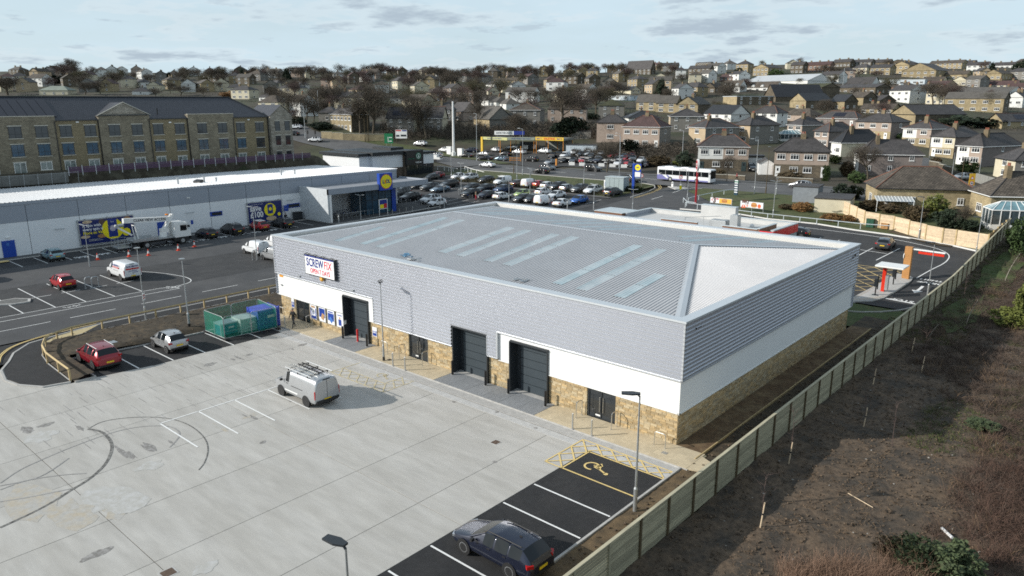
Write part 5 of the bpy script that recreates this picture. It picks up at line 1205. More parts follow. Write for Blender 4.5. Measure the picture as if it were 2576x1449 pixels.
for x,y,t_,c_,lb in((-25.5,19.9,'smallvan','white','white small van with mirrors beside the corner of the trade unit'),(-22.6,24.0,'smallvan','white','white van mostly hidden behind the small white van'),(-20.0,20.3,'smallvan','silver','silver van half hidden by the left wall of the trade unit')):
 pp={'white small':A(4,1930,465),'white van m':A(4,2085,420),'silver van ':A(4,2075,515)}[lb[:11]];vehicle(t_,c_,V(pp.x,pp.y),0,lb)
vehicle('hatch','grey',V(*(A(6,1530,425)[:2])),-math.pi/2+.05,'dark grey hatchback alone in a bay behind the unit, seen from the rear')
p=A(6,905,318);vehicle('hatch','black',V(p.x-.4,p.y-2.2),0,'black car tail just showing beside the burger restaurant')
UP,DN=-math.pi/2,math.pi/2
GL='cars in the upper supermarket car park'
UL=[('c',335,232,'mini','white',DN,'white small hatchback at the fence end of the back row'),('c',478,245,'suv','white',DN,'white crossover with black glass, second in the back row'),('c',690,270,'hatch','black',DN,'black hatchback in the back row before the rack van'),('c',895,298,'smallvan','white',DN,'white van with roof rack in the back row'),('c',1105,318,'saloon','brown',UP,'dark brown saloon between two white vans'),('c',1250,328,'smallvan','white',UP,'plain white van beside the red hatchback'),('c',1372,333,'mini','red',UP,'bright red small hatchback in the back row'),('c',1485,347,'hatch','white',UP,'white hatchback right of the red car'),('c',1600,364,'suv','black',DN,'black crossover right of the white hatchback'),('c',1728,380,'hatch','silver',UP,'silver hatchback in the back row'),('c',1878,395,'suv','grey',DN,'dark grey crossover in the back row near the kiosk'),('c',2045,412,'suv','white',DN,'white coupe-like crossover nearest the grey kiosk'),('c',2300,438,'suv','grey',UP,'grey crossover parked beside the grey kiosk'),('c',60,215,'hatch','wine',DN,'dark red hatchback near the coffee shop'),('c',0,240,'hatch','black',DN,'black hatchback near the coffee shop, partly behind the canopy'),('c',225,330,'suv','black',DN,'black crossover left of the hoop rails'),('c',105,390,'saloon','bluegrey',DN,'pale blue-grey saloon near the canopy'),('b',2380,860,'suv','grey',DN,'grey car behind the pale saloon near the canopy'),('b',2220,830,'hatch','black',DN,'black hatchback just beyond the canopy edge'),('c',505,368,'hatch','black',DN,'black hatchback right of the hoop rails'),('c',680,392,'suv','black',DN,'large black crossover in the middle row'),('c',495,455,'suv','black',DN,'black compact crossover behind the shopper'),('c',690,470,'hatch','navy',DN,'navy car behind the bare shrub'),('c',905,400,'suv','darkblue',DN,'dark blue crossover behind the white people carrier'),('c',895,485,'hatch','white',UP,'white people carrier close to the unit roof'),('c',1145,455,'mini','green',DN,'lime green small car in the middle row'),('c',1155,510,'saloon','black',DN,'black saloon in front of the lime green car'),('c',1280,520,'hatch','black',DN,'black hatchback left of the open white van'),('c',1420,430,'hatch','white',UP,'white hatchback behind the open white van'),('c',1575,470,'saloon','white',DN,'white saloon behind the van and people'),('c',1430,548,'smallvan','white',UP,'white van seen from behind beside two people'),('c',1670,572,'saloon','white',UP,'white saloon with red lamps right of the two people'),('c',1865,535,'hatch','blue',DN,'bright blue hatchback at the right end of the lot'),('b',1925,950,'suv','grey',DN,'dark grey car behind the black crossover by the lobby'),('b',2075,1025,'suv','black',DN,'black crossover nearest the glass lobby'),('b',2400,1060,'suv','white',DN,'white crossover beyond the bollards'),('b',2500,1110,'mini','white',DN,'white small hatchback beyond the bollards')]
for k_,x,y,t_,c_,rz,lb in UL:
 p=A(k_,x,y-18);o=vehicle(t_,c_,V(p.x,p.y),rz+random.uniform(-.03,.03),lb,GL,detail=0)
 if 'roof rack' in lb:ladder((p.x,p.y-.3,G(p.x,p.y)+1.88),1.2,1.0,'pale ladder and rack load on the white van in the back row',UPVC);COL.objects[-1]
RD=[('d',705,520,'saloon','white',0,'white saloon driving on the main road',0),('d',1385,598,'hatch','black',.05,'black hatchback driving left on the main road',0),('d',1470,555,'hatch','grey',math.pi,'dark hatchback passing the black one on the main road',0),('d',2040,572,'suv','black',math.pi,'black crossover parked on the verge below the sales lot',0),('e',255,520,'suv','black',math.pi,'black crossover waiting behind the totem sign',0),('e',2410,590,'hatch','silver',0,'silver hatchback passing behind the grey cabin',0),('e',1795,370,'suv','black',DN+.6,'black crossover in the drive beside the white garage',0),('b',570,85,'suv','white',.5,'white crossover on the road at the traffic lights',0),('b',2235,145,'suv','white',.2,'white crossover on the verge beyond the coffee shop',0),('f',1790,490,'estate','silver',.9,'silver estate car parked on the side street by the yellow sign',0),('b',2470,360,'hatch','silver',.1,'silver car behind the coffee shop',0),('p',165,725,'suv','white',.6,'white car queueing at the far traffic lights',0),('p',140,790,'hatch','black',.6,'black car beside the care home corner',0)]
for k_,x,y,t_,c_,rz,lb,d_ in RD:
 p=A(k_,x,y-8);vehicle(t_,c_,(p.x,p.y,G(p.x,p.y)+.03),rz+0,lb,None,detail=0,name='car')
SLC=['black','silver','white','grey','red','navy','black','white','wine','grey','silver','darkblue']
SL=[(170,325,'suv','white','by the orange fence'),(60,385,'hatch','silver','beside the white trailer'),(440,395,'saloon','black','behind the white kiosk box'),(500,330,'suv','navy','under the trees by the tall mast'),(680,430,'saloon','black','first in the forecourt front row'),(880,435,'hatch','bluegrey','beside the orange barrier'),(660,372,'saloon','silver','under the canopy left post'),(820,318,'hatch','white','under the car wash canopy'),(930,375,'hatch','black','second row before the canopy'),(1010,290,'hatch','silver','under the canopy middle'),(1110,350,'suv','white','turning under the canopy'),(1265,445,'suv','black','leaving the forecourt with lights on'),(1430,340,'suv','white','in the yellow valeting bay'),(1495,480,'hatch','silver','at the corner of the sales lot'),(1530,400,'suv','grey','behind the silver corner car'),(1610,385,'suv','black','beside the orange post'),(1690,400,'smallvan','white','at the front of the sales lot'),(1680,455,'hatch','black','front row with a white board'),(1790,460,'hatch','grey','front row second board'),(1900,460,'hatch','red','front row in red'),(1900,385,'suv','black','second row behind the red car'),(1980,370,'saloon','white','beside the long grey cabin'),(1800,350,'hatch','white','by the cabin window'),(2020,455,'hatch','grey','front row right of the red car'),(2120,460,'suv','navy','front row with a white banner'),(2030,405,'hatch','black','second row middle'),(2120,410,'hatch','grey','second row right'),(2250,470,'hatch','silver','front row beside the bare tree'),(2370,490,'suv','white','front row right of the bare tree'),(2480,490,'hatch','red','front row towards the blue totem'),(2150,375,'hatch','white','third row behind the tree'),(2290,395,'hatch','red','third row in red'),(2350,380,'hatch','wine','back row dark red'),(2440,410,'hatch','bluegrey','back row blue-grey'),(2450,440,'hatch','red','second row bright red'),(2540,440,'saloon','black','second row black'),(2540,395,'hatch','wine','back row end')]
SL2=[(100,260,'suv','silver','near the row end'),(240,225,'hatch','wine','far back row'),(300,245,'suv','grey','by the hedge'),(400,262,'hatch','white','by the hedge end'),(470,315,'hatch','brown','last of the front row'),(370,330,'hatch','navy','before the totem'),(270,320,'hatch','black','with open boards'),(110,305,'suv','white','left of the dark ones')]
for i,(x,y,t_,c_,lb)in enumerate(SL):
 p=A('d',x,y-6);rz=(DN+.35 if x>1450 else .15)+random.uniform(-.25,.25);vehicle(t_,c_,(p.x,p.y,G(p.x,p.y)),rz,'%s %s %s'%({'navy':'dark blue','wine':'dark red','bluegrey':'blue-grey','darkblue':'dark blue'}.get(c_,c_),{'suv':'crossover','hatch':'hatchback','saloon':'saloon','smallvan':'small van'}[t_],lb),'cars on the roadside sales lot and wash forecourt',detail=0,lite=True,sc=.97)
for i,(x,y,t_,c_,lb)in enumerate(SL2):
 p=A('e',x,y-6);vehicle(t_,c_,(p.x,p.y,G(p.x,p.y)),DN+.35+random.uniform(-.2,.2),'%s car %s of the sales lot'%(c_ if c_ not in('wine',)else 'dark red',lb),'cars on the roadside sales lot and wash forecourt',detail=0,lite=True,sc=.97)
bp_=A('e',925,515);bus=empty('bus',(bp_.x+.0,bp_.y+1.3,G(bp_.x,bp_.y+1.3)+.03),'white and lilac single-decker bus on the main road','bus')
LIL=M('lilac_blue_paint',(.19,.19,.42),.35,.1,var=.04,coat=.5);BW=M('bus_white',(.74,.75,.76),.35,0,var=.03,coat=.4)
L2=6.0;w2=1.25
mb=MB();prof=[(-w2,.35),(-w2,2.6),(-w2+.12,2.85),(w2-.12,2.85),(w2,2.6),(w2,.35)]
i0=0
for x,k_ in((-L2,.96),(-L2+.12,1),(L2-.35,1),(L2,.93)):
 for y,z in prof:mb.v.append((x,y*k_,z if x<L2 else .35+(z-.35)*.97))
n=len(prof)
for s_ in range(3):
 for j in range(n):mb.f.append((s_*n+j,s_*n+(j+1)%n,(s_+1)*n+(j+1)%n,(s_+1)*n+j)[::-1]);mb.m.append(0)
mb.f.append(tuple(range(n)));mb.m.append(0);mb.f.append(tuple(3*n+j for j in reversed(range(n))));mb.m.append(0)
mb.build('body',BW,bus)
for s_ in(-1,1):
 for i in range(7):MB().b2(-L2+.35+i*1.62,s_*1.252,1.32,-L2+.35+i*1.62+1.56,s_*1.262,2.30).build('side_window',CGLASS,bus)
 mb=MB();y=s_*1.256;mb.face([(-L2+.02,y,.36),(L2-.4,y,.36),(L2-.4,y,.62),(-L2+2.2,y,.62),(-L2+1.2,y,1.28),(-L2+.02,y,1.28)][::s_ if s_<0 else 1]);mb.build('lilac_band',LIL,bus)
 mb=MB();mb.face([(-L2+2.1,y,1.28),(-L2+2.5,y,1.28),(-L2+3.3,y,.62),(-L2+2.7,y,.62)]);mb.build('lilac_flash',LIL,bus)
 for x in(-2.9,3.1):
  w=MB().tube((x,s_*1.27,.48),(x,s_*1.0,.48),.48,.48,16).build('wheel',RUBBER,bus);MB().tube((x,s_*1.28,.48),(x,s_*1.26,.48),.27,.27,12).build('rim',GALV,w)
MB().b2(L2-.06,-1.1,1.0,L2+.02,1.1,2.55).build('windscreen',CGLASS,bus);MB().b2(-L2-.02,-1.0,1.5,-L2+.02,1.0,2.4).build('rear_window',CGLASS,bus)
mb=MB();mb.b2(-4.6,-.7,2.85,-2.6,.7,3.02);mb.b2(-.8,-.6,2.85,.8,.6,2.98);mb.build('roof_pod',BW,bus);MB().b2(-.9,-1.26,2.42,.7,-1.255,2.6).build('route_display',BLACK,bus)
MB().b2(-.75,-1.264,2.47,.5,-1.261,2.55).build('display_print',UPVC,bus)
MB().b2(L2-.1,-1.45,1.9,L2+.05,-1.3,2.3).build('mirror',BLACK,bus)
tr_=A(4,1130,445);q_=A(4,1375,415)
bl=empty('boom_lift_lorry',(-43.4,(tr_.y+q_.y)/2+.6,0),'white cab boom lift lorry with folded white boom beside the blue hoarding','lorry',rz=math.pi/2)
MB().b2(1.7,-1.15,1.0,3.6,1.15,2.95).b2(3.55,-1.12,.75,3.95,1.12,1.9).b2(1.75,-1.1,2.95,3.1,1.1,3.1).build('cab',UPVC,bl)
MB().b2(3.60,-1.02,1.85,3.68,1.02,2.85).build('windscreen',CGLASS,bl)
for s_ in(-1,1):MB().b2(2.5,s_*1.155,1.85,3.4,s_*1.165,2.65).build('side_window',CGLASS,bl)
MB().b2(1.7,-1.12,.45,3.98,1.12,1.0).build('bumper',TRIMB,bl);MB().b2(-3.8,-.5,.65,2.2,.5,.95).build('chassis',TRIMB,bl)
MB().b2(-3.9,-1.15,1.05,1.4,1.15,1.2).b2(-3.9,-1.2,1.2,-.6,-1.12,1.5).b2(-3.9,1.12,1.2,-.6,1.2,1.5).build('flat_bed',GALV,bl)
for x in(2.7,-2.2):
 for s_ in(-1,1):
  w=MB().tube((x,s_*1.18,.5),(x,s_*.85,.5),.5,.5,18).build('wheel',RUBBER,bl);MB().tube((x,s_*1.19,.5),(x,s_*1.16,.5),.27,.27,12).build('rim',GALV,w)
MB().tube((.6,0,1.2),(.6,0,1.75),.55,.5,14).b2(.25,-.4,1.75,1.25,.4,2.3).build('turret',UPVC,bl)
mb=MB();mb.box(1.35,-.25,3.1,.3,.16,2.6,ry=.62);mb.box(1.35,.25,3.1,.3,.16,2.6,ry=.62);mb.box(.9,0,2.6,.14,.3,1.8,ry=.9);mb.build('knuckle_arm',UPVC,bl)
bm_=MB().box(-1.35,0,3.75,6.3,.55,.62,ry=.07).build('boom',UPVC,bl);text('CLEAR VIEW ACCESS',.50,ANTH,bl,(-1.1,-.285,3.75),(math.pi/2,.07,0),bold=.012,sx=.92)
MB().tube((-4.5,0,3.42),(-5.4,0,3.36),.24,.2,12).tube((-5.4,-.2,3.36),(-5.4,.2,3.36),.22,n=10).build('boom_head',GALV,bl)
MB().box(-4.5,0,2.6,2.3,.2,.22,ry=.62).build('fly_arm',UPVC,bl)
MB().path([(-3.0,-.6,1.2),(-3.25,-.5,3.2),(-3.25,.5,3.2),(-3.0,.6,1.2)],.07,6).build('boom_rest',UPVC,bl)
mb=MB()
for z in(.55,1.1,1.65):mb.path([(-5.9,-1.0,z),(-4.2,-1.0,z),(-4.2,1.0,z),(-5.9,1.0,z),(-5.9,-1.0,z)],.03,5)
for x,y in((-5.9,-1),(-5.05,-1),(-4.2,-1),(-4.2,0),(-4.2,1),(-5.05,1),(-5.9,1),(-5.9,0)):mb.tube((x,y,.5),(x,y,1.65),.025,n=5)
mb.b2(-5.9,-1,.48,-4.2,1,.53);mb.build('work_cage',GALV,bl)
for x in(-3.4,1.5):
 for s_ in(-1,1):MB().b2(x-.08,s_*1.35-.06,.08,x+.08,s_*1.35+.06,1.0).b2(x-.25,s_*1.35-.2,.0,x+.25,s_*1.35+.2,.08).build('outrigger',TRIMB,bl)
MB().b2(1.2,-.2,4.1,1.5,.2,4.25).build('orange_beacon',M('beacon_orange',(.8,.25,.02),.3),bl);MB().b2(3.5,-1.55,2.3,3.7,-1.2,2.6).b2(3.5,1.2,2.3,3.7,1.55,2.6).build('mirror',BLACK,bl)
CO=M('cone_orange_red',(.62,.05,.015),.5)
CM=(MB().tube((0,0,.04),(0,0,.25),.15,.115,12).mesh('cone_body',CO),MB().tube((0,0,.25),(0,0,.52),.115,.065,12).mesh('white_sleeve',UPVC),MB().tube((0,0,.52),(0,0,.72),.065,.03,12).mesh('cone_tip',CO),MB().b2(-.2,-.2,0,.2,.2,.04).mesh('cone_base',CO))
for k_,x,y,lb in((4,738,512,'left of the lorry by the white symbol'),(4,975,488,'behind the white van roof'),(4,1122,480,'by the rear wheel of the lorry'),(4,1347,442,'by the front wheel of the lorry'),(4,1468,414,'ahead of the lorry cab')):
 p=A(k_,x,y);o=empty('traffic_cone',(p.x,p.y,.012),'orange and white traffic cone '+lb,'cone','traffic cones round the boom lift lorry');o.scale=(1.15,1.15,1.2)
 for nm,me in zip(('cone_body','white_sleeve','cone_tip','cone_base'),CM):link(nm,me,o)
 # ================================================================== HOUSES
WM={'pink':M('pinkish_pebbledash',(.35,.28,.23),.95,0,var=.10,scale=1.5,bump=.5,bscale=18),'cream':M('cream_render',(.56,.51,.38),.9,0,var=.08,scale=1),'white':M('white_render',(.66,.66,.63),.85,0,var=.05,scale=1),'greyr':M('grey_and_shaded_pebbledash',(.20,.19,.17),.95,0,var=.12,scale=1.5,bump=.4,bscale=18),'mauve':M('mauve_and_shaded_render',(.20,.17,.155),.95,0,var=.1,scale=1.2),'stone':brickmat('yellow_coursed_stone',(.27,.215,.125),(.36,.29,.17),(.22,.18,.11),.5,.22,.015,var=.2),'dstone':brickmat('sooty_and_shaded_stone',(.085,.07,.05),(.15,.12,.08),(.07,.06,.045),.5,.22,.015,var=.2),'tan':M('tan_render',(.42,.33,.22),.9,0,var=.08,scale=1),'brick':brickmat('brown_red_brick',(.17,.09,.06),(.22,.12,.08),(.2,.16,.13),.24,.08,.01),'paint':M('pale_blue_white_cladding',(.52,.58,.62),.6,0,var=.05)}  # greyr, mauve and dstone also paint shade onto faces turned from the sun
RM={'slate':brickmat('dark_grey_slates',(.050,.046,.046),(.078,.071,.069),(.022,.020,.020),.35,.25,.02,var=.22,rough=.7),'brown':brickmat('brown_stone_slates',(.070,.058,.046),(.12,.10,.08),(.018,.015,.012),.45,.30,.03,var=.28,rough=.9),'maroon':brickmat('dull_maroon_tiles',(.070,.040,.038),(.095,.055,.050),(.03,.02,.02),.3,.28,.02,var=.18),'moss':brickmat('mossy_green_slates',(.055,.058,.028),(.075,.078,.030),(.02,.02,.012),.35,.25,.02,var=.3),'black':brickmat('near_black_slates',(.018,.019,.022),(.028,.029,.033),(.008,.008,.009),.35,.25,.02,var=.12,rough=.55),'greyt':brickmat('mid_grey_tiles',(.085,.078,.070),(.115,.105,.092),(.04,.036,.03),.35,.3,.02,var=.16),'metal':M('pale_sheet_roof',(.50,.52,.53),.5,.1,var=.08,scale=.2),'pale':M('pale_green_grey_roof',(.22,.25,.21),.8,0,var=.15,scale=.3)}
RIDGET=M('terracotta_ridge_tile',(.16,.075,.05),.9,0,var=.2);DARKT=M('dark_ridge_tile',(.05,.045,.045),.9);POT=M('terracotta_pot',(.28,.10,.06),.85,var=.2)
CHM=brickmat('chimney_stone',(.16,.125,.075),(.22,.17,.10),(.12,.09,.06),.35,.18,.015)
wcache={}
def win_meshes(w,h,n,white=True):
 k_=(round(w,1),round(h,1),n,white)
 if k_ not in wcache:
  w,h=k_[0],k_[1];mb=MB();t=.085
  mb.b2(-w/2,-.07,0,-w/2+t,.0,h).b2(w/2-t,-.07,0,w/2,0,h).b2(-w/2+t,-.07,0,w/2-t,0,t).b2(-w/2+t,-.07,h-t,w/2-t,0,h)
  for i in range(1,n):mb.b2(-w/2+w*i/n-.035,-.06,t,-w/2+w*i/n+.035,0,h-t)
  if n>=2:mb.b2(-w/2+t,-.062,h*.70,w/2-t,0,h*.70+.06)
  mb.b2(-w/2-.1,-.13,-.1,w/2+.1,0,-.001);fm=mb.mesh('window',UPVC if white else ANTH)
  p=MB().b2(-w/2+t,-.03,t,w/2-t,-.012,h-t).mesh('pane',GLASS);wcache[k_]=(fm,p)
 return wcache[k_]
def put_win(parent,x,y,z,w,h,n,rz=0.0,white=True,sub=True):
 f,p=win_meshes(w,h,n,white);o=link('window',f,parent,(x,y,z),(0,0,rz));link('pane',p,o);return o
DOORM=MB().b2(-.5,-.06,0,.5,0,2.1).b2(-.6,-.09,2.1,.6,0,2.2).mesh('door',UPVC);DPANE=MB().b2(-.18,-.075,1.2,.18,-.062,1.8).mesh('pane',GLASS)
DOORD=MB().b2(-.5,-.06,0,.5,0,2.1).mesh('door',M('dark_door',(.03,.05,.05),.5))
HN=[0]
def house(P,w,d,rz,eave,lab,wall='pink',wall2=None,side=None,roof='slate',kind='hip',rise=2.4,cols=None,cols2=None,far=0,chim=1,group=None,name='house',cat='house',door=True,dormer=0,solar=0,ridge=None,base=None,low=None,skew=0,wlow=1.0,yard=True,bay=False):
 """P: ground corner between the two visible faces; face one (width w) runs to the left of it with normal rz, face two (d) runs back to the right"""
 n=Vector((math.sin(rz),-math.cos(rz),0));t=Vector((-math.cos(rz),-math.sin(rz),0));c=P+t*(w/2)-n*(d/2)
 o=empty(name,(c.x,c.y,P.z),lab,cat,group,rz)
 x0,x1,y0,y1=-w/2,w/2,-d/2,d/2;e=eave;side=side or wall
 if wall2 and not far:
  MB().b2(x0,y0,-3,0,y1,e).build('wall',WM[wall2],o,uvbox=True);MB().b2(.002,y0-.0,-3,x1,y1,e).build('wall',WM[wall],o,uvbox=True)
 else:MB().b2(x0,y0,-3,x1,y1,e).build('wall',WM[wall],o,uvbox=True)
 if side!=wall:MB().b2(x1+.002,y0+.03,-3,x1+.03,y1,e-.01).build('side_wall',WM[side],o,uvbox=True)  # a darker side material puts the shade of that face into its colour
 if low:MB().b2(x0-.03,y0-.05,-3,x1+.05,y0-.002,e*.48).build('stone_lower_wall',WM[low],o,uvbox=True)
 ov=.35;rf=MB();a,b,c_,d_=(x0-ov,y0-ov),(x1+ov,y0-ov),(x1+ov,y1+ov),(x0-ov,y1+ov);z0=e-.05;z1=e+rise;th=.12
 if kind=='flat':
  rf.b2(x0-.2,y0-.2,e,x1+.2,y1+.2,e+.3)
 elif kind in('hip','gable'):
  if w>=d:
   i_=(d/2+ov)if kind=='hip' else 0;r0,r1=(x0-ov+i_,0),(x1+ov-i_,0);
   rf.face([(*a,z0),(*b,z0),(*r1,z1),(*r0,z1)]);rf.face([(*c_,z0),(*d_,z0),(*r0,z1),(*r1,z1)])
   if kind=='hip':rf.face([(*b,z0),(*c_,z0),(*r1,z1)]);rf.face([(*d_,z0),(*a,z0),(*r0,z1)])
  else:
   i_=(w/2+ov)if kind=='hip' else 0;r0,r1=(0,y0-ov+i_),(0,y1+ov-i_)
   rf.face([(*b,z0),(*c_,z0),(*r1,z1),(*r0,z1)]);rf.face([(*d_,z0),(*a,z0),(*r0,z1),(*r1,z1)])
   if kind=='hip':rf.face([(*a,z0),(*b,z0),(*r0,z1)]);rf.face([(*c_,z0),(*d_,z0),(*r1,z1)])
  rf.face([(*a,z0),(*d_,z0),(*c_,z0),(*b,z0)])
 ro=rf.build('roof',RM[roof],o,uvbox=True)
 if kind in('hip','gable')and not far:
  rt=RM and(RIDGET if(HN[0]%3==0 or roof=='maroon')and ridge is None else DARKT);pts=[(*r0,z1+.03),(*r1,z1+.03)];mb=MB();mb.tube(pts[0],pts[1],.11,n=5)
  if kind=='hip':
   prs=(((a,d_),r0),((b,c_),r1))if w>=d else(((a,b),r0),((c_,d_),r1))
   for cs,rr in prs:
    for q in cs:mb.tube((*q,z0+.03),(*rr,z1+.03),.09,n=5)
  mb.build('ridge_tiles',rt,ro)
  mb=MB();mb.tube((*a,z0-.02),(*b,z0-.02),.07,n=5);mb.tube((*b,z0-.02),(*c_,z0-.02),.07,n=5);mb.build('gutter',TRIMB if HN[0]%2 else UPVC,o)
 if kind=='gable':
  for g_ in(0,1):
   mb=MB()
   if w>=d:x=(x0+.001,x1-.001)[g_];mb.face([(x,y0,e-.06),(x,y1,e-.06),(x,0,z1-.12)][::1 if x>0 else-1])
   else:y=(y0+.001,y1-.001)[g_];mb.face([(x0,y,e-.06),(x1,y,e-.06),(0,y,z1-.12)][::1 if y<0 else-1])
   mb.build('gable_wall',WM[wall if w<d or g_==0 else side],o,uvbox=True)
 if kind=='pediment':pass
 for i in range(chim):
  cx=(0 if chim==1 else x0+w*(i+.5)/chim)if w>=d else .6;cy=0 if w>=d else(y0+d*.3 if chim==1 else y0+d*(i+.5)/chim)
  zt=z1+(.9 if kind!='flat' else 0);ch=MB().b2(cx-.55,cy-.35,z1-1.2,cx+.55,cy+.35,zt).build('chimney',CHM,ro,uvbox=True)
  if far<2:
   mb=MB()
   for q in(-.32,0,.32):mb.tube((cx+q,cy,zt),(cx+q,cy,zt+.45),.12,.09,6)
   if far:mb.build('chimney_pots',POT,ro)
   else:mb.build('chimney_pots',POT,ro)
 st=max(1,int(round(e/2.7)))
 if cols is None:cols=max(1,int(w/3.1))
 if cols2 is None:cols2=max(0,int(d/4.5))
 for s_ in range(st):
  zz=.95+s_*e/st*1.0;zz=min(zz,e-1.35)
  for i in range(cols):
   x=x0+w*(i+.5)/cols;isd=(s_==0 and door and i in((0,cols-1)if cols>2 else(0,)))
   if isd and not far:
    o2=link('door',DOORM if(HN[0]+i)%3 else DOORD,o,(x+(-.5 if i==0 else .5),y0-.055 if low else y0-.003,0));link('pane',DPANE,o2);
    if cols>2:continue
    x+=.9
   ww=min(1.9,w/cols*.62);put_win(o,x,(y0-.055 if low and s_==0 else y0-.003),zz,ww,1.25,3 if ww>1.5 else 2 if ww>.9 else 1)
  for i in range(cols2):
   y=y0+d*(i+.5)/cols2;put_win(o,x1+.034,y,zz+.1,.9 if not wall2 or cols2>1 else .7,1.15,2 if cols2>1 else 1,math.pi/2)
 if dormer:
  for i in range(dormer):
   x=x0+w*(i+.5)/dormer;dm=MB().b2(x-.9,y0-.05,e-.2,x+.9,y0+2.2,e+1.0).build('dormer',WM[wall],ro);mb=MB();mb.face([(x-1.1,y0-.3,e+.95),(x,y0-.3,e+1.75),(x,y0+3.4,e+1.75),(x-1.1,y0+3.0,e+.95)]);mb.face([(x,y0-.3,e+1.75),(x+1.1,y0-.3,e+.95),(x+1.1,y0+3.0,e+.95),(x,y0+3.4,e+1.75)]);mb.face([(x-.9,y0-.06,e+1.0),(x+.9,y0-.06,e+1.0),(x,y0-.06,e+1.7)]);mb.build('dormer_roof',WM['white'],ro)
   put_win(o,x,y0-.07,e-.05,1.0,.9,2)
 if solar and w!=d:
  sl=(z1-z0)/((d/2 if w>=d else w/2)+ov)
  for i in range(solar):
   if w>=d:x=-solar*.85/2*1.25+i*1.1;q=[(x,y0+.6),(x+1.0,y0+.6),(x+1.0,y0+2.3),(x,y0+2.3)];zf_=lambda xx,yy:z0+(yy-y0+ov)*sl+.1
   else:y=-solar*.5+i*1.1;q=[(x1-.6,y),(x1-.6,y+1.0),(x1-2.3,y+1.0),(x1-2.3,y)];zf_=lambda xx,yy:z0+(x1+ov-xx)*sl+.1
   mb=MB();mb.face([(*p,zf_(*p))for p in q]);mb.build('solar_panel',MATS['solar_panel_dark'],ro)
 HN[0]+=1;return o
D2R=math.radians
HPOS=[]
def HS(k,xl,xm,xr,yb,ye,rz,lab,**kw):
 X0,Yb=Z(k,xm,yb);P=at(X0,Yb);_,Ye=Z(k,xm,ye);z=depth(P);s=ZO[k][2]
 rz=D2R(rz);az=math.atan2(ray(X0,255).y,ray(X0,255).x)-math.pi/2
 a=az-rz
 w=(xm-xl)*s*z/F_PX/max(.22,abs(math.cos(a)));d=(xr-xm)*s*z/F_PX/max(.22,abs(math.sin(a)))
 w=max(4.5,min(60,w));d=max(6.5,min(60,d));ev=(Yb-Ye)*z/F_PX
 far=0 if z<265 else 1 if z<430 else 2
 HPOS.append((Z(k,xl,yb)[0],Z(k,xr,yb)[0],Yb,Ye));o=house(P,w,d,rz,max(2.3,ev),lab,far=far,**kw);return o
T=3
HS(3,120,488,506,1292,1112,27,'semi-detached pair behind the bus, left half white and right half pinkish pebbledash',wall='pink',wall2='white',low='dstone',cols=4,chim=1,rise=2.6)
HS(3,703,1090,1106,1342,1150,20,'pinkish pebbledash semi with rounded hedge and white garage beside it',wall='pink',low='dstone',cols=4,chim=1,rise=2.7)
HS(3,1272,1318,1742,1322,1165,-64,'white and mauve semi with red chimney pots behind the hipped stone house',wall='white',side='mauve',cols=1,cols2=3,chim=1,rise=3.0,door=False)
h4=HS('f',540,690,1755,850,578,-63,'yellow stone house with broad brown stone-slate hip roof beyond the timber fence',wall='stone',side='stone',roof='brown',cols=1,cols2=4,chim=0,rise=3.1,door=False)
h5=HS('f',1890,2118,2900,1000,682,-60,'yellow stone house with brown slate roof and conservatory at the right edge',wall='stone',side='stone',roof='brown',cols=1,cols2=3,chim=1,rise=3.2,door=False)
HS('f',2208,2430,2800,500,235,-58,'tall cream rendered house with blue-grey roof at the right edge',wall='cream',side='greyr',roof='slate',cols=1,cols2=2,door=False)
HS(3,40,165,416,1108,968,-27,'hipped house with tan left wall and back greyed for shade, right part painted white',wall='tan',side='greyr',cols=1,cols2=2,chim=1);HS(3,386,500,712,1092,948,-27,'hipped house with tan wall and blue porch conservatory',wall='tan',side='greyr',cols=1,cols2=2)
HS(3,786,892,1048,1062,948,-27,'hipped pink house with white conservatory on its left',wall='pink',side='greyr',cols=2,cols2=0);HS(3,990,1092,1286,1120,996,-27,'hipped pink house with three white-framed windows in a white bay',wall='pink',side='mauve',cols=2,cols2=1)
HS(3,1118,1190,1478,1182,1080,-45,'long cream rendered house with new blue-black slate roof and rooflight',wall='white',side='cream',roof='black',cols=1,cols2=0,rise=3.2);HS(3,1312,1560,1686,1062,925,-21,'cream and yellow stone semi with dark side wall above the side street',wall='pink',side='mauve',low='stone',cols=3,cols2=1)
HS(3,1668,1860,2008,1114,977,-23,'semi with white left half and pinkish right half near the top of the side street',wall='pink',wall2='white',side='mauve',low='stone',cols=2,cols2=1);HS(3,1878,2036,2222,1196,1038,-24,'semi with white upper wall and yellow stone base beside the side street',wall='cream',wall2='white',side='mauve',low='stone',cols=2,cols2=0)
HS(3,2078,2242,2506,1260,1110,-24,'semi with white half and long gable side darkened for shade, orange door',wall='pink',wall2='white',side='mauve',cols=2,cols2=1,rise=2.8);HS(3,522,705,752,960,855,-10,'white rendered hipped house up the slope behind the front row',wall='white',cols=3,roof='slate')
HS(3,155,362,500,912,864,-27,'white house with a large black dormer roof',wall='white',side='white',roof='black',kind='gable',cols=3,cols2=1,rise=3.4,chim=0);HS(3,752,960,1046,918,872,-20,'brown hipped house half hidden behind the white one',wall='pink',roof='brown',cols=2)
HS(3,1022,1312,1352,962,898,-15,'hipped mauve house with solar panels on its roof',wall='mauve',roof='slate',cols=3,solar=4);HS(3,1572,1748,2086,955,866,-38,'long stone terrace darkened for shade, with rough yellow gable end',wall='stone',side='dstone',kind='gable',roof='slate',cols=0,cols2=5,chim=0,rise=3.2)
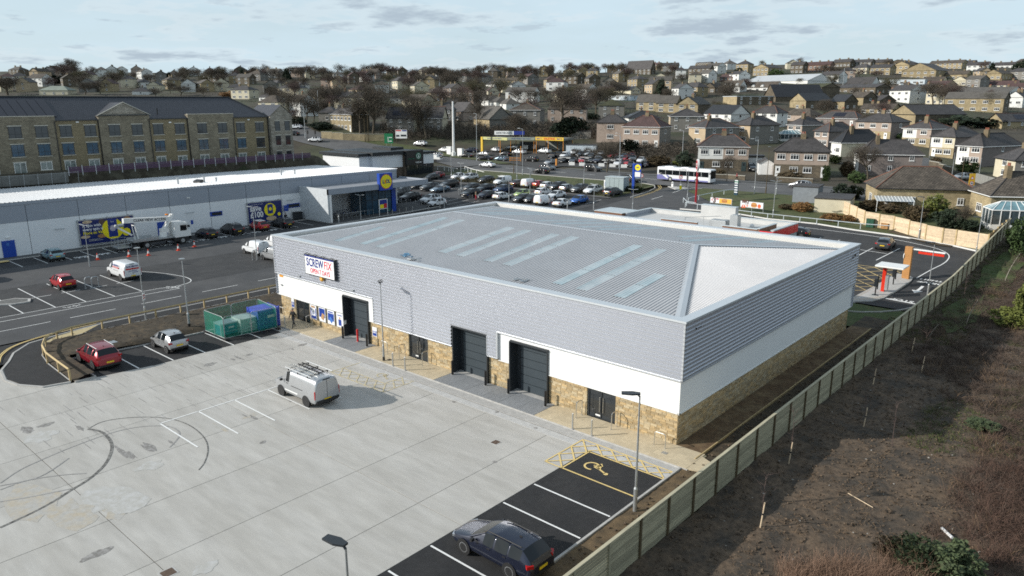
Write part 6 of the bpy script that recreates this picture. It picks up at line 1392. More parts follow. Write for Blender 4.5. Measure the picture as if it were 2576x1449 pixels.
HS(3,2020,2412,2452,852,746,-3,'long pale stone terrace of four with white windows near the right edge',wall='stone',side='dstone',kind='gable',roof='greyt',cols=5,cols2=1,chim=0,rise=2.8);HS(3,2306,2406,2660,972,928,-35,'low stone bungalow with solar panels and three white windows',wall='stone',side='stone',kind='gable',roof='slate',cols=0,cols2=3,chim=0,solar=4,rise=2.6)
HS(3,808,925,1108,832,762,-36,'yellow stone gabled house with black roof',wall='stone',side='dstone',kind='gable',roof='black',cols=1,cols2=2,chim=0,rise=3.2);HS(3,1110,1216,1302,834,768,-36,'yellow stone gabled house with white bargeboards',wall='stone',side='dstone',kind='gable',roof='black',cols=1,cols2=2,chim=0,rise=3.0)
HS(3,1252,1356,1452,820,738,-36,'tall yellow gabled cottage with chimney',wall='stone',side='dstone',kind='gable',roof='brown',cols=0,cols2=1,chim=1,rise=2.6);HS(3,1360,1482,1594,802,762,-36,'rough stone gabled cottage with skylights',wall='stone',side='dstone',kind='gable',roof='slate',cols=0,cols2=1,rise=2.6)
HS(3,1352,1580,1600,870,825,-12,'row of low yellow cottages with white windows',wall='stone',kind='gable',roof='brown',cols=4,rise=2.2,chim=2)
HS(3,302,405,672,802,732,-38,'yellow stone works building with flat white roof',wall='stone',side='dstone',kind='flat',roof='metal',cols=0,cols2=4,chim=0,name='workshop',cat='building');HS(3,610,700,1050,768,735,-40,'low building with very large plain dark roof',wall='dstone',kind='gable',roof='black',cols=0,cols2=0,chim=0,rise=6.0,name='workshop',cat='building')
HS(3,460,940,1132,645,608,-15,'long white warehouse with striped roof on the hillside',wall='white',kind='gable',roof='metal',cols=0,cols2=0,chim=0,rise=4.2,name='warehouse',cat='building');HS(3,432,700,742,695,660,-12,'white terrace with four small dormers',wall='white',roof='brown',kind='gable',cols=5,chim=0,dormer=4,rise=3.4)
HS(3,296,428,444,700,652,-12,'white terrace with three dormers left of the warehouse',wall='white',roof='brown',kind='gable',cols=3,chim=0,dormer=3,rise=3.4);HS(3,775,1042,1172,742,660,-18,'brown stone mill shed with mossy roof',wall='dstone',kind='gable',roof='moss',cols=0,cols2=0,chim=0,rise=2.0,name='mill',cat='building')
HS(3,1240,1425,1480,662,632,-20,'pale gabled hall on the hillside',wall='white',kind='gable',roof='slate',cols=0,chim=0,rise=4.0,name='hall',cat='building');HS(3,1468,1824,1836,640,602,2,'long blue-white flat-roofed school block',wall='paint',kind='flat',roof='metal',cols=8,cols2=0,chim=0,name='school_block',cat='building')
HS(3,1556,1720,1792,706,655,-15,'brown hipped house with white boxy dormer',wall='brick',roof='brown',cols=2,dormer=1);HS(3,1672,1905,1996,600,532,-8,'tall tan chapel-like building with dark roof on the hill',wall='stone',side='stone',roof='slate',kind='gable',cols=5,cols2=2,chim=0,rise=5.0,name='chapel',cat='building')
HS(3,1170,1450,1560,712,660,-18,'long low dark terrace with white windows',wall='dstone',kind='gable',roof='slate',cols=6,chim=0,rise=2.0)
for i,(xl,xm,xr,yb,ye,w_,r_,lb)in enumerate(((1138,1262,1275,505,468,'dstone','slate','sooty terrace at the crest above the masts'),(1280,1420,1432,508,470,'dstone','slate','brown terrace second along the crest'),(1436,1560,1570,505,470,'dstone','slate','terrace under the crest with attic windows'),(1560,1690,1780,500,472,'dstone','slate','dark terrace with large dormers on the crest'),(1420,1560,1602,572,512,'stone','slate','tan terrace with skylights below the crest'),(1592,1702,1762,562,492,'stone','brown','yellow stone row left of the chapel'),(1880,2104,2142,522,476,'stone','brown','stone row behind the chapel roof'),(2112,2200,2210,505,478,'dstone','slate','dark row with white dormers right of the chapel'),(2160,2302,2312,542,492,'white','slate','white row on the crest towards the right'),(2372,2508,2520,520,492,'white','slate','long white row at the top right crest'),(2288,2400,2492,602,556,'stone','brown','stone pair beside the conifers top right'),(2000,2142,2152,602,562,'stone','brown','low stone row right of the chapel'),(402,490,532,548,485,'stone','slate','square stone villa with pediment on the skyline'),(0,212,232,505,472,'dstone','slate','long terrace at the crest left of the villa'),(42,202,214,572,518,'dstone','slate','dark stone terrace below the crest'),(532,642,742,572,512,'stone','slate','stone pair right of the villa'),(816,905,926,556,492,'dstone','slate','tall dark gabled house on the ridge'),(926,1108,1116,552,490,'brick','maroon','red-roofed terrace on the ridge'),(2282,2520,2540,672,655,'cream','maroon','low terrace with broad maroon roof at right'),(2490,2700,2720,690,670,'cream','maroon','second maroon-roofed terrace cut by the right edge'),(2100,2460,2560,725,705,'white','greyt','white houses with grey roofs below the maroon roofs'),(2450,2560,2600,800,735,'white','slate','white house with porch at the right edge'),(1820,1960,1990,640,610,'cream','brown','brown-roofed row behind the bare trees'),(2040,2146,2180,650,610,'cream','brown','cream gabled house at the top of the trees'),(160,240,312,705,660,'dstone','brown','small dark house left of the white terraces'),(280,372,384,612,590,'brick','maroon','low red-roofed row above the terraces'))):
 HS(3,xl,xm,xr,yb,ye,-14+(i%5)*3,lb,wall=w_,roof=r_,kind='gable' if i!=12 else 'hip',chim=min(3,1+int((xm-xl)/90)),rise=2.6)
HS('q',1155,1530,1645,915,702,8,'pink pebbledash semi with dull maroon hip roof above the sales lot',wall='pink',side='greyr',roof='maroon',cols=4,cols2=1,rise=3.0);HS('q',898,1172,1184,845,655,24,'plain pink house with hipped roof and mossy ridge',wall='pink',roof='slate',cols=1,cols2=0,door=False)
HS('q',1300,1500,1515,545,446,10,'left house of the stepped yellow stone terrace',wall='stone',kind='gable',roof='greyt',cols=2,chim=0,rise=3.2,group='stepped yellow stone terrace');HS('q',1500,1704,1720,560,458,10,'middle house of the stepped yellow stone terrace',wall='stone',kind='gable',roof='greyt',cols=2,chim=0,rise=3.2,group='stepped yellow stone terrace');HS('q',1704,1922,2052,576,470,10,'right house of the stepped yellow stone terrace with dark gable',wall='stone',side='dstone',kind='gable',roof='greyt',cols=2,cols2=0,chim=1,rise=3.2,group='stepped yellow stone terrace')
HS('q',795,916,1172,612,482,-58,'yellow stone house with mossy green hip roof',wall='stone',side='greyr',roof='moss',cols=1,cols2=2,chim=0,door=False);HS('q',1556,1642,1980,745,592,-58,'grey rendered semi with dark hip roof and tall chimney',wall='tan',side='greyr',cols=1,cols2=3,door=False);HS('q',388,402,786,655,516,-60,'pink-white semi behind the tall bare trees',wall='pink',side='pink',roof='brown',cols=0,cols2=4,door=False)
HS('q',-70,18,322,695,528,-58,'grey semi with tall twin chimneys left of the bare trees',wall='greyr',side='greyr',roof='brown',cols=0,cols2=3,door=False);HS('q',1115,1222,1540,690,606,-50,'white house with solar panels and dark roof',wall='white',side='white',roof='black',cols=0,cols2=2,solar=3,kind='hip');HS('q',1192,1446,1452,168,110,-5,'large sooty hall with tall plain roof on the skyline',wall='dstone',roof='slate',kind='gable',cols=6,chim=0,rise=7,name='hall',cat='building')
HS('q',1060,1245,1275,365,330,-30,'gabled house with black skylit roof and cream gable',wall='cream',kind='gable',roof='black',cols=0,cols2=2,chim=0);HS('q',980,1240,1262,430,400,-10,'low grey flat-roofed works behind the green-roofed house',wall='paint',kind='flat',roof='metal',cols=3,chim=0,name='workshop',cat='building')
HS('p',1018,1092,1362,752,612,-60,'gabled stone house with cream end wall and solar panels on the dark roof',wall='cream',side='greyr',kind='gable',roof='slate',cols=0,cols2=3,chim=0,solar=6,rise=3.6,door=False);HS('p',1366,1428,1652,748,612,-60,'gabled grey house right of the one with solar panels',wall='cream',side='greyr',kind='gable',roof='slate',cols=0,cols2=3,chim=0,rise=3.8,door=False)
HS('p',1964,2130,2372,742,622,-26,'yellow stone house with large grey gable behind the wash canopy',wall='stone',side='greyr',kind='gable',roof='greyt',cols=2,cols2=1,chim=0,rise=4.2);HS('p',515,736,852,748,575,-14,'old tall stone house with many narrow windows near the junction',wall='stone',side='dstone',roof='slate',kind='gable',cols=6,cols2=0,chim=2,rise=2.2)
HS('p',330,402,562,650,552,-58,'grey hipped house with white barge gable beside the junction',wall='tan',side='greyr',roof='slate',cols=1,cols2=1);HS('p',1735,1868,1886,648,545,-10,'pale pink gabled house behind the tall white mast',wall='pink',roof='slate',kind='gable',cols=1,chim=0,rise=3.5);HS('p',1572,1588,1742,655,522,-60,'grey house left of the pink gable',wall='greyr',side='greyr',cols=0,cols2=2,door=False)
HS('p',1680,1702,1902,520,450,-58,'grey hipped house up the slope behind the mast',wall='greyr',cols=0,cols2=2);HS('p',1052,1130,1212,462,405,-40,'white house with black hip roof',wall='white',roof='black',cols=1,cols2=1);HS('p',1120,1200,1312,400,352,-40,'white gabled house with dark roof on the slope',wall='white',roof='slate',kind='gable',cols=1,cols2=2)
HS('p',1190,1290,1340,480,432,-30,'cream house with brown roof below the white gable',wall='cream',roof='brown',cols=2);HS('p',1915,1962,2072,352,318,-50,'cream gabled cottage near the dark conifers',wall='cream',kind='gable',roof='slate',cols=1,cols2=1);HS('p',2092,2180,2286,302,262,-30,'tall white house with white gable and chimney',wall='white',kind='gable',roof='slate',cols=2,cols2=2);HS('p',2152,2450,2462,262,225,-8,'long yellow stone terrace far up the slope',wall='stone',kind='gable',roof='brown',cols=7,chim=4)
for i,(a,b_,c_,yb,ye)in enumerate(((2045,2120,2182,475,440),(2132,2200,2262,495,458),(2222,2300,2372,512,476))):HS('p',a,b_,c_,yb,ye,-32,'%s of three small white hipped houses in a stepped row'%('left','middle','right')[i],wall='white',roof='greyt',cols=1,cols2=1,group='stepped row of white hipped houses')
HS('p',2060,2118,2160,372,330,-40,'cream bungalow with red-brown roof',wall='cream',kind='gable',roof='maroon',cols=1);HS('p',2200,2262,2290,355,325,-40,'small cream gabled house',wall='cream',kind='gable',roof='brown',cols=1)
HS(1,236,300,482,725,682,-50,'open hipped pavilion with pale green roof behind the care home',wall='cream',roof='pale',cols=2,chim=0,name='pavilion',cat='building');HS(1,935,1000,1112,722,690,-30,'white house low behind the care home roof',wall='white',roof='slate',cols=2);HS(1,958,1066,1076,655,622,-5,'white-fronted house left of centre on the far slope',wall='white',cols=3);HS(1,1072,1110,1202,682,645,-40,'cream gabled house on the far left slope',wall='cream',kind='gable',roof='slate',cols=1);HS(1,1960,2066,2070,772,735,5,'house with white boxed dormer beyond the care home wing',wall='white',roof='slate',cols=3,chim=0)
HS(1,1662,1712,1836,700,662,-35,'cream hipped house near the care home roof end',wall='cream',roof='slate',cols=1,cols2=2);HS(1,2020,2086,2120,655,632,-20,'small cream house right of the far conifer',wall='cream',cols=2);HS(1,2200,2262,2300,668,640,-20,'white house at the far left-centre slope',wall='white',cols=2)
rnd=random.Random(21)
FW=[('white','white'),('cream','cream'),('pink','pinkish'),('greyr','grey'),('stone','yellow stone'),('dstone','sooty stone'),('tan','tan')];FR=[('slate','dark slate'),('brown','brown slate'),('maroon','dull red'),('greyt','grey tiled'),('slate','dark slate')]
def free(x,y,s_,pad=1.0):
 for a,b_,yb,ye in HPOS:
  if a-s_*pad<x<b_+s_*pad and ye-s_*.25<y<yb+s_*.45:return False
 return True
SECT=[(0,620,'above the left care home roof'),(620,980,'left of the tall mast'),(980,1320,'above the wash forecourt'),(1320,1650,'behind the sales lot'),(1650,2000,'above the bus'),(2000,2300,'right of the warehouse'),(2300,2700,'at the far right')]
made=0;tries=0;lbs={}
while made<185 and tries<12000:
 tries+=1
 X=rnd.uniform(-20,2600);lo=190 if X<1500 else 172;hi=262 if X<700 else 300 if X<1500 else 268
 if X<620:hi=236
 Y=lo+(hi-lo)*rnd.random()**1.25
 P=at(X,Y);z=depth(P)
 if z>820 or z<180:continue
 s_=9*F_PX/z
 if not free(X,Y,s_,.35):continue
 HPOS.append((X-s_*.5,X+s_*.5,Y,Y-s_*.6))
 w_,wn_=rnd.choice(FW);r_,rn_=rnd.choice(FR);kd=rnd.choice(('hip','gable','gable'));w=rnd.uniform(9,16);d=rnd.uniform(7,9)
 sec=next((t_ for a,b_,t_ in SECT if a<=X<b_),SECT[-1][2]if X>0 else SECT[0][2])
 band_='high' if Y<lo+22 else 'midway' if Y<lo+55 else 'low'
 lb='%s %s house, %s roof, %s %s'%(wn_,'hipped' if kd=='hip' else 'gabled',rn_,band_,sec);lbs[lb]=lbs.get(lb,0)+1
 if lbs[lb]>1:lb=lb.replace(' house',' %s house'%('larger','wider','smaller','plainer')[(lbs[lb]-2)%4])
 house(P,w,d,D2R(rnd.choice((-60,-30,-25,-10,-40,20))),rnd.uniform(4.8,5.6),lb,wall=w_,roof=r_,kind=kd,far=2 if z>380 else 1,chim=rnd.choice((1,1,2,0)),cols=2 if w<12 else 3,cols2=1,rise=rnd.uniform(2.2,3.0),group='houses on the hillside',door=False);made+=1
 # ---- extras by the houses
def conserv(c,rz,w,d,h,lab):
 o=empty('conservatory',c,lab,'conservatory',None,rz);mb=MB()
 MB().b2(-w/2,-d/2,-1,w/2,d/2,.5).build('base_wall',WM['white'],o)
 nx,ny=6,3
 for i in range(nx+1):
  x=-w/2+w*i/nx;mb.b2(x-.05,-d/2-.05,.5,x+.05,-d/2+.05,h)
 for i in range(ny+1):
  y=-d/2+d*i/ny
  for x in(-w/2,w/2):mb.b2(x-.05,y-.05,.5,x+.05,y+.05,h)
 mb.b2(-w/2-.06,-d/2-.06,h,w/2+.06,-d/2+.06,h+.12);mb.b2(-w/2-.06,-d/2,h,-w/2+.06,d/2,h+.12);mb.b2(w/2-.06,-d/2,h,w/2+.06,d/2,h+.12)
 for i in range(nx+1):
  x=-w/2+w*i/nx;mb.tube((x,-d/2,h+.1),(x*.55,0,h+1.1),.05,n=4);mb.tube((x,d/2,h+.1),(x*.55,0,h+1.1),.05,n=4)
 for i in range(1,ny):
  for s_ in(-1,1):mb.tube((s_*w/2,-d/2+d*i/ny,h+.1),(s_*w*.275,0,h+1.1),.05,n=4)
 mb.tube((-w*.275,0,h+1.12),(w*.275,0,h+1.12),.07,n=5);mb.build('frame',UPVC,o)
 g=MB();g.b2(-w/2+.02,-d/2+.02,.5,w/2-.02,d/2-.02,h);g.build('glazing',M('conservatory_glass',(.05,.07,.08),.06,0,var=.5,scale=1.2),o)
 g=MB();A_=(-w/2,-d/2,h+.06);B_=(w/2,-d/2,h+.06);C_=(w/2,d/2,h+.06);D_=(-w/2,d/2,h+.06);E_=(-w*.275,0,h+1.07);F_=(w*.275,0,h+1.07)
 g.face([A_,B_,F_,E_]);g.face([C_,D_,E_,F_]);g.face([B_,C_,F_]);g.face([D_,A_,E_]);g.build('roof_glazing',M('pale_blue_roof_glazing',(.14,.24,.27),.12,0,var=.35,scale=1),o);return o
p=at(*Z('f',2330,1110));conserv((p.x+.6,p.y+1.4,p.z+.3),D2R(28),6.6,3.4,2.4,'white framed conservatory behind the right-hand stone house')
p=at(*Z(3,800,1060));conserv((p.x,p.y+1,p.z),D2R(40),7,4,1.8,'white conservatory beside the pink hipped house')
p=at(*Z('f',900,850));o=empty('lean_to_canopy',(p.x+.5,p.y-1.4,p.z+1.6),'white ribbed lean-to canopy behind the yellow stone house','canopy',None,D2R(26));mb=MB()
for i in range(12):mb.tube((-2.6+i*.48,-1.2,.0),(-2.6+i*.48,1.2,.55),.04,n=4)
mb.build('ribs',UPVC,o);mb=MB();mb.face([(-2.7,-1.25,-.02),(2.75,-1.25,-.02),(2.75,1.25,.53),(-2.7,1.25,.53)]);mb.build('roof_sheet',M('polycarbonate_sheet',(.40,.44,.46),.3),o);MB().tube((-2.6,-1.2,-1.7),(-2.6,-1.2,0),.05,n=5).tube((2.6,-1.2,-1.7),(2.6,-1.2,0),.05,n=5).build('post',UPVC,o)
def garage(k,x,y,w,d,h,rz,wall,lab,door=None,roof='flat',name='garage'):
 p=at(*Z(k,x,y));o=empty(name,(p.x,p.y,p.z),lab,'garage' if name=='garage' else 'shed',None,D2R(rz));MB().b2(-w/2,0,-.5,w/2,d,h).build('wall',wall,o)
 if roof=='flat':MB().b2(-w/2-.15,-.15,h,w/2+.15,d+.15,h+.16).build('roof',RM['slate'],o,uvbox=True)
 else:
  mb=MB();mb.face([(-w/2-.2,-.25,h-.05),(0,-.25,h+1.0),(0,d,h+1.0),(-w/2-.2,d,h-.05)]);mb.face([(0,-.25,h+1.0),(w/2+.2,-.25,h-.05),(w/2+.2,d,h-.05),(0,d,h+1.0)]);mb.build('roof',RM['slate'],o,uvbox=True);mb=MB();mb.face([(-w/2,-.01,h),(w/2,-.01,h),(0,-.01,h+.95)]);mb.build('gable',wall,o)
 if door:MB().b2(-w*.4,-.06,0,w*.4,-.005,h*.85).build('garage_door',door,o)
 return o
garage('e',1980,410,3.2,5,2.5,27,UPVC,'small white gabled garage beside the drive',UPVC,'gable');garage('e',1840,320,4,5,2.6,27,WM['greyr'],'grey flat-roofed garage behind the parked crossover',UPVC)
garage('d',1890,340,8.5,3,2.4,27,WM['paint'],'long pale grey cabin in the sales lot',None,'flat','cabin');garage('d',1870,150,7,4,2.2,25,WM['greyr'],'low pale garage on the bank above the sales lot')
g_=garage('e',2470,770,4.0,5,2.7,10,M('grey_cabin_render',(.20,.22,.24),.8),'grey flat-roofed plant cabin beside the grass',None,'flat','cabin');garage('f',130,900,5.2,7.5,2.2,12,WM['cream'],'cream flat-roofed garage behind the new timber fence')
# ================================================================== VEGETATION
BARK=M('grey_brown_bark',(.085,.070,.050),.95,0,var=.25,scale=3);TWIG=M('brown_twigs',(.090,.074,.056),.95,0,var=.25,scale=2);TWIGP=M('purplish_twigs',(.095,.066,.058),.95,0,var=.25,scale=2);TWIGO=M('olive_twigs',(.090,.080,.045),.95,0,var=.25,scale=2)
LEAFD=M('dark_evergreen_leaf',(.014,.026,.010),.8,0,var=.45,scale=1.2);LEAFG=M('green_shrub_leaf',(.040,.070,.016),.8,0,var=.4,scale=1.5);LEAFY=M('yellow_green_leaf',(.11,.125,.022),.8,0,var=.35,scale=1.5);LEAFO=M('orange_brown_foliage',(.20,.105,.035),.9,0,var=.3,scale=1.5);LEAFW=M('dull_willow_leaf',(.055,.075,.030),.85,0,var=.5,scale=4);LEAFB=M('brown_hedge_leaf',(.085,.060,.028),.9,0,var=.35,scale=1.5)
def ribbon(v,f,p,q,w0,w1,rr):
 d=q-p;s_=d.cross(Vector((rr.uniform(-1,1),rr.uniform(-1,1),rr.uniform(-1,1))))
 if s_.length<1e-5:return
 s_.normalize();i=len(v);v+=[tuple(p-s_*w0),tuple(p+s_*w0),tuple(q+s_*w1),tuple(q-s_*w1)];f.append((i,i+1,i+2,i+3))
def bare_tree(seed,H=10.0,spread=.62,twigw=.022,tall=False,dens=1.0):
 """trunk with limbs as one mesh, fine twigs as another"""
 rr=random.Random(seed);tb=MB();v=[];f=[]
 def grow(p,d,L_,r,lev):
  nseg=3 if lev<2 else 2;q=p
  for i in range(nseg):
   d2=(d+Vector((rr.uniform(-1,1),rr.uniform(-1,1),rr.uniform(-.3,.8)))*(.14+.05*lev)).normalized();q2=q+d2*(L_/nseg);r2=r*(1-.26*(i+1)/nseg)
   if lev<=2:tb.tube(q,q2,r*(1-.26*i/nseg),r2,6 if lev==0 else 4,caps=False)
   else:ribbon(v,f,q,q2,r*.9,r2*.9,rr)
   q=q2;d=d2
   if lev>=1 and lev<5 and i<nseg-1:
    for _ in range(1 if lev<3 else 2):
     a=rr.uniform(0,6.28);o=d.orthogonal().normalized();o.rotate(Matrix.Rotation(a,3,d));nd=(d*.62+o*.75+Vector((0,0,.12))).normalized();grow(q,nd,L_*rr.uniform(.5,.68),r2*.55,lev+1)
  if lev<5:
   n={0:5,1:3,2:3,3:3,4:3}[lev]
   for k_ in range(n):
    a=6.28*(k_+rr.random()*.6)/n;o=d.orthogonal().normalized();o.rotate(Matrix.Rotation(a,3,d));sp=spread*rr.uniform(.7,1.25)
    nd=(d*math.cos(sp)+o*math.sin(sp)+Vector((0,0,.10))).normalized();grow(q,nd,L_*rr.uniform(.60,.78),r2*.66,lev+1)
  elif rr.random()<dens:
   for _ in range(3):ribbon(v,f,q,q+(d+Vector((rr.uniform(-1,1),rr.uniform(-1,1),rr.uniform(-.6,1)))*.9).normalized()*L_*.9,twigw*.5,twigw*.28,rr)
 grow(Vector((0,0,-.3)),Vector((0,0,1)),H*(.36 if tall else .27),H*.020,0)
 zmax=max(p[2]for p in v);k_=H/zmax
 tb.v=[(a*k_,b*k_,c*k_)for a,b,c in tb.v];v=[(a*k_,b*k_,c*k_)for a,b,c in v]
 tm=tb.mesh('trunk',BARK);cm=bpy.data.meshes.new('crown');cm.from_pydata(v,[],f);cm.materials.append(TWIG);return tm,cm
TREES=[bare_tree(s_,10,sp,tall=tl,twigw=.026)for s_,sp,tl in((1,.60,False),(2,.72,False),(5,.50,True),(9,.66,False),(12,.56,True))]
print('tree faces',[len(t[1].polygons)for t in TREES])
def leafy(seed,n,shape,mat,ls=.22,name='foliage'):
 """leaf-sized faces spread in clumps through a crown volume of unit size (1 m radius, 1 m half height)"""
 rr=random.Random(seed);v=[];f=[];cl=[]
 for _ in range(int(n/28)):
  while True:
   x,y,z=rr.uniform(-1,1),rr.uniform(-1,1),rr.uniform(-1,1);r=math.hypot(x,y)
   if shape=='cone':
    if r<.95*(1-(z+1)/2)**.85+.04:break
   elif shape=='column':
    if r<.9*(1-max(0,z)**3*.8):break
   elif x*x+y*y+z*z<1:break
  k_=rr.random();e=1 if rr.random()<.35 else 1.0
  cl.append((x*e,y*e,z*e,rr.uniform(.13,.26)))
 for x,y,z,s_ in cl:
  for _ in range(28):
   a=Vector((rr.gauss(0,1),rr.gauss(0,1),rr.gauss(0,1))).normalized()*s_*rr.random()**.4;c=Vector((x,y,z))+a
   u=Vector((rr.gauss(0,1),rr.gauss(0,1),rr.gauss(0,1))).normalized();w=u.orthogonal().normalized();l=ls*rr.uniform(.25,.55)
   i=len(v);v+=[tuple(c-u*l),tuple(c+w*l*.55),tuple(c+u*l),tuple(c-w*l*.55)];f.append((i,i+1,i+2,i+3))
 me=bpy.data.meshes.new(name);me.from_pydata(v,[],f);me.materials.append(mat);return me
LM_={'round':[leafy(s_,3600,'ball',LEAFD)for s_ in(1,2)],'cone':[leafy(3,3600,'cone',LEAFD),leafy(4,3600,'cone',LEAFD)],'column':[leafy(6,3600,'column',LEAFD)]}
TRK=MB().tube((0,0,-.5),(0,0,1),.06,.03,6).mesh('trunk',BARK)
def mat_on(o,m_):o.material_slots[0].link='OBJECT';o.material_slots[0].material=m_
TI=[0]
def tree(p,h,lab,group=None,wid=1.0,mat=None,var=None,name='bare_tree',cat='tree'):
 TI[0]+=1;t,c=TREES[(TI[0]if var is None else var)%5];o=empty(name,p,lab,cat,group,random.uniform(0,6.28));s_=h/10;o.scale=(s_*wid,s_*wid,s_)
 link('trunk',t,o);k_=link('crown',c,o)
 if mat:mat_on(k_,mat)
 return o
def shrub(p,rx,h,lab,shape='round',mat=LEAFD,group=None,name='shrub',cat='shrub',ry=None):
 TI[0]+=1;o=empty(name,p,lab,cat,group,random.uniform(0,6.28)if ry is None else 0);ms=LM_[shape];c=link('foliage',ms[TI[0]%len(ms)],o,(0,0,h*.5+.02),None,(rx,ry or rx,h*.52));mat_on(c,mat);link('trunk',TRK,o,None,None,(h*.5,h*.5,h*.5));return o
def TP(k,x,y,yt,lab,**kw):
 X,Y=Z(k,x,y);P=at(X,Y);z=depth(P);h=(y-yt)*ZO[k][2]*z/F_PX*1.03;return tree(P,max(2,h),lab,**kw)
def SP(k,x,y,yt,wpx,lab,**kw):
 X,Y=Z(k,x,y);P=at(X,Y);z=depth(P);s_=ZO[k][2]*z/F_PX;return shrub(P,wpx/2*s_,max(.4,(y-yt)*s_*1.02),lab,**kw)
for k_,x,y,yt,lb,kw in(('d',2215,575,150,'bare tree on the verge before the sales lot',dict(wid=1.1)),('e',1485,500,150,'bare young tree before the white-fronted semi',dict(wid=.9)),('f',595,460,30,'bare forked tree before the white and mauve semi',dict(wid=1.1)),('f',1790,1110,760,'leggy bare bush beside the conservatory',dict(wid=1.0,mat=TWIG)),('q',520,720,290,'large bare tree before the pink-white house',dict(wid=1.25)),('q',735,660,330,'purplish bare tree beside the mossy-roofed house',dict(wid=1.3,mat=TWIGP)),('q',640,640,380,'dull bare tree right of the large one',dict(wid=1.1)),('q',150,780,560,'bare tree close to the grey semi',dict(wid=1.2)),('q',1010,830,640,'small bare tree before the plain pink house',dict(wid=1.5)),('p',950,790,250,'big bare tree left of the gabled stone house',dict(wid=1.1,var=0)),('p',820,760,330,'broad bare tree by the junction wall',dict(wid=1.4)),('p',1410,800,500,'bare tree between the two gabled houses',dict(wid=.8)),('p',1490,820,380,'tall bare tree in front of the grey gabled house',dict(wid=1.0)),('p',2010,700,430,'bare tree before the yellow stone gable',dict(wid=1.0)),('p',2400,760,560,'bare tree right of the grey gable',dict(wid=1.2)),('p',270,670,330,'bare tree before the junction houses',dict(wid=1.2)),('p',120,640,300,'dense bare tree right of the care home wing',dict(wid=1.3)),('p',480,520,270,'bare tree behind the junction houses',dict(wid=1.6)),('p',620,500,270,'wide bare tree behind the old stone house',dict(wid=1.6)),('p',1320,500,330,'olive-toned bare tree behind the gabled houses',dict(wid=1.7,mat=TWIGO)),('p',1430,520,300,'olive-toned broad tree left of the mast',dict(wid=1.5,mat=TWIGO)),('p',1680,340,135,'huge domed bare tree on the skyline left of the conifers',dict(wid=1.9)),('p',1940,260,95,'tall bare tree on the skyline above the cream cottage',dict(wid=1.2)),('p',1060,240,155,'small bare tree alone on the skyline',dict(wid=1.0)),('p',200,220,108,'rounded bare tree on the skyline left',dict(wid=1.3)),('p',370,225,115,'bare tree on the skyline second from left',dict(wid=1.2)),('p',540,225,120,'bare tree on the skyline above the rooftops',dict(wid=1.5)),('p',930,230,135,'bare tree on the skyline right of the flat roofs',dict(wid=1.5)),('p',1240,250,160,'spreading bare tree on the skyline',dict(wid=1.6)),(1,535,570,445,'tall clump-like bare tree on the left skyline',dict(wid=1.3)),(1,480,570,465,'lower bare tree joined to the tall skyline one',dict(wid=1.2)),(1,1375,575,505,'thin bare tree on the left skyline',dict(wid=1.1)),(1,1950,600,500,'broad bare tree right of the pointed conifer',dict(wid=1.6)),(1,2060,610,510,'bare tree among the skyline group',dict(wid=1.4)),('q',790,160,78,'round bare tree on the skyline left of the sooty hall',dict(wid=1.2)),('q',1130,170,60,'dense bare tree against the sooty hall',dict(wid=1.5)),('q',1540,170,50,'bare tree on the skyline right of the sooty hall',dict(wid=1.3)),('q',150,170,80,'bare tree on the skyline mid left',dict(wid=1.3)),('q',280,175,95,'bare tree next to the mid left skyline tree',dict(wid=1.3)),(3,1890,790,620,'bare tree before the pale stone terrace',dict(wid=1.4)),(3,2020,800,610,'purplish bare tree left of the pale stone terrace',dict(wid=1.3,mat=TWIGP)),(3,1960,810,650,'darker bare tree between the two by the terrace',dict(wid=1.0)),(3,900,640,590,'bare shrub-like tree before the warehouse',dict(wid=1.6,mat=TWIGO)),('f',640,640,540,'scrappy bare tree at the corner of the yellow stone house',dict(wid=1.5)),(3,1060,585,490,'bare tree in the wood under the crest',dict(wid=2)),(3,1180,590,500,'bare tree right in the wood under the crest',dict(wid=2)),(3,1320,600,515,'bare tree at the right of the wood',dict(wid=2,mat=TWIGP)),(3,1440,600,530,'purplish bare tree by the school block',dict(wid=2,mat=TWIGP)),(1,760,720,600,'wide bare tree behind the care home roof',dict(wid=2.0)),(1,640,725,620,'bare tree left behind the care home roof',dict(wid=2.0)),(1,1360,725,640,'low bare tree behind the care home roof',dict(wid=2.6)),(1,1180,735,660,'small bare tree behind the care home roof',dict(wid=2.4)),(1,60,720,580,'bare tree at the far left behind the care home',dict(wid=2.0)),(1,1540,735,650,'bare tree near the roof end',dict(wid=2.2))):
 TP(k_,x,y,yt,lb,**kw)
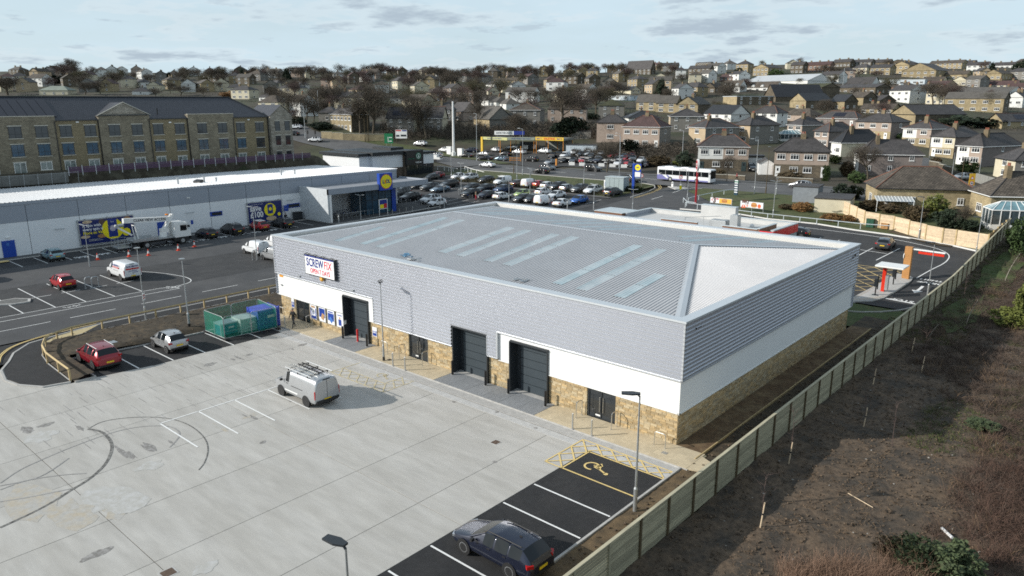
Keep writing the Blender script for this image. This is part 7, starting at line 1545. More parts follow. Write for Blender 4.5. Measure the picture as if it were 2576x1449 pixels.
for k_,x,y,yt,w,lb,kw in(('f',60,490,295,110,'clipped dark green conical bush beside the drive',dict(shape='column',mat=LEAFG)),('f',1450,960,690,330,'bright yellow-green bush above the timber fence',dict(mat=LEAFY)),('f',1180,1000,820,300,'olive-brown shrub mass behind the timber fence',dict(mat=LEAFB)),('f',1620,1080,860,380,'dark green shrubs behind the timber fence',dict(mat=LEAFD)),('f',650,860,740,320,'rusty brown bush behind the corner of the fence',dict(mat=LEAFB)),('f',880,900,790,260,'brown shrub below the lean-to canopy',dict(mat=LEAFB)),('f',250,740,540,210,'dark green bush beside the cream garage',dict(mat=LEAFD)),('f',420,720,560,220,'dark shrub left of the yellow stone house',dict(mat=LEAFD)),('f',330,430,260,190,'russet shrub beside the garden path',dict(mat=LEAFO if 0 else LEAFB)),('f',450,520,380,220,'olive shrub under the forked bare tree',dict(mat=LEAFG)),('f',170,270,170,170,'green hedge behind the drive',dict(mat=LEAFG)),('f',1860,390,250,260,'olive hedge at the corner of the side street',dict(mat=LEAFO if 0 else LEAFG)),('f',1450,300,200,140,'dark garden shrub above the stone wall',dict(mat=LEAFB)),('f',2500,1440,1010,260,'tall olive shrub in front of the conservatory',dict(mat=LEAFG)),('f',1900,1130,1000,240,'dark green shrub left of the conservatory',dict(mat=LEAFD)),('e',870,300,225,160,'yellow-green hedge behind the bus',dict(mat=LEAFY)),('e',640,300,180,320,'purplish brown hedge behind the bus',dict(mat=LEAFB)),('e',960,320,130,240,'dark shrubs left of the white-fronted semi',dict(mat=LEAFD)),('e',240,150,-20,260,'dark green bush behind the sales lot',dict(mat=LEAFD)),('e',2300,490,370,330,'rounded brown hedge before the pinkish semi',dict(mat=LEAFB)),('e',1390,420,350,170,'small brown garden shrub of the white-fronted semi',dict(mat=LEAFB)),('e',2500,60,-40,140,'olive bush between the two semis',dict(mat=LEAFG)),('e',330,640,560,180,'clipped shrub bed by the blue totem',dict(mat=LEAFG)),('e',230,620,560,150,'dark shrub bed beside the grey kiosk',dict(mat=LEAFD)),('e',2460,880,770,260,'orange-brown dry shrub by the grey cabin',dict(mat=LEAFO)),('e',2250,850,790,220,'brown bramble patch on the grass',dict(mat=LEAFB)),('f',120,1000,910,260,'orange-brown dry growth before the cream garage',dict(mat=LEAFO)),('f',330,1010,930,200,'orange tufts by the timber fence corner',dict(mat=LEAFO)),('q',650,790,610,330,'large dark evergreen behind the valeting canopy',dict(mat=LEAFD)),('q',560,800,660,260,'dark evergreen left of the large one',dict(mat=LEAFD)),('q',850,620,560,170,'dark shrub below the mossy-roofed house',dict(mat=LEAFD)),('q',1020,600,525,150,'golden shrub before the mossy-roofed house',dict(mat=LEAFY)),('q',1550,360,205,170,'tall dark conifer pair on the slope',dict(shape='cone',mat=LEAFD)),('q',1440,340,225,150,'dark conifer left of the tall pair',dict(shape='cone',mat=LEAFD)),('q',1860,330,260,220,'dark evergreen left of the white terraces',dict(mat=LEAFD)),('p',1820,360,230,120,'dark conifer on the slope by the domed tree',dict(shape='cone',mat=LEAFD)),('p',75,220,100,90,'pointed conifer on the skyline',dict(shape='cone',mat=LEAFD)),(1,1815,610,505,110,'large pointed dark conifer on the skyline',dict(shape='cone',mat=LEAFD)),(1,2165,600,520,80,'narrow conifer on the skyline',dict(shape='cone',mat=LEAFD)),(1,1280,610,535,60,'slim dark conifer on the left slope',dict(shape='cone',mat=LEAFD)),(1,400,540,500,110,'dark evergreen on the left skyline',dict(mat=LEAFD)),(1,430,630,575,110,'dark round evergreen on the left slope',dict(mat=LEAFD)),(1,2040,710,660,70,'dark evergreen beside the wing roof',dict(mat=LEAFD)),(1,1790,740,690,240,'orange-brown beech clump behind the care home roof',dict(mat=LEAFO)),(3,420,590,520,80,'dark evergreen under the stone villa',dict(mat=LEAFD)),(3,700,590,530,120,'olive evergreen left of the gabled ridge houses',dict(mat=LEAFG)),(3,2330,560,470,70,'tall pine among the top right houses',dict(shape='cone',mat=LEAFD)),(3,2550,580,470,120,'dark evergreen at the top right edge',dict(mat=LEAFD)),(3,40,700,640,140,'dark evergreen left of the small dark house',dict(mat=LEAFD)),(3,2100,960,880,300,'dark shrubs below the pale stone terrace',dict(mat=LEAFD)),(3,2300,960,900,260,'dark garden hedge beside the bungalow',dict(mat=LEAFD)),(3,1640,1060,1010,60,'spiky palm-like shrub beside the semis',dict(mat=LEAFG)),('p',180,680,600,200,'dark hedge by the far queue of cars',dict(mat=LEAFD)),('p',420,720,650,240,'dark hedge before the junction houses',dict(mat=LEAFD)),(6,2560,960,700,130,'yellow-green bush at the right edge beyond the fence',dict(mat=LEAFY)),(6,2520,420,220,160,'olive shrub at the corner of the timber fence',dict(mat=LEAFG))):
 SP(k_,x,y,yt,w,lb,**kw)
def mass(name,lab,pts,n,hmin,hmax,mat,ls=.34,seed=0,kind='stuff',pern=26,sp=.9):
 rr=random.Random(seed);v=[];f=[]
 for _ in range(n):
  p=pts(rr);
  if p is None:continue
  h=rr.uniform(hmin,hmax)
  for _ in range(pern):
   q=p+Vector((rr.gauss(0,sp*.45),rr.gauss(0,sp*.45),rr.random()*h));u=Vector((rr.gauss(0,.6),rr.gauss(0,.6),rr.gauss(0,1))).normalized();w=u.orthogonal().normalized();l=ls*rr.uniform(.5,1.2)
   i=len(v);v+=[tuple(q-u*l),tuple(q+w*l*.10),tuple(q+u*l),tuple(q-w*l*.10)];f.append((i,i+1,i+2,i+3))
 me=bpy.data.meshes.new(name);me.from_pydata(v,[],f);me.materials.append(mat);o=link(name,me);o['kind']=kind;o['label']=lab;return o
def img_region(k,x0,x1,y0,y1):
 def g(rr):
  X,Y=Z(k,rr.uniform(x0,x1),rr.uniform(y0,y1));return at(X,Y)
 return g
mass('bank_undergrowth','dark bramble and scrub on the bank behind the wash forecourt',img_region('D',960,1500,318,352),1500,.8,3.0,TWIG,.5,3);mass('bank_undergrowth','dark scrub on the bank behind the sales lot',img_region('D',1440,1760,372,398),500,.6,2.2,TWIG,.5,4)
mass('hedge_scrub','low dark hedge scrub between the car park and the main road',img_region('D',1100,1590,452,462),10,.3,.6,TWIGO,.2,5)
mass('verge_shrubs','brown and green low shrubs along the car park edge',lambda rr:Vector((rr.uniform(-60,-20),rr.uniform(81,86),G(-40,83))),900,.3,1.0,TWIGO,.22,6)
mass('hillside_scrub','bare scrub among the far gardens',lambda rr:at(rr.uniform(-10,2590),rr.uniform(185,330)if rr.random()<.7 else rr.uniform(185,250)),1900,.6,2.4,TWIG,.55,7,sp=2.4,pern=22)
mass('hillside_evergreens','dark evergreen garden growth among the far houses',lambda rr:at(rr.uniform(-10,2590),rr.uniform(190,340)),520,.6,2.6,LEAFD,.5,8,sp=1.6,pern=26)
rnd=random.Random(5);made=0;tries=0;lbs={}
while made<200 and tries<8000:
 tries+=1;r_=rnd.random()
 if r_<.30:X=rnd.uniform(540,1720);Y=199+rnd.uniform(-6,10)-(6 if X>1200 else 0)-(10*(X-1300)/400 if X>1300 else 0)
 elif r_<.62:X=rnd.uniform(680,1500);Y=rnd.uniform(200,318)
 elif r_<.78:X=rnd.uniform(-20,700);Y=rnd.uniform(188,238)
 else:X=rnd.uniform(1500,2600);Y=rnd.uniform(170,330)
 P=at(X,Y);z=depth(P)
 if z>850 or z<165:continue
 big=[b for b in HPOS if b[0]-4<X<b[1]+4 and b[2]-2<Y<b[2]+.35*(b[2]-b[3])+6]
 if big and z<330:continue
 h=(rnd.uniform(7,12)if z>300 else rnd.uniform(5,8.5))if X<1600 else rnd.uniform(5,9)
 sec='on the skyline' if Y<200 and X<1720 else 'high on the slope' if Y<225 else 'midway up the slope' if Y<265 else 'low on the slope';mt_=rnd.choice((None,None,None,TWIGP,TWIGO));wd_=rnd.uniform(1.0,1.7);wh=next((t_ for a,b_,t_ in SECT if a<=X<b_),SECT[0][2])
 lb='%s %s%s tree %s %s'%('broad' if wd_>1.45 else 'narrow' if wd_<1.2 else 'rounded','purplish ' if mt_ is TWIGP else 'olive ' if mt_ is TWIGO else '','bare',sec,wh.replace('the slope ',''))if 0 else '%s %s%sbare tree %s %s'%(('tall' if h>10.5 else 'medium' if h>8 else 'small'),'broad ' if wd_>1.45 else 'narrow ' if wd_<1.2 else '','purplish ' if mt_ is TWIGP else 'olive ' if mt_ is TWIGO else '',sec,wh.replace('the slope ',''));lb=' '.join(lb.split()[:15])
 tree(P,h,lb,'bare trees on the hillside',wid=wd_,mat=mt_);made+=1
 # ---- waste ground beyond the fence
DEADS=M('dead_tan_stems',(.16,.105,.060),.95,0,var=.3,scale=2);DARKS=M('dark_bramble_stems',(.085,.060,.046),.95,0,var=.35,scale=1.5);GRB=M('rough_grass_blade',(.055,.075,.018),.9,0,var=.35,scale=1.2,col2=(.13,.12,.05),mask=(.5,.7),mscale=.6)
def tufts(name,lab,pts,n,per,L0,L1,mat,seed,w=.008,lean=.5,up=1.0):
 rr=random.Random(seed);v=[];f=[]
 for _ in range(n):
  p=pts(rr)
  if p is None:continue
  s_=rr.uniform(.6,1.3)
  for _ in range(per):
   d=Vector((rr.gauss(0,lean),rr.gauss(0,lean),up)).normalized();L_=rr.uniform(L0,L1)*s_;q=p+Vector((rr.gauss(0,.18*s_),rr.gauss(0,.18*s_),-.03));sd_=d.cross(Vector((rr.gauss(0,1),rr.gauss(0,1),rr.gauss(0,1)))).normalized()*w;m_=q+d*L_*.55;e_=q+d*L_*.95+Vector((d.x,d.y,-.35))*L_*.35
   i=len(v);v+=[tuple(q-sd_),tuple(q+sd_),tuple(m_+sd_*.8),tuple(m_-sd_*.8),tuple(e_)];f.append((i,i+1,i+2,i+3));f.append((i+3,i+2,i+4))
 me=bpy.data.meshes.new(name);me.from_pydata(v,[],f);me.materials.append(mat);o=link(name,me);o['kind']='stuff';o['label']=lab;return o
def wg(x,y):return G(x,y)-.05+.16*(noise.noise(Vector((x*.9,y*.9,1)))+.6*noise.noise(Vector((x*2.7,y*2.7,5))))-.25*sstep(52,75,x)+.9*sstep(68,80,x)
def in_scrub(rr):
 x,y=rr.uniform(45.6,74),rr.uniform(-20,80)
 E_=[(-20,54.5),(-3,54.0),(5,53.6),(9,53.4),(14,52.8),(20,50.0),(26,47.0),(31,46.0),(80,47.6)]
 for(ya,xa),(yb,xb)in zip(E_,E_[1:]):
  if ya<=y<=yb:edge=xa+(xb-xa)*(y-ya)/(yb-ya)
 dn=noise.noise(Vector((x*.2,y*.2,3)))
 if x<edge+dn*1.3+abs(rr.gauss(0,.5)):return None
 if((x-52)/1.6)**2+((y-13.5)/4.6)**2<1:return None
 if noise.noise(Vector((x*.4,y*.4,9)))<-.40:return None
 return Vector((x,y,wg(x,y)))
tufts('bramble_scrub','dark tangled bramble scrub over the waste ground at right',in_scrub,6200,30,.35,1.15,DARKS,1,.009,.75,.8)
tufts('dead_stems','tan dead stems rising from the scrub',lambda rr:(lambda p:p if p and noise.noise(Vector((p.x*.22,p.y*.22,20)))>.02 else None)(in_scrub(rr)),2200,12,.4,1.2,DEADS,2,.009,.5,1.1)
tufts('rough_grass','rough green and yellow grass tufts on the waste ground',lambda rr:(lambda x,y:Vector((x,y,wg(x,y)))if((x>50 and y>10 and noise.noise(Vector((x*.3,y*.3,31)))>.22)or((x-52)/1.7)**2+((y-13.5)/4.9)**2<1 or(y>30 and x<49.5))else None)(rr.uniform(45.3,60),rr.uniform(-10,80)),14000,14,.08,.26,GRB,3,.012,.5,1)
def bottom_edge(rr):
 X,Y=rr.uniform(1960,2330),rr.uniform(1430,1560);p=at(X,Y);return Vector((p.x,p.y,wg(p.x,p.y)))
tufts('dead_stems','tall pinkish-tan bare stems at the bottom edge',bottom_edge,260,26,.9,1.7,M('pinkish_dead_stem',(.20,.125,.085),.95,0,var=.25),4,.006,.42,1.2)
for x,y,r_,h,m_,lb in((2310,1435,1.2,1.4,LEAFW,'green leafy bush at the bottom edge of the waste ground'),(2400,1460,1.1,1.6,LEAFW,'second green leafy bush at the bottom right'),(2250,1400,.8,.9,LEAFB,'small brown-green bush left of the green bushes'),(2540,820,1.6,1.6,LEAFY,'yellow-green gorse bush at the right edge'),(2470,1080,.9,.5,LEAFW,'low green bush beside the grass patch')):
 p=at(x,y);shrub((p.x,p.y,wg(p.x,p.y)),r_,h,lb,mat=m_)
tufts('litter_stalks','sparse dead grass and stalks over the churned soil',lambda rr:(lambda x,y:Vector((x,y,wg(x,y)))if noise.noise(Vector((x*.5,y*.5,60)))>-.05 else None)(rr.uniform(45.4,55),rr.uniform(-9,32)),3600,6,.06,.26,DEADS,14,.008,.9,.5)
tufts('wiry_shoots','reddish wiry shoots over the lower right scrub',lambda rr:(lambda p:Vector((p.x,p.y,wg(p.x,p.y)+.1)))(at(rr.gauss(2540,60),rr.gauss(1270,85))),260,22,.5,1.3,M('reddish_shoot',(.105,.062,.045),.95,0,var=.3),6,.006,.7,.9)
mb=MB();rr=random.Random(8)
for _ in range(7000):
 x,y=rr.uniform(45.3,57),rr.uniform(-12,34);s_=rr.uniform(.015,.08);mb.box(x,y,wg(x,y)+s_*.2,s_*rr.uniform(.8,1.8),s_*rr.uniform(.8,1.4),s_,rr.uniform(0,3),rx=rr.uniform(-.6,.6),ry=rr.uniform(-.6,.6))
o=stuff(mb.build('soil_clods',M('soil_clod',(.095,.068,.045),.95,0,rnd=.4)));mb=MB()
for _ in range(170):
 x,y=rr.uniform(46,64),rr.uniform(-16,30);s_=rr.uniform(.03,.07);mb.box(x,y,wg(x,y)+s_*.5,s_*1.5,s_,s_*.7,rr.uniform(0,3))
stuff(mb.build('pale_stones',M('pale_stone_bits',(.30,.28,.25),.9,0,rnd=.3)))
mb=MB()
for _ in range(900):
 x,y=rr.uniform(42.8,44.9),rr.uniform(-30,36);s_=rr.uniform(.03,.09);mb.box(x,y,.05+s_*.3,s_*1.5,s_,s_,rr.uniform(0,3),rx=rr.uniform(-.5,.5))
for _ in range(1500):
 x=rr.uniform(-7.4,-.8);y=rr.uniform(-18,29);s_=rr.uniform(.02,.07);mb.box(x,y,.38+s_*.2,s_*1.5,s_,s_,rr.uniform(0,3),rx=rr.uniform(-.5,.5))
stuff(mb.build('soil_clods',MATS['soil_clod']))
STK=MB().tube((0,0,-.2),(.12,0,1.25),.035,.03,6).mesh('stake',WOODN);TIE=MB().tube((.05,0,.62),(.06,0,.70),.05,n=6).mesh('tie',RUBBER)
def sap_mesh(seed,H,bend=.0):
 rr=random.Random(seed);tb=MB();v=[];f=[];p=Vector((0.06,0,0));d=Vector((0,0,1))
 n=9
 for i in range(n):
  d=(d+Vector((rr.uniform(-.05,.05)+bend,rr.uniform(-.05,.05),0))).normalized();q=p+d*H/n;tb.tube(p,q,.022*(1-i/n*.7),.022*(1-(i+1)/n*.7),5,caps=False)
  if i>2:
   for _ in range(7):e=q+Vector((rr.gauss(0,.2),rr.gauss(0,.2),rr.uniform(.1,.45)));ribbon(v,f,q,e,.006,.003,rr);ribbon(v,f,e,e+Vector((rr.gauss(0,.1),rr.gauss(0,.1),.15)),.004,.002,rr)
  p=q
 tm=tb.mesh('trunk',TWIGP);cm=bpy.data.meshes.new('crown');cm.from_pydata(v,[],f);cm.materials.append(TWIGP);return tm,cm
SM_=[sap_mesh(1,2.6),sap_mesh(2,3.0),sap_mesh(3,2.2)]
for i,(k_,x,y,lb)in enumerate(((9,585,1075,'nearest the bottom of the picture'),(9,800,595,'second up from the bottom by the fence'),(9,1365,318,'right of the second, on bare soil'),(6,1435,1449,'in the middle of the bare soil'),(6,1800,1362,'at the edge of the scrub'),(6,1725,1212,'highest up, near where the fence bends'),(9,1575,470,'leaning above the churned ground'),(6,2115,830,'beside the far fence panels'))):
 p=A(k_,x,y);o=empty('staked_sapling',(p.x,p.y,wg(p.x,p.y)),'leafless sapling tied to a pale stake, '+lb,'sapling','staked saplings on the waste ground',random.uniform(-.5,.5)+YAW)
 if i!=7 and i!=6:link('stake',STK,o);link('tie',TIE,o)
 t,c=SM_[i%3];link('trunk',t,o);link('crown',c,o)
BIR=M('pale_birch_bark',(.30,.27,.22),.9,0,var=.2)
for i,(x0,y0,x1,y1,lb)in enumerate(((2430,680,2510,470,'far up by the end of the fence'),(1860,1095,1920,985,'low beside the scrub edge'),(2140,1000,2200,820,'halfway up the scrub edge'))):
 p=A(6,x0,y0);z=depth(p);H=(y0-y1)/3*z/F_PX*1.1;mb=MB();q=Vector((0,0,-.1));n=8;dx=(x1-x0)/3*z/F_PX
 o=empty('leaning_birch',(p.x,p.y,wg(p.x,p.y)),'thin pale leaning birch stem '+lb,'tree')
 pts=[Vector((CR.x,CR.y,0))*dx*(i_/n)**1.6+Vector((0,0,H*i_/n-.1))for i_ in range(n+1)]
 for a,b_ in zip(pts,pts[1:]):mb.tube(a,b_,.04*(1-a.z/H*.6),.04*(1-b_.z/H*.6),5)
 mb.build('trunk',BIR,o);v=[];f=[];rr=random.Random(i)
 for a in pts[4:]:
  for _ in range(9):e=a+Vector((rr.gauss(0,.35),rr.gauss(0,.35),rr.uniform(.1,.6)));ribbon(v,f,a,e,.008,.003,rr)
 cm=bpy.data.meshes.new('crown');cm.from_pydata(v,[],f);cm.materials.append(TWIGP);link('crown',cm,o)
for x,y,a,L_,lb in((2.0,0,0,0,''),)and((1340,880,-.5,1.6,'pale broken stick on the churned soil'),(1995,1130,-.9,.9,'white broken pipe among the green bushes')):
 p=A(9,x,y);o=empty('fallen_stick' if L_>1 else 'broken_pipe',(p.x,p.y,wg(p.x,p.y)+.08),lb,'debris',None,a);MB().tube((-L_/2,0,0),(L_/2,0,.08),0.018 if L_>1 else .07,n=8).build('stem' if L_>1 else 'pipe',WOODN if L_>1 else UPVC,o)
 # ================================================================== FENCES, POSTS, SIGNS, PEOPLE
fn=empty('timber_fence',(45.06,0,0),'long tall timber fence with pale cap rail running down the right of the unit','fence')
BD=MB().b2(-.016,.03,0,.016,2.35,.137).mesh('board',WOODG);nb=0;far_=MB();PST=MB().b2(-.05,-.06,-.5,.06,.06,1.92).mesh('post',WOODP)
ys_=[-1.0+2.4*i for i in range(-16,35)]
for i in sorted(range(len(ys_)),key=lambda i:abs(ys_[i]-2)):
 y=ys_[i]
 if y>83:continue
 z0=G(45,y+1.2)-.08
 if-12<y:link('post',PST,fn,(.035,y,G(45,y)))
 else:far_.b2(-.02,y-.06,-.4,.09,y+.06,1.92)
 for j in range(13):
  if nb<300 and y>-14:link('board',BD,fn,(random.uniform(-.004,.004),y,z0+j*.151));nb+=1
  else:far_.b2(-.012,y+.03,z0+j*.151,.012,y+2.37,z0+j*.151+.137)
stuff(far_.build('boards_far',WOODG,fn))
for y in ys_:
 if y>83:continue
 za,zb=G(45,y),G(45,y+2.4);mb=MB();zt=1.885
 mb.prism([(-.075,y+.004),(.075,y+.004),(.075,y+2.396),(-.075,y+2.396)],lambda a,b_:zt+za+(zb-za)*(b_-y)/2.4,lambda a,b_:zt+.05+za+(zb-za)*(b_-y)/2.4);mb.build('cap_rail',WOODC,fn)
P=[Vector(q)for q in fpl[:]];P[-1]=Vector((45.0,G and 82.6));nf_=empty('new_timber_fence',(P[0].x,P[0].y,0),'bright new timber fence of horizontal boards between the drive-through and the stone houses','fence');o0=Vector((P[0].x,P[0].y))
segs=[]
for a,b_ in zip(P,P[1:]):
 L_=(b_-a).length;n=max(1,round(L_/2.6))
 for i in range(n):segs.append((a+(b_-a)*i/n,a+(b_-a)*(i+1)/n))
for k_,(a,b_)in enumerate(segs):
 a3=a-o0;d=(b_-a);ang=math.atan2(d.y,d.x);L_=d.length;z=G((a.x+b_.x)/2,(a.y+b_.y)/2);m_=WOODN if k_<len(segs)-5 else WOODR
 mb=MB().b2(0.04,-.012,0,L_-.04,.012,.165);me=mb.mesh('board',m_)
 for j in range(12):link('board',me,nf_,(a3.x,a3.y,z+j*.171),(0,0,ang))
 MB().b2(-.07,-.09,-.3,.07,.05,2.1).build('post',WOODT,nf_,loc=(a3.x,a3.y,z),rot=(0,0,ang))
p=P[1];o=empty('green_cabinet',(p.x+1.2,p.y-1.3,G(p.x,p.y)),'dark green utility cabinet against the new fence','cabinet');MB().b2(-.5,-.3,0,.5,.3,1.15).build('cabinet_body',M('cabinet_green',(.01,.07,.04),.5),o);MB().b2(-.54,-.34,1.15,.54,.34,1.2).build('cabinet_lid',MATS['cabinet_green'],o);MB().b2(-.01,-.32,.1,.01,-.301,1.1).build('door_seam',BLACK,o)
o=empty('brown_cabinet',(p.x+3.2,p.y-1.5,G(p.x,p.y)),'small brown box beside the green cabinet','box');MB().b2(-.45,-.25,0,.45,.25,.75).build('box_body',BREAD,o);MB().b2(-.48,-.28,.75,.48,.28,.79).build('box_lid',BREAD,o)
rf_=empty('post_and_rail_fence',(-7.6,-14.8,0),'low timber post and rail fence curving round the soil bank','fence')
rp=[(3.43,-19.22),(1.0,-19.15),(-1.75,-19.05),(-4.0,-18.62),(-5.9,-17.85),(-6.9,-16.7),(-7.45,-15.4)]+[(-7.6,-12.95+2.3*i)for i in range(19)]
for i,(x,y)in enumerate(rp):
 MB().b2(-.06,-.06,-.1,.06,.06,.80).build('post',WOODT,rf_,loc=(x+7.6,y+14.8,.05))
 if i<len(rp)-1:
  x2,y2=rp[i+1];a=math.atan2(y2-y,x2-x);L_=math.hypot(x2-x,y2-y);MB().box(L_/2,0,.86,L_-.01,.12,.12,rx=.78).build('rail',WOODT,rf_,loc=(x+7.6,y+14.8,.05),rot=(0,0,a))
def rail(name,pts,h,lab,st=2.6,r=.045,mat=None,flat=False):
 mat=mat or GALV;P=[Vector((q[0],q[1]))for q in pts];o=empty(name,(P[0].x,P[0].y,0),lab,'rail');k=0
 for a,b_ in zip(P,P[1:]):
  L_=(b_-a).length;n=max(1,round(L_/st));za,zb=G(*a)+.08,G(*b_)+.08
  for i in range(n):q=a+(b_-a)*i/n-P[0];MB().b2(-r,-r,-.1,r,r,h).build('post',mat,o,loc=(q.x,q.y,za+(zb-za)*i/n))
  MB().tube((a.x-P[0].x,a.y-P[0].y,za+h),(b_.x-P[0].x,b_.y-P[0].y,zb+h),r*1.35,n=6).build('rail',mat,o)
 return o
A2=lambda k,*P:[tuple(A(k,*p)[:2])for p in P]
rail('knee_rail',A2(6,(20,115),(400,175),(640,205),(1010,245),(1340,282),(1560,300)),.75,'long pale knee rail along the grass behind the burger restaurant',mat=CAPG);rail('knee_rail',A2('e',(935,765),(975,810),(1090,830)),.75,'short knee rail at the site entrance corner',mat=CAPG);rail('knee_rail',A2('e',(1000,765),(1130,730),(1300,695),(1450,665),(1590,650)),.7,'knee rail along the top of the grass by the road',mat=CAPG)
rail('white_post_fence',A2('c',(75,95),(160,100),(330,130)),.9,'white post and rail fence behind the car park',mat=UPVC);wf2=rail('white_post_fence',A2('c',(420,110),(500,140),(570,160),(665,185)),1.1,'white fence with board panels behind the white crossover',st=3,mat=UPVC)
def wallrun(name,pts,h,t,mat,lab,zoff=0.0):
 P=[Vector((q[0],q[1]))for q in pts];o=empty(name,(P[0].x,P[0].y,0),lab,'wall')
 for a,b_ in zip(P,P[1:]):
  n=max(1,round((b_-a).length/4))
  for i in range(n):
   q,r_=a+(b_-a)*i/n,a+(b_-a)*(i+1)/n;mb=MB();s2=band([(q.x-P[0].x,q.y-P[0].y),(r_.x-P[0].x,r_.y-P[0].y)],t)[0];z=G(*((q+r_)/2));mb.prism(s2,z-1,z+h);mb.build('wall_length',mat,o,uvbox=True)
   mb=MB();s2=band([(q.x-P[0].x,q.y-P[0].y),(r_.x-P[0].x,r_.y-P[0].y)],t+.1)[0];mb.prism(s2,z+h+.002,z+h+.1);mb.build('coping',SILL,o)
 return o
wallrun('stone_wall',A2('p',(430,810),(650,830),(880,840),(1080,838)),2.2,.4,WM['stone'],'buff stone retaining wall beyond the far road');wallrun('garden_wall',A2('e',(1290,455),(1500,462),(1720,478)),.8,.3,WM['dstone'],'low dark stone wall before the white-fronted semi');wallrun('garden_wall',A2('e',(2110,500),(2576,525)),.9,.3,WM['dstone'],'low stone wall before the pinkish semi')
wallrun('garden_wall',A2('f',(1370,300),(1500,345),(1640,400)),1.3,.35,WM['dstone'],'dark stone garden wall above the side street');o=empty('red_panel_fence',(*A('f',1750,600)[:2],0),'red-brown panel fence along the side street','fence')
q1,q2=A('f',1440,470),A('f',1760,640);n=8
for i in range(n):
 a,b_=q1+(q2-q1)*i/n,q1+(q2-q1)*(i+.95)/n;mb=MB();mb.prism(band([(a.x-o.location.x,a.y-o.location.y),(b_.x-o.location.x,b_.y-o.location.y)],.08)[0],a.z-.5,a.z+1.7);mb.build('panel',M('red_brown_panel',(.26,.055,.03),.8,var=.15),o)
o=empty('grey_panel_fence',(*A('f',1960,500)[:2],0),'pale grey vertical board fence beside the yellow road sign','fence');q1,q2=A('f',1955,505),A('f',2240,590)
for i in range(9):
 a,b_=q1+(q2-q1)*i/9,q1+(q2-q1)*(i+.96)/9;mb=MB();mb.prism(band([(a.x-o.location.x,a.y-o.location.y),(b_.x-o.location.x,b_.y-o.location.y)],.08)[0],a.z-.5,a.z+1.8);mb.build('panel',M('grey_board',(.24,.24,.22),.85,var=.15),o)
 # ---- lamp posts
def lamp(P,h,lab,style='flat',r=.06,rz=0.0,base=None,grp=None,mat=None,arm=.35):
 o=empty('lamp_post',P,lab,'lamp post',grp,rz);mat=mat or GALV
 MB().tube((0,0,1.2),(0,0,h-.1),r,r*.6,10).build('pole',mat,o);MB().tube((0,0,0),(0,0,1.2),r*1.7,r*1.7,12).tube((0,0,1.2),(0,0,1.3),r*1.7,r,12).build('base_sleeve',mat,o)
 if base:MB().tube((0,0,-.05),(0,0,.32),r*1.85,r*1.85,12).build('black_foot',base,o)
 if style=='flat':
  MB().tube((0,0,h-.12),(-.12,0,h+.02),r*.8,r*.7,8).build('bracket',ANTH,o)
  mb=MB();mb.prism([(-.85,-.14),(-.35,-.20),(.02,-.10),(.02,.10),(-.35,.20),(-.85,.14)],h,h+.07);mb.build('lamp_head',ANTH,o);MB().b2(-.78,-.12,h-.015,-.38,.12,h-.002).build('lamp_lens',UPVC,o)
 elif style=='post_top':mb=MB();mb.tube((0,0,h-.1),(0,0,h),r*.9,.16,10);mb.tube((0,0,h),(0,0,h+.06),.24,.26,12);mb.build('lamp_head',GALV,o)
 elif style=='twin':
  for s_ in(-1,1):MB().box(s_*.45,0,h+.05,.8,.22,.06,ry=-s_*.12).build('lamp_head',GALV,o)
 elif style=='arm':MB().tube((0,0,h-.1),(-arm*2.2,0,h+.05),r*.5,r*.4,6).build('arm',mat,o);MB().b2(-arm*2.2-.6,-.13,h,-arm*2.2+.02,.13,h+.1).build('lamp_head',GALV,o)
 elif style=='mast':pass
 return o
lamp((42.95,-7.54,0.03),6.05,'grey lamp post with black flat head beside the timber fence',rz=.6);lamp((17.09,-1.95,.1),6.1,'slim lamp post with black foot on the buff paving',rz=-.7,base=BLACK,r=.05);lamp((-1.85,-8.0,.35),6.0,'grey lamp post on the soil bank beside the bin compound','post_top',base=BLACK)
d=ray(852,1362);t_=(5.9-CAM_POS.z)/d.z;p=CAM_POS+d*t_;lamp((p.x+.35,p.y,0),5.9,'lamp post with black flat head cut off by the bottom edge',rz=.2)
def LP(k,x,y,yt,style,lab,r=.055,rz=0.0,**kw):
 X,Y=Z(k,x,y);P=at(X,Y);lo,hi=.5,60.0
 _,Yt=Z(k,x,yt)
 for _ in range(40):
  m_=(lo+hi)/2
  if px(P+Vector((0,0,m_)))[1]>Yt:lo=m_
  else:hi=m_
 return lamp(P,lo,lab,style,r*max(1,depth(P)/110),rz,**kw)
lp=LP('L',1235,235,-370,'post_top','leaning grey lamp post on the footpath carrying a small white sign')
o=empty('arrow_sign',(lp.location.x+.08,lp.location.y,lp.location.z+2.2),'small white sign with a red arrow on the footpath lamp post','sign',None,.75);MB().b2(0,-.25,-.34,.03,.25,.34).build('sign_plate',UPVC,o);mb=MB();mb.face([(.036,-.18,-.12),(.036,-.02,-.02),(.036,-.02,-.22)]);mb.b2(.032,-.02,-.155,.037,.18,-.085);mb.build('arrow',REDP,o);text('OPEN',.16,REDP,o,(.036,0,.12),FX,bold=.005)
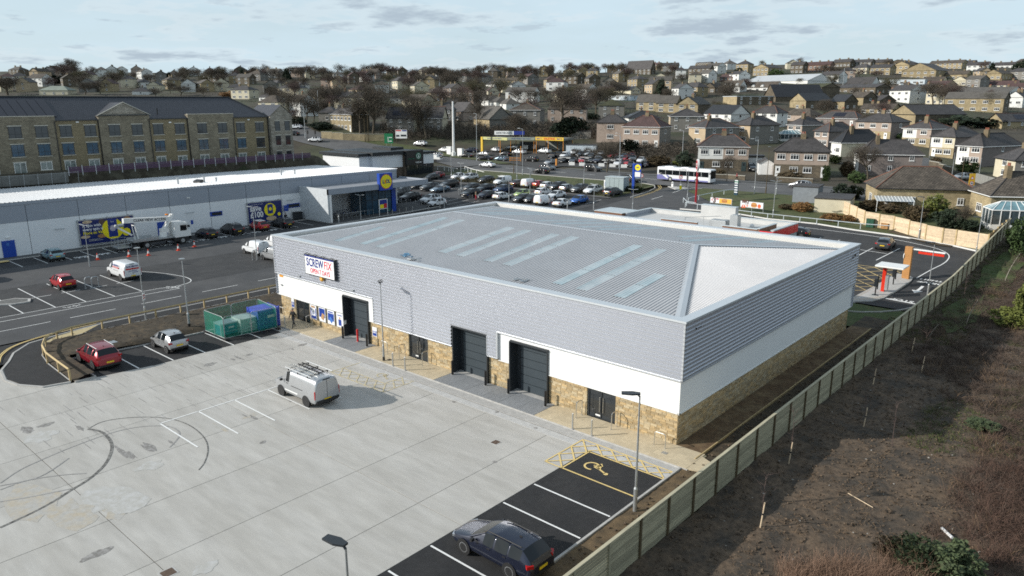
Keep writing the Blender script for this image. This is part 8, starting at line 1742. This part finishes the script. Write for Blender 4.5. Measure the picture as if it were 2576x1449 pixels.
for k_,x,y,yt,st_,lb in(('g',1140,1449,925,'twin','twin-headed lamp post before the blue hoarding'),(4,1940,500,115,'twin','twin-headed lamp post beside the white small van'),('b',1293,1320,920,'twin','twin-headed lamp post before the trolley bay'),('b',945,1370,1225,'post_top','short post beside the porch'),('c',250,218,-180,'arm','tall lamp post beyond the white fence'),('c',375,400,10,'twin','twin-headed lamp post by the hoop rails'),('c',160,580,300,'twin','twin-headed lamp post near the bollards'),('c',980,505,190,'twin','twin-headed lamp post behind the white people carrier'),('c',1245,470,80,'twin','twin-headed lamp post beside the plain white van'),('c',1928,290,-40,'arm','lamp post on the verge behind the grey crossover'),('c',2053,600,275,'twin','twin-headed lamp post at the right end of the lot'),('c',1080,240,-200,'arm','lamp post on the verge behind the rack van'),('c',1720,590,470,'post_top','short bollard-like post beside the white saloon'),('e',120,505,-80,'arm','tall street lamp behind the waiting black crossover'),('e',292,865,600,'twin','lamp post on the access road verge'),('e',985,745,345,'arm','lamp post at the site entrance'),('e',915,320,-150,'arm','tall street lamp behind the bus'),('e',1835,655,-40,'arm','pale lamp post with a small white box on the main road'),('e',1980,655,60,'post_top','darker pole right of the pale lamp post'),('e',2070,960,495,'twin','lamp post on the restaurant grass'),('e',2110,670,460,'post_top','short grey pole by the grey cabin'),('f',1240,1222,700,'flat','pale lamp post in front of the new timber fence'),('f',1960,1449,955,'flat','lamp post near the end of the drive-through lane'),('h',1810,1165,85,'flat','lamp post beside the drive thru lettering'),('f',1350,375,30,'mast','green-grey street pole behind the hipped stone house'),('f',1650,500,125,'mast','second green-grey pole by the red fence'),('f',1770,560,190,'mast','brown pole with dark top near the side street'),('f',1990,510,190,'mast','grey pole beside the grey board fence'),('d',280,370,-330,'mast','thick tall white mast beside the forecourt'),('d',572,435,-170,'arm','tall street lamp in front of the wash forecourt'),('d',1040,590,195,'mast','brown wooden pole on the verge'),('d',1152,610,20,'arm','tall green street lamp on the verge'),('d',2375,520,80,'arm','tall street lamp before the sales lot'),('d',1705,140,-40,'mast','short pole on the bank behind the valeting bay'),('p',265,810,480,'arm','street lamp at the far junction'),('p',405,640,320,'mast','tall pole among the junction trees'),('p',870,850,600,'mast','dark pole at the far road edge'),('p',905,850,555,'mast','second dark pole at the far road edge'),('p',1660,640,400,'mast','tall pole behind the grey gabled house'),('p',1110,330,240,'mast','thin mast on the distant slope'),('p',1135,330,240,'mast','second thin mast on the distant slope'),(3,1208,655,512,'mast','grey telephone mast beside the warehouse')):
 LP(k_,x,y,yt,st_,lb,rz=random.uniform(-.4,.4),r=.2 if 'thick' in lb else .045 if st_=='mast' else .05,mat=UPVC if 'thick' in lb else WOODP if 'brown' in lb or 'dark' in lb else None)
for i,(x,y)in enumerate(((1795,1245),(1905,1228),(2012,1210),(2115,1195))):p=A('b',x,y);bollard(p.x,p.y,.07,1.1,STEEL,'steel bollard %s in the nearer row by the glass lobby'%('first','second','third','fourth')[i],'steel bollards by the supermarket lobby',z=p.z)
for i,(x,y)in enumerate(((1938,1050),(2010,1062),(2082,1072),(2155,1080),(2255,1085),(2345,1105),(2370,1160),(2450,1110),(2540,1130))):p=A('b',x,y);bollard(p.x,p.y,.07,1.0,STEEL,'steel bollard %s in the farther row before the parked crossovers'%('first','second','third','fourth','fifth','sixth','seventh','eighth','ninth')[i],'steel bollards by the supermarket lobby',z=p.z)
for k_,x,y,lb in((4,672,725,'left hoop stand by the twin lamp post'),(4,722,722,'right hoop stand by the twin lamp post'),(4,1925,510,'hoop stand beside the white small van'),(4,1955,510,'second hoop stand beside the white small van'),('c',358,408,'left hoop in the upper car park'),('c',385,410,'right hoop in the upper car park')):
 p=A(k_,x,y);o=empty('hoop_stand',p,lb,'barrier',None,.1);MB().path([(0,-.35,0),(0,-.35,1.0),(0,-.2,1.2),(0,.2,1.2),(0,.35,1.0),(0,.35,0)],.05,8).build('hoop',GALV,o);MB().tube((0,-.35,0),(0,-.35,.03),.1,n=8).tube((0,.35,0),(0,.35,.03),.1,n=8).build('foot_plate',GALV,o)
 # ---- bin compound
cp=empty('mesh_compound',(-.3,-7.35,.08),'green mesh-clad temporary fence enclosure round the bins','fence')
MESH=M('green_debris_netting',(.006,.20,.135),.7,0,var=.18,scale=1.5,alpha=.48)
cs=[(0,0),(3.35,0),(3.95,4.55),(0,5.0),(0,0)]
for i in range(4):
 a,b_=Vector(cs[i]),Vector(cs[i+1]);n=1 if i in(0,)else 2;
 if i==2:n=1
 for j in range(n):
  p,q=a+(b_-a)*(j+.01)/n,a+(b_-a)*(j+.99)/n;z0,z1=.12,1.95
  MB().path([(p.x,p.y,z0),(p.x,p.y,z1-.15),(p.x+(q.x-p.x)*.06,p.y+(q.y-p.y)*.06,z1),(q.x-(q.x-p.x)*.06,q.y-(q.y-p.y)*.06,z1),(q.x,q.y,z1-.15),(q.x,q.y,z0),(p.x,p.y,z0)],.02,6).build('panel_frame',GALV,cp)
  mb=MB();ns_=8
  for s_ in range(ns_):
   u0,u1=s_/ns_,(s_+1)/ns_;o0_,o1_=.03*math.sin(u0*9+i),.03*math.sin(u1*9+i);d=(q-p).normalized();nn=Vector((-d.y,d.x));A1,B1=p+(q-p)*u0+nn*o0_,p+(q-p)*u1+nn*o1_;mb.face([(A1.x,A1.y,z0),(B1.x,B1.y,z0),(B1.x,B1.y,z1-.02),(A1.x,A1.y,z1-.02)])
  mb.build('netting',MESH,cp)
for x,y in cs[:4]:MB().b2(x-.3,y-.13,0,x+.3,y+.13,.12).build('ballast_foot',RUBBER,cp)
def skip(name,x,y,w,d,h,rz,mat,lid,lab):
 o=empty(name,(x,y,.02),lab,'bin' if 'bin' in name else 'tank',None,rz);MB().b2(-w/2,-d/2,.12,w/2,d/2,h*.86).build('body',mat,o)
 l=MB();l.prism([(-w/2-.04,-d/2-.04),(w/2+.04,-d/2-.04),(w/2+.04,d/2+.04),(-w/2-.04,d/2+.04)],h*.862,lambda a,b_:h*(.96+.04*(1 if b_>0 else 0)));l.build('lid',lid,o)
 for s_ in(-1,1):
  MB().b2(s_*w/2-.05,-d/2-.05,0,s_*w/2+.05,-d/2+.05,h*1.02).b2(s_*w/2-.05,d/2-.05,0,s_*w/2+.05,d/2+.05,h*1.02).build('corner_post',lid,o)
 MB().b2(-w/2-.02,-d/2-.03,h*.3,w/2+.02,-d/2-.01,h*.36).build('rib',lid,o);MB().box(w*.1,-d/2-.04,h*.62,w*.35,.02,h*.12).build('label_plate',UPVC,o);return o
skip('teal_bin',1.5,-6.35,1.5,1.1,1.15,math.pi/2,M('teal_plastic',(.01,.20,.28),.4),M('pale_lid',(.35,.45,.47),.4),'teal waste container at the left inside the green mesh')
skip('fuel_tank',1.9,-4.75,1.7,1.4,1.35,math.pi/2,M('pale_mint_tank',(.42,.56,.52),.4),M('pale_mint_lid',(.52,.64,.60),.4),'pale mint tank in the middle of the green mesh compound')
skip('blue_skip_bin',2.1,-3.35+.2,2.0,1.7,1.85,math.pi/2,M('deep_blue_paint',(.015,.06,.30),.4),M('violet_blue_lid',(.05,.08,.42),.4),'large deep blue bin with violet lid at the right of the compound')
# ---- drive-through furniture
p=A('h',905,1095);o=empty('order_point',(p.x,p.y,p.z+.12),'red order post with white flat canopy on the gravel island','order point');MB().b2(-.2,-.16,0,.12,.16,2.75).build('red_post',M('vivid_red',(.62,.03,.01),.35),o);MB().b2(.13,-.2,.25,.42,.2,1.75).build('speaker_box',GALV,o);MB().b2(-.75,-1.15,2.76,1.9,1.15,2.9).build('canopy',UPVC,o)
for x,y,lb in((745,1165,'nearer black menu board on the gravel island'),(1110,960,'farther black menu board on the gravel island')):p=A('h',x,y);o=empty('menu_board',(p.x,p.y,p.z+.12),lb,'sign',None,.25);MB().b2(-.06,-.08,0,.06,.08,1.5).build('post',BLACK,o);MB().b2(-.3,-.3,0,.3,.3,.04).build('base_plate',BLACK,o);MB().b2(.08,-.55,.75,.2,.55,2.1).build('screen',BLACK,o);MB().b2(-.2,-.15,.9,.08,.15,1.7).build('rear_housing',ANTH,o)
p=A('h',1365,825);o=empty('height_bar',(p.x,p.y,p.z+.1),'tan timber clad clearance post with white arm and hanging red bar','height barrier',None,-.12);pt=MB().b2(-.36,-.2,0,.36,.2,3.6).build('timber_post',M('orange_tan_cladding',(.42,.20,.06),.6,var=.1),o)
for i in range(16):MB().b2(-.37,-.215,.1+i*.218,.37,-.201,.1+i*.218+.195).build('plank',MATS['orange_tan_cladding'],pt)
MB().b2(.1,-.06,3.3,3.6,.22,3.42).build('arm',UPVC,o);MB().b2(.95,0,2.95,3.5,.12,3.2).build('hanging_bar',MATS['vivid_red'],o);MB().tube((1.1,.06,3.2),(1.1,.06,3.3),.015,n=4).tube((3.3,.06,3.2),(3.3,.06,3.3),.015,n=4).tube((.3,0,3.6),(2.4,.1,3.43),.015,n=4).build('hanger',GALV,o);MB().tube((-.42,0,2.5),(-.36,0,2.5),.35,.35,12).build('convex_mirror',UPVC,o)
# ---- signs by the road
def board(k,xa,ya,xb,yb,top,lab,face,fn):
 a,b_=A(k,xa,ya),A(k,xb,yb);d=(b_-a);w=Vector((d.x,d.y)).length;rz=math.atan2(d.y,d.x);z=G(a.x,a.y)
 hh=.5
 for _ in range(200):
  if px(a+Vector((0,0,hh)))[1]<Z(k,xa,top)[1]:break
  hh+=.03
 o=empty('roadside_board',(a.x,a.y,z),lab,'sign',None,rz);MB().tube((0,0,0),(0,0,hh),.05,n=6).tube((w,0,0),(w,0,hh),.05,n=6).tube((w/2,.05,0),(w/2,.05,hh*.5),.05,n=6).build('legs',GALV,o);MB().b2(0,-.06,hh*.40,w,.0,hh).build('board_frame',GALV,o);MB().b2(.06,-.075,hh*.40+.06,w-.06,-.061,hh-.06).build('board_sheet',face,o);fn(o,w,hh*.40,hh);return o
def discy(o,x,z,r,mat,name,sz=1.0,y=-.08):
 mb=MB();mb.face([(x+r*math.cos(-2*math.pi*i/18),y,z+r*sz*math.sin(-2*math.pi*i/18))for i in range(18)][::-1]);return mb.build(name,mat,o)
def burger(o,x,z,s_):
 discy(o,x,z-.12*s_,.55*s_,M('bun_tan',(.50,.24,.06),.5),'bun',.4,-.082);discy(o,x,z+.05*s_,.55*s_,M('patty_red',(.35,.06,.02),.5),'filling',.25,-.084);discy(o,x,z+.22*s_,.5*s_,MATS['bun_tan'],'bun',.45,-.086)
def b1(o,w,z0,z1):
 zm=(z0+z1)/2;MB().b2(w*.42,-.081,z0+.08,w-.08,-.076,z1-.08).build('yellow_field',M('warm_yellow',(.75,.42,.05),.5),o);text('\u00a3',.5,REDP,o,(w*.09,-.085,zm+.1),FY,bold=.02);text('3',1.15,M('dark_brown_print',(.08,.02,.01),.5),o,(w*.2,-.085,zm),FY,bold=.06);text('99',.45,REDP,o,(w*.33,-.085,zm+.22),FY,bold=.015);burger(o,w*.66,zm,.95);discy(o,w*.88,zm+.05,.28,M('warm_orange',(.75,.30,.03),.5),'badge',1)
def b2f(o,w,z0,z1):
 zm=(z0+z1)/2;text('BBQ',.62,MATS['dark_brown_print'],o,(w*.22,-.085,zm+.42),FY,bold=.03);text('Angus',.28,M('grey_print',(.25,.22,.2),.5),o,(w*.28,-.085,zm+.08),FY,bold=.004);text('\u00a36',.75,M('orange_red_print',(.7,.12,.03),.5),o,(w*.15,-.085,zm-.38),FY,bold=.03);text('49',.38,MATS['orange_red_print'],o,(w*.31,-.085,zm-.25),FY,bold=.012);burger(o,w*.6,zm-.05,1.0);discy(o,w*.83,zm-.1,.3,MATS['orange_red_print'],'fries',1.1)
board('e',1275,812,1548,842,695,'wide roadside board with 3.99 price and burger on yellow',PW,b1);board('e',1655,870,1945,905,740,'white roadside board with BBQ burger and 6.49 price',PW,b2f)
def totem(k,x,y,yt,lab):P=A(k,x,y);X,Yt=Z(k,x,yt);h=next(h_ for h_ in[i*.05 for i in range(10,400)]if px(P+Vector((0,0,h_)))[1]<Yt);return P,h
P,h=totem('e',1090,785,215,'');o=empty('red_totem',P,'tall red pole with rounded red sign head at the restaurant entrance','sign',None,-.9);MB().b2(-.16,-.13,0,.16,.13,h-1.9).build('pole',M('dark_red_paint',(.42,.02,.03),.4),o)
mb=MB();mb.prism([(.75*math.cos(t*math.pi/10)*1.0,1.0*math.sin(t*math.pi/10))for t in range(20)],-.16,.16);hd=mb.build('sign_head',UPVC,o,loc=(0,0,h-1.0),rot=(math.pi/2,0,0));mb=MB();mb.prism([(.62*math.cos(t*math.pi/10),.85*math.sin(t*math.pi/10))for t in range(20)],-.18,.18);mb.build('red_face',MATS['dark_red_paint'],hd)
text('BURGER',.3,UPVC,hd,(0,.15,.19),(0,0,0),bold=.01);text('KING',.3,UPVC,hd,(0,-.2,.19),(0,0,0),bold=.01);MB().b2(-.45,-.05,h-2.25,.45,.05,h-2.0).build('drive_thru_plate',UPVC,o)
P,h=totem('e',298,640,268,'');o=empty('blue_totem',P,'tall blue supermarket totem with yellow roundel at the car park corner','sign',None,.1);MB().b2(-.22,-.2,0,.22,.2,h).build('blue_spine',BLUE,o);MB().b2(.221,-.12,h-2.6,1.5,.12,h-.05).build('sign_panel',BLUE,o);discy(o,.86,h-.75,.58,YEL,'yellow_disc',y=-.13);text('LIDL',.36,NAVY,o,(.86,-.135,h-.75),FY,bold=.015);MB().b2(.3,-.135,h-2.5,1.42,-.125,h-1.6).build('hours_panel',UPVC,o)
P,h=totem('e',1600,675,485,'');o=empty('price_totem',P,'dark blue and green price totem beside the road','sign');MB().b2(-.35,-.1,0,.35,.1,h).build('board',M('dark_teal_board',(.015,.05,.08),.4),o);MB().b2(-.36,-.11,h-.5,.36,.11,h+.02).build('green_head',M('price_green',(.02,.16,.09),.4),o)
for i in range(6):MB().b2(-.3,-.115,.5+i*.42,.3,-.105,.5+i*.42+.2).build('price_panel',PW,o)
for x,y,yt,lb in((402,560,405,'round no right turn sign left of the bus'),(898,570,425,'round no right turn sign on the traffic island')):
 P,h=totem('e',x,y,yt,'');o=empty('round_road_sign',P,lb,'sign',None,.5);MB().tube((0,0,0),(0,0,h),.04,n=6).build('post',GALV,o);MB().tube((0,-.05,h-.3),(0,-.02,h-.3),.38,n=16).build('red_ring',REDP,o);MB().tube((0,-.06,h-.3),(0,-.051,h-.3),.28,n=16).build('white_disc',UPVC,o);MB().box(0,-.065,h-.3,.06,.006,.3).box(.08,-.065,h-.2,.2,.006,.06).build('turn_arrow',BLACK,o)
P=A('e',900,605);o=empty('keep_left_bollard',P,'yellow and grey keep left bollard on the traffic island','bollard');MB().b2(-.2,-.12,0,.2,.12,.85).build('body',YEL,o);MB().b2(-.18,-.1,.85,.18,.1,1.1).build('top',UPVC,o)
P=A('e',797,570);o=empty('white_bollard',P,'white rounded traffic bollard on the island','bollard');MB().b2(-.2,-.12,0,.2,.12,.9).tube((0,-.12,.9),(0,.12,.9),.2,n=12).build('body',UPVC,o);P=A('e',980,575);o=empty('signal_back',P,'black slim post seen from behind on the island','post');MB().b2(-.12,-.08,.8,.12,.08,2.3).tube((0,0,0),(0,0,.8),.05,n=6).build('body',BLACK,o)
i_=A2('e',(740,565),(860,612),(960,605),(1000,590),(880,575));mb=MB();mb.prism(i_,lambda x,y:G(x,y)-.1,lambda x,y:G(x,y)+.13);struct(mb.build('traffic_island',KERB))
P,h=totem('f',1905,560,395,'');o=empty('warning_sign',P,'yellow backed road warning sign with triangle and 20 roundel','sign',None,.7);MB().tube((0,.05,0),(0,.05,h),.05,n=6).build('post',GALV,o);MB().b2(-.55,-.03,h-2.6,.55,.03,h-.05).build('yellow_board',M('sign_yellow',(.75,.45,.03),.5),o);mb=MB();mb.face([(-.4,-.04,h-1.15),(.4,-.04,h-1.15),(0,-.04,h-.4)]);mb.build('red_triangle',REDP,o);mb=MB();mb.face([(-.26,-.046,h-1.07),(.26,-.046,h-1.07),(0,-.046,h-.6)]);mb.build('white_triangle',UPVC,o);discy(o,0,h-1.9,.4,REDP,'red_ring',y=-.04);discy(o,0,h-1.9,.31,UPVC,'white_disc',y=-.045);text('20',.36,BLACK,o,(0,-.05,h-1.9),FY,bold=.015)
P=A('p',1240,860);o=empty('hoarding_board',P,'white roadside advertising board on two posts beyond the coffee shop','sign',None,.55);MB().tube((-1.6,0,0),(-1.6,0,3.6),.07,n=5).tube((1.6,0,0),(1.6,0,3.6),.07,n=5).build('posts',WOODP,o);MB().b2(-1.9,-.06,1.5,1.9,.06,4.2).build('board',UPVC,o);MB().b2(-1.8,-.07,3.75,.0,-.065,4.1).build('red_print',REDP,o);MB().b2(.3,-.07,3.7,1.8,-.065,4.1).build('navy_print',NAVY,o);MB().b2(-1.7,-.07,2.0,-.6,-.065,2.6).b2(-.2,-.07,2.1,1.7,-.065,2.7).build('grey_print',ANTH,o)
P=A('b',1740,215);o=empty('direction_sign',(P.x,P.y,P.z),'green road direction sign behind the coffee shop','sign',None,.5);MB().tube((-.8,0,0),(-.8,0,4.4),.06,n=5).tube((.8,0,0),(.8,0,4.4),.06,n=5).build('posts',GALV,o);MB().b2(-1.4,-.05,2.2,1.4,.05,5.2).build('sign_plate',M('road_sign_green',(.005,.16,.06),.4),o);MB().b2(-.25,-.06,2.6,-.1,-.055,4.2).b2(.1,-.06,3.9,1.1,-.055,4.1).b2(.1,-.06,2.8,1.0,-.055,3.0).build('sign_lines',UPVC,o)
for i,(x,y,lb)in enumerate(((292,850,'traffic signal nearest the care home wing'),(368,850,'traffic signal right of the nearest one'))):P=A('p',x,y);o=empty('traffic_signal',P,lb,'traffic light');MB().tube((0,0,0),(0,0,2.6),.06,n=6).build('post',BLACK,o);MB().b2(-.25,-.15,2.6,.25,.15,3.7).build('signal_head',BLACK,o)
P=A('c',2310,370);o=empty('grey_kiosk',P,'pale grey metal kiosk at the corner of the car park','kiosk',None,.1);MB().b2(-2.0,0,0,2.0,2.4,2.7).build('body',M('kiosk_grey_green',(.30,.36,.37),.5,var=.04),o);MB().b2(-2.1,-.1,2.7,2.1,2.5,2.85).build('roof',M('kiosk_roof',(.40,.45,.46),.5),o)
for x in(-1.0,0,1.0):MB().b2(x-.01,-.02,.1,x+.01,-.003,2.6).build('door_seam',ANTH,o)
P=A('c',2225,355);o=empty('charging_unit',P,'white and blue vending unit beside the grey kiosk','machine');MB().b2(-.55,-.4,0,.55,.4,2.1).build('cabinet',UPVC,o);MB().b2(-.35,-.42,.9,.1,-.401,1.7).build('blue_panel',BLUE,o)
# ---- wash forecourt and valeting bay
YCAN=M('faded_yellow_green_fascia',(.50,.50,.22),.5,var=.15);YV=M('valeting_yellow',(.66,.43,.03),.45);CANR=M('dull_canopy_roof',(.20,.21,.19),.8,var=.25,scale=.3);ORP=M('orange_post_paint',(.55,.22,.03),.5)
def canopy(k,xa,ya,xb,yb,d,h,name,lab,fas,posts,txt,th=.8,tcol=None):
 a,b_=A(k,xa,ya),A(k,xb,yb);v=b_-a;w=Vector((v.x,v.y)).length;rz=math.atan2(v.y,v.x);o=empty(name,(a.x,a.y,(a.z+b_.z)/2),lab,'canopy',None,rz)
 MB().b2(0,.06,h,w,d,h+th*.7).build('canopy_roof',CANR,o);MB().b2(-.1,-.06,h-.05,w+.1,.05,h+th).build('fascia',fas,o)
 for x in posts:MB().b2(x*w-.06,.1,-.3,x*w+.06,.22,h).b2(x*w-.06,d-.5,-.3,x*w+.06,d-.38,h).build('post',ORP,o)
 if txt:text(txt,th*.62,tcol or NAVY,o,(w/2,-.07,h+th*.45),FY,bold=.01,sx=min(1.0,w/(len(txt)*th*.62*.62)))
 return o,w
o,w=canopy('d',640,325,955,345,8,4.0,'wash_canopy','flat yellow-green car wash canopy, left section',YCAN,(.02,.72),'VALETING  NO BOOKINGS',.75);MB().b2(-.36,-.2,-.2,.36,.2,4.7).build('yellow_pylon',YV,o)
o,w=canopy('d',965,350,1300,335,7,4.0,'wash_canopy','faded grey-green wash canopy, right section',M('grey_green_fascia',(.30,.33,.26),.6,var=.2),(.1,.98),'HAND WASH OPEN 7 DAYS',.75);MB().b2(2,6.2,0,w-1,6.4,3.2).build('rear_wall',ANTH,o);MB().b2(3.2,6.1,.9,4.6,6.19,2.2).b2(6.2,6.1,.2,7.0,6.19,2.4).build('white_window',UPVC,o)  # plain white panels, bright by colour alone
o,w=canopy('d',1318,340,1665,352,6,3.9,'valeting_bay','bright yellow valeting bay canopy with red lettering',YV,(.01,.45,.99),None,.9)
text('BAY 1',.62,NAVY,o,(w*.13,-.07,4.3),FY,bold=.015);text('VALETING',.80,REDP,o,(w*.5,-.07,4.3),FY,bold=.025);text('BAY 2',.62,NAVY,o,(w*.87,-.07,4.3),FY,bold=.015);MB().b2(.2,5.6,-.2,w-.2,5.8,3.8).build('rear_wall',CANR,o)
P=A('d',1000,300);o=empty('tyre_centre_sign',(P.x,P.y,P.z+4.6),'white and blue roof sign above the wash canopy','sign',None,.45);MB().b2(-5,-.1,0,1.0,.1,1.15).build('sign_board',UPVC,o);MB().b2(1.0,-.11,.1,4.3,.1,1.15).build('blue_board',NAVY,o);text('AUSTIN TYRE CENTRE',.62,ANTH,o,(-2,-.12,.55),FY,bold=.01,sx=.8);MB().tube((-4,0,-3),(-4,0,0),.06,n=5).tube((3,0,-3),(3,0,0),.06,n=5).build('legs',GALV,o)
sheet('forecourt_tarmac',[A2('d',(0,430),(560,440),(1030,470),(1370,530),(1650,500),(2540,545),(2570,480),(2500,350),(2050,335),(1700,340),(1300,320),(600,300),(420,300),(0,380))],.06,M('dark_forecourt',(.045,.044,.043),.9,0,var=.2,scale=.4),extra=3)
for x,y,lb in((1060,415,'orange timber barrier beside the forecourt'),):P=A('d',x,y+25);o=empty('orange_barrier',P,lb,'barrier',None,.5);MB().b2(-1.6,-.06,.9,1.6,.06,1.1).b2(-1.6,-.06,.35,1.6,.06,.5).b2(-1.6,-.08,0,-1.45,.08,1.3).b2(1.4,-.1,0,1.6,.1,4.2).build('frame',ORP,o)
for i,(x,y,s_)in enumerate(((228,350,1.8),(365,375,1.9))):P=A('d',x,y);o=empty('white_box_sign',P,'white boxy cabinet %s at the forecourt entrance'%('left of the mast' if i==0 else 'right of the mast'),'cabinet');MB().b2(-s_/2,-.4,.1,s_/2,.4,2.3).build('cabinet',UPVC,o);MB().b2(-s_/2-.05,-.45,2.3,s_/2+.05,.45,2.4).build('lid',UPVC,o)
for i,x in enumerate((1775,1905,2150,2290,2435)):P=A('d',x,500+i*8);o=empty('price_board',P,'small white price board %s along the sales lot front'%('first','second','third','fourth','fifth')[i],'sign','white price boards on the sales lot',.45);MB().b2(-.75,-.03,.3,.75,.03,1.1).build('board',UPVC,o);MB().b2(-.5,-.05,0,-.45,.05,.3).b2(.45,-.05,0,.5,.05,.3).build('legs',ANTH,o)
for i,(x,y)in enumerate(((1690,440),(1950,440),(2250,470))):P=A('d',x,y+12);o=empty('sales_banner',P,'black banner with white lettering %s in the sales lot'%('left','centre','right')[i],'banner',None,.45);MB().b2(-2.2,-.03,.8,2.2,.03,1.7).build('banner',BLACK,o);MB().b2(-1.9,-.04,1.1,1.9,-.035,1.25).b2(-1.5,-.04,1.35,1.5,-.035,1.48).build('print_lines',UPVC,o);MB().b2(-2.2,-.04,0,-2.12,.04,.8).b2(2.12,-.04,0,2.2,.04,.8).build('legs',ANTH,o)
P=A('d',1580,490);o=empty('orange_post',P,'short orange post at the sales lot corner','post');MB().b2(-.18,-.18,0,.18,.18,1.7).build('post',ORP,o)
P=A('d',30,440);o=empty('flatbed_trailer',P,'pale flatbed trailer with a wheeled load behind the coffee shop','trailer',None,.3);MB().b2(-2.3,-.9,.75,2.3,.9,.9).b2(-2.3,-.9,.9,2.3,-.85,1.3).build('bed',UPVC,o);MB().tube((-.8,-.95,.4),(-.8,-.7,.4),.38,n=12).tube((.8,-.95,.4),(.8,-.7,.4),.38,n=12).build('wheels',RUBBER,o);MB().b2(-1.6,-.6,.92,1.2,.6,1.9).build('load',UPVC,o)
# ---- people
SKIN=M('skin',(.42,.24,.17),.6);CL=dict(black=M('black_cloth',(.015,.015,.016),.9),dark=M('dark_cloth',(.04,.042,.045),.9),red=M('red_cloth',(.45,.03,.05),.9),orange=M('orange_hi_vis',(.80,.16,.02),.7),beige=M('beige_cloth',(.36,.29,.20),.9),jeans=M('denim',(.035,.05,.09),.9),grey=M('grey_cloth',(.2,.2,.21),.9));HAIR=M('dark_hair',(.03,.02,.015),.9)
def figure(stride=.28,arm=.35,bend=0.0,reach=False):
 V_=[];E=[];R_=[]
 def add(p,r,par=None):
  V_.append(p);R_.append(r);
  if par is not None:E.append((par,len(V_)-1))
  return len(V_)-1
 pel=add((0,0,.95),(.16,.12));wst=add((0,-.01,1.10),(.14,.105),pel);ch=add((0,-.02,1.34),(.175,.12),wst);nk=add((0,-.01,1.50),(.062,.062),ch);hd=add((0,-.03,1.62),(.085,.10),nk);add((0,-.025,1.74),(.075,.09),hd)
 for s_ in(-1,1):
  f_=-s_*stride;hp=add((s_*.09,0,.90),(.095,.10),pel);kn=add((s_*.10,f_*.55-.03,.50),(.062,.065),hp);an=add((s_*.10,f_+(.06 if f_>0 else 0),.10),(.042,.045),kn);add((s_*.11,f_-.13+(.06 if f_>0 else 0),.045),(.04,.035),an)
  sh=add((s_*.19,-.01,1.41),(.07,.07),ch);g_=s_*arm*.5;el=add((s_*.25,g_*.5,1.14),(.045,.048),sh);hn=add((s_*.24 if not reach else s_*.14,g_-.12 if not reach else-.38,.93 if not reach else 1.08),(.033,.036),el)
  add((s_*.235 if not reach else s_*.12,(g_-.15)if not reach else-.44,.85 if not reach else 1.07),(.03,.035),hn)
 me=bpy.data.meshes.new('body');me.from_pydata(V_,E,[]);o=bpy.data.objects.new('body',me);COL.objects.link(o);md=o.modifiers.new('skin','SKIN')
 for i,(a,b_)in enumerate(R_):me.skin_vertices[0].data[i].radius=(a,b_)
 me.skin_vertices[0].data[0].use_root=True;o.modifiers.new('sub','SUBSURF').levels=1;o.modifiers['sub'].render_levels=1
 em=bpy.data.meshes.new_from_object(o.evaluated_get(bpy.context.evaluated_depsgraph_get()));bpy.data.objects.remove(o);em.polygons.foreach_set('use_smooth',[True]*len(em.polygons));return em
FIG=[figure(),figure(.06,.1,reach=True),figure(.18,.2)]
def person(p,rz,lab,fi,top,bottom,cap=None,bag=None):
 o=empty('person',p,lab,'person',None,rz);me=FIG[fi].copy();me.materials.clear()
 for m_ in(SKIN,CL[top],CL[bottom],BLACK):me.materials.append(m_)
 for q in me.polygons:
  c=q.center;q.material_index=3 if c.z<.10 else 2 if c.z<.98 and abs(c.x)<.2 and not(abs(c.x)>.17 and c.z>.8)else 0 if(c.z>1.52 or(abs(c.x)>.12 and c.z<.94))else 1
 link('body',me,o);hm=MB();hm.ball((0,-.005,1.72),.105,10,sz=.95);hm.build('cap' if cap else 'hair',CL[cap]if cap else HAIR,o,smooth=True)
 fc=MB();fc.box(0,-.135,1.66,.022,.03,.035);fc.build('nose',SKIN,o);fc=MB();fc.box(-.032,-.122,1.69,.018,.008,.010);fc.box(.032,-.122,1.69,.018,.008,.010);fc.box(0,-.122,1.61,.04,.006,.008);fc.build('face_features',HAIR,o)
 for s_ in(-1,1):
  mb=MB();h0=Vector((s_*.235,s_*.35*.25-.15,.85))if fi!=1 else Vector((s_*.12,-.44,1.07))
  for i in range(4):mb.tube(h0+Vector((0,-.03+i*.018,-.01)),h0+Vector((0,-.035+i*.018,-.085+abs(i-1.5)*.01)),.009,.007,5)
  mb.tube(h0+Vector((0,-.04,.02)),h0+Vector((-s_*.02,-.07,-.03)),.010,.008,5);mb.build('fingers',SKIN,o)
 if bag:MB().b2(.24,-.15,.35,.42,.2,.78).build('bag',bag,o)
 return o
p=(4.55,-1.75,.1);person(p,.35,'man in black jacket and dark trousers walking from the shop entrance',0,'black','dark','grey')
p=A('b',108,1370);person(p,1.2,'person in black walking below the small blue sign on the supermarket wall',0,'black','black')
p=A('c',1500,572);person(p,.6,'person in grey beside the rear of the white van',2,'grey','jeans');p=A('c',1548,574);person(p,-.4,'person in black between the white van and the white saloon',2,'black','black')
p=A('c',560,478);person(p,1.9,'shopper in beige loading a car from a trolley',1,'beige','red')
o=empty('shopping_trolley',(p.x-.9,p.y-.5,p.z),'empty trolley beside the shopper in beige','trolley',None,1.0);link('basket',TM,o);link('handle',TH,o)
p=A('e',245,545);person(p,1.6,'person in bright orange jacket on the path beside the blue totem',2,'orange','black');p=A('e',1612,490);person(p,-1.2,'person in red coat walking by the garden wall',0,'red','black');p=A('b',1715,1190);person(p,.5,'shopper in dark clothes with a green bag at the lobby',2,'dark','black',bag=M('green_bag',(.05,.3,.12),.6));p=A('d',1135,405);person(p,.2,'person in black standing on the wash forecourt',2,'black','black')
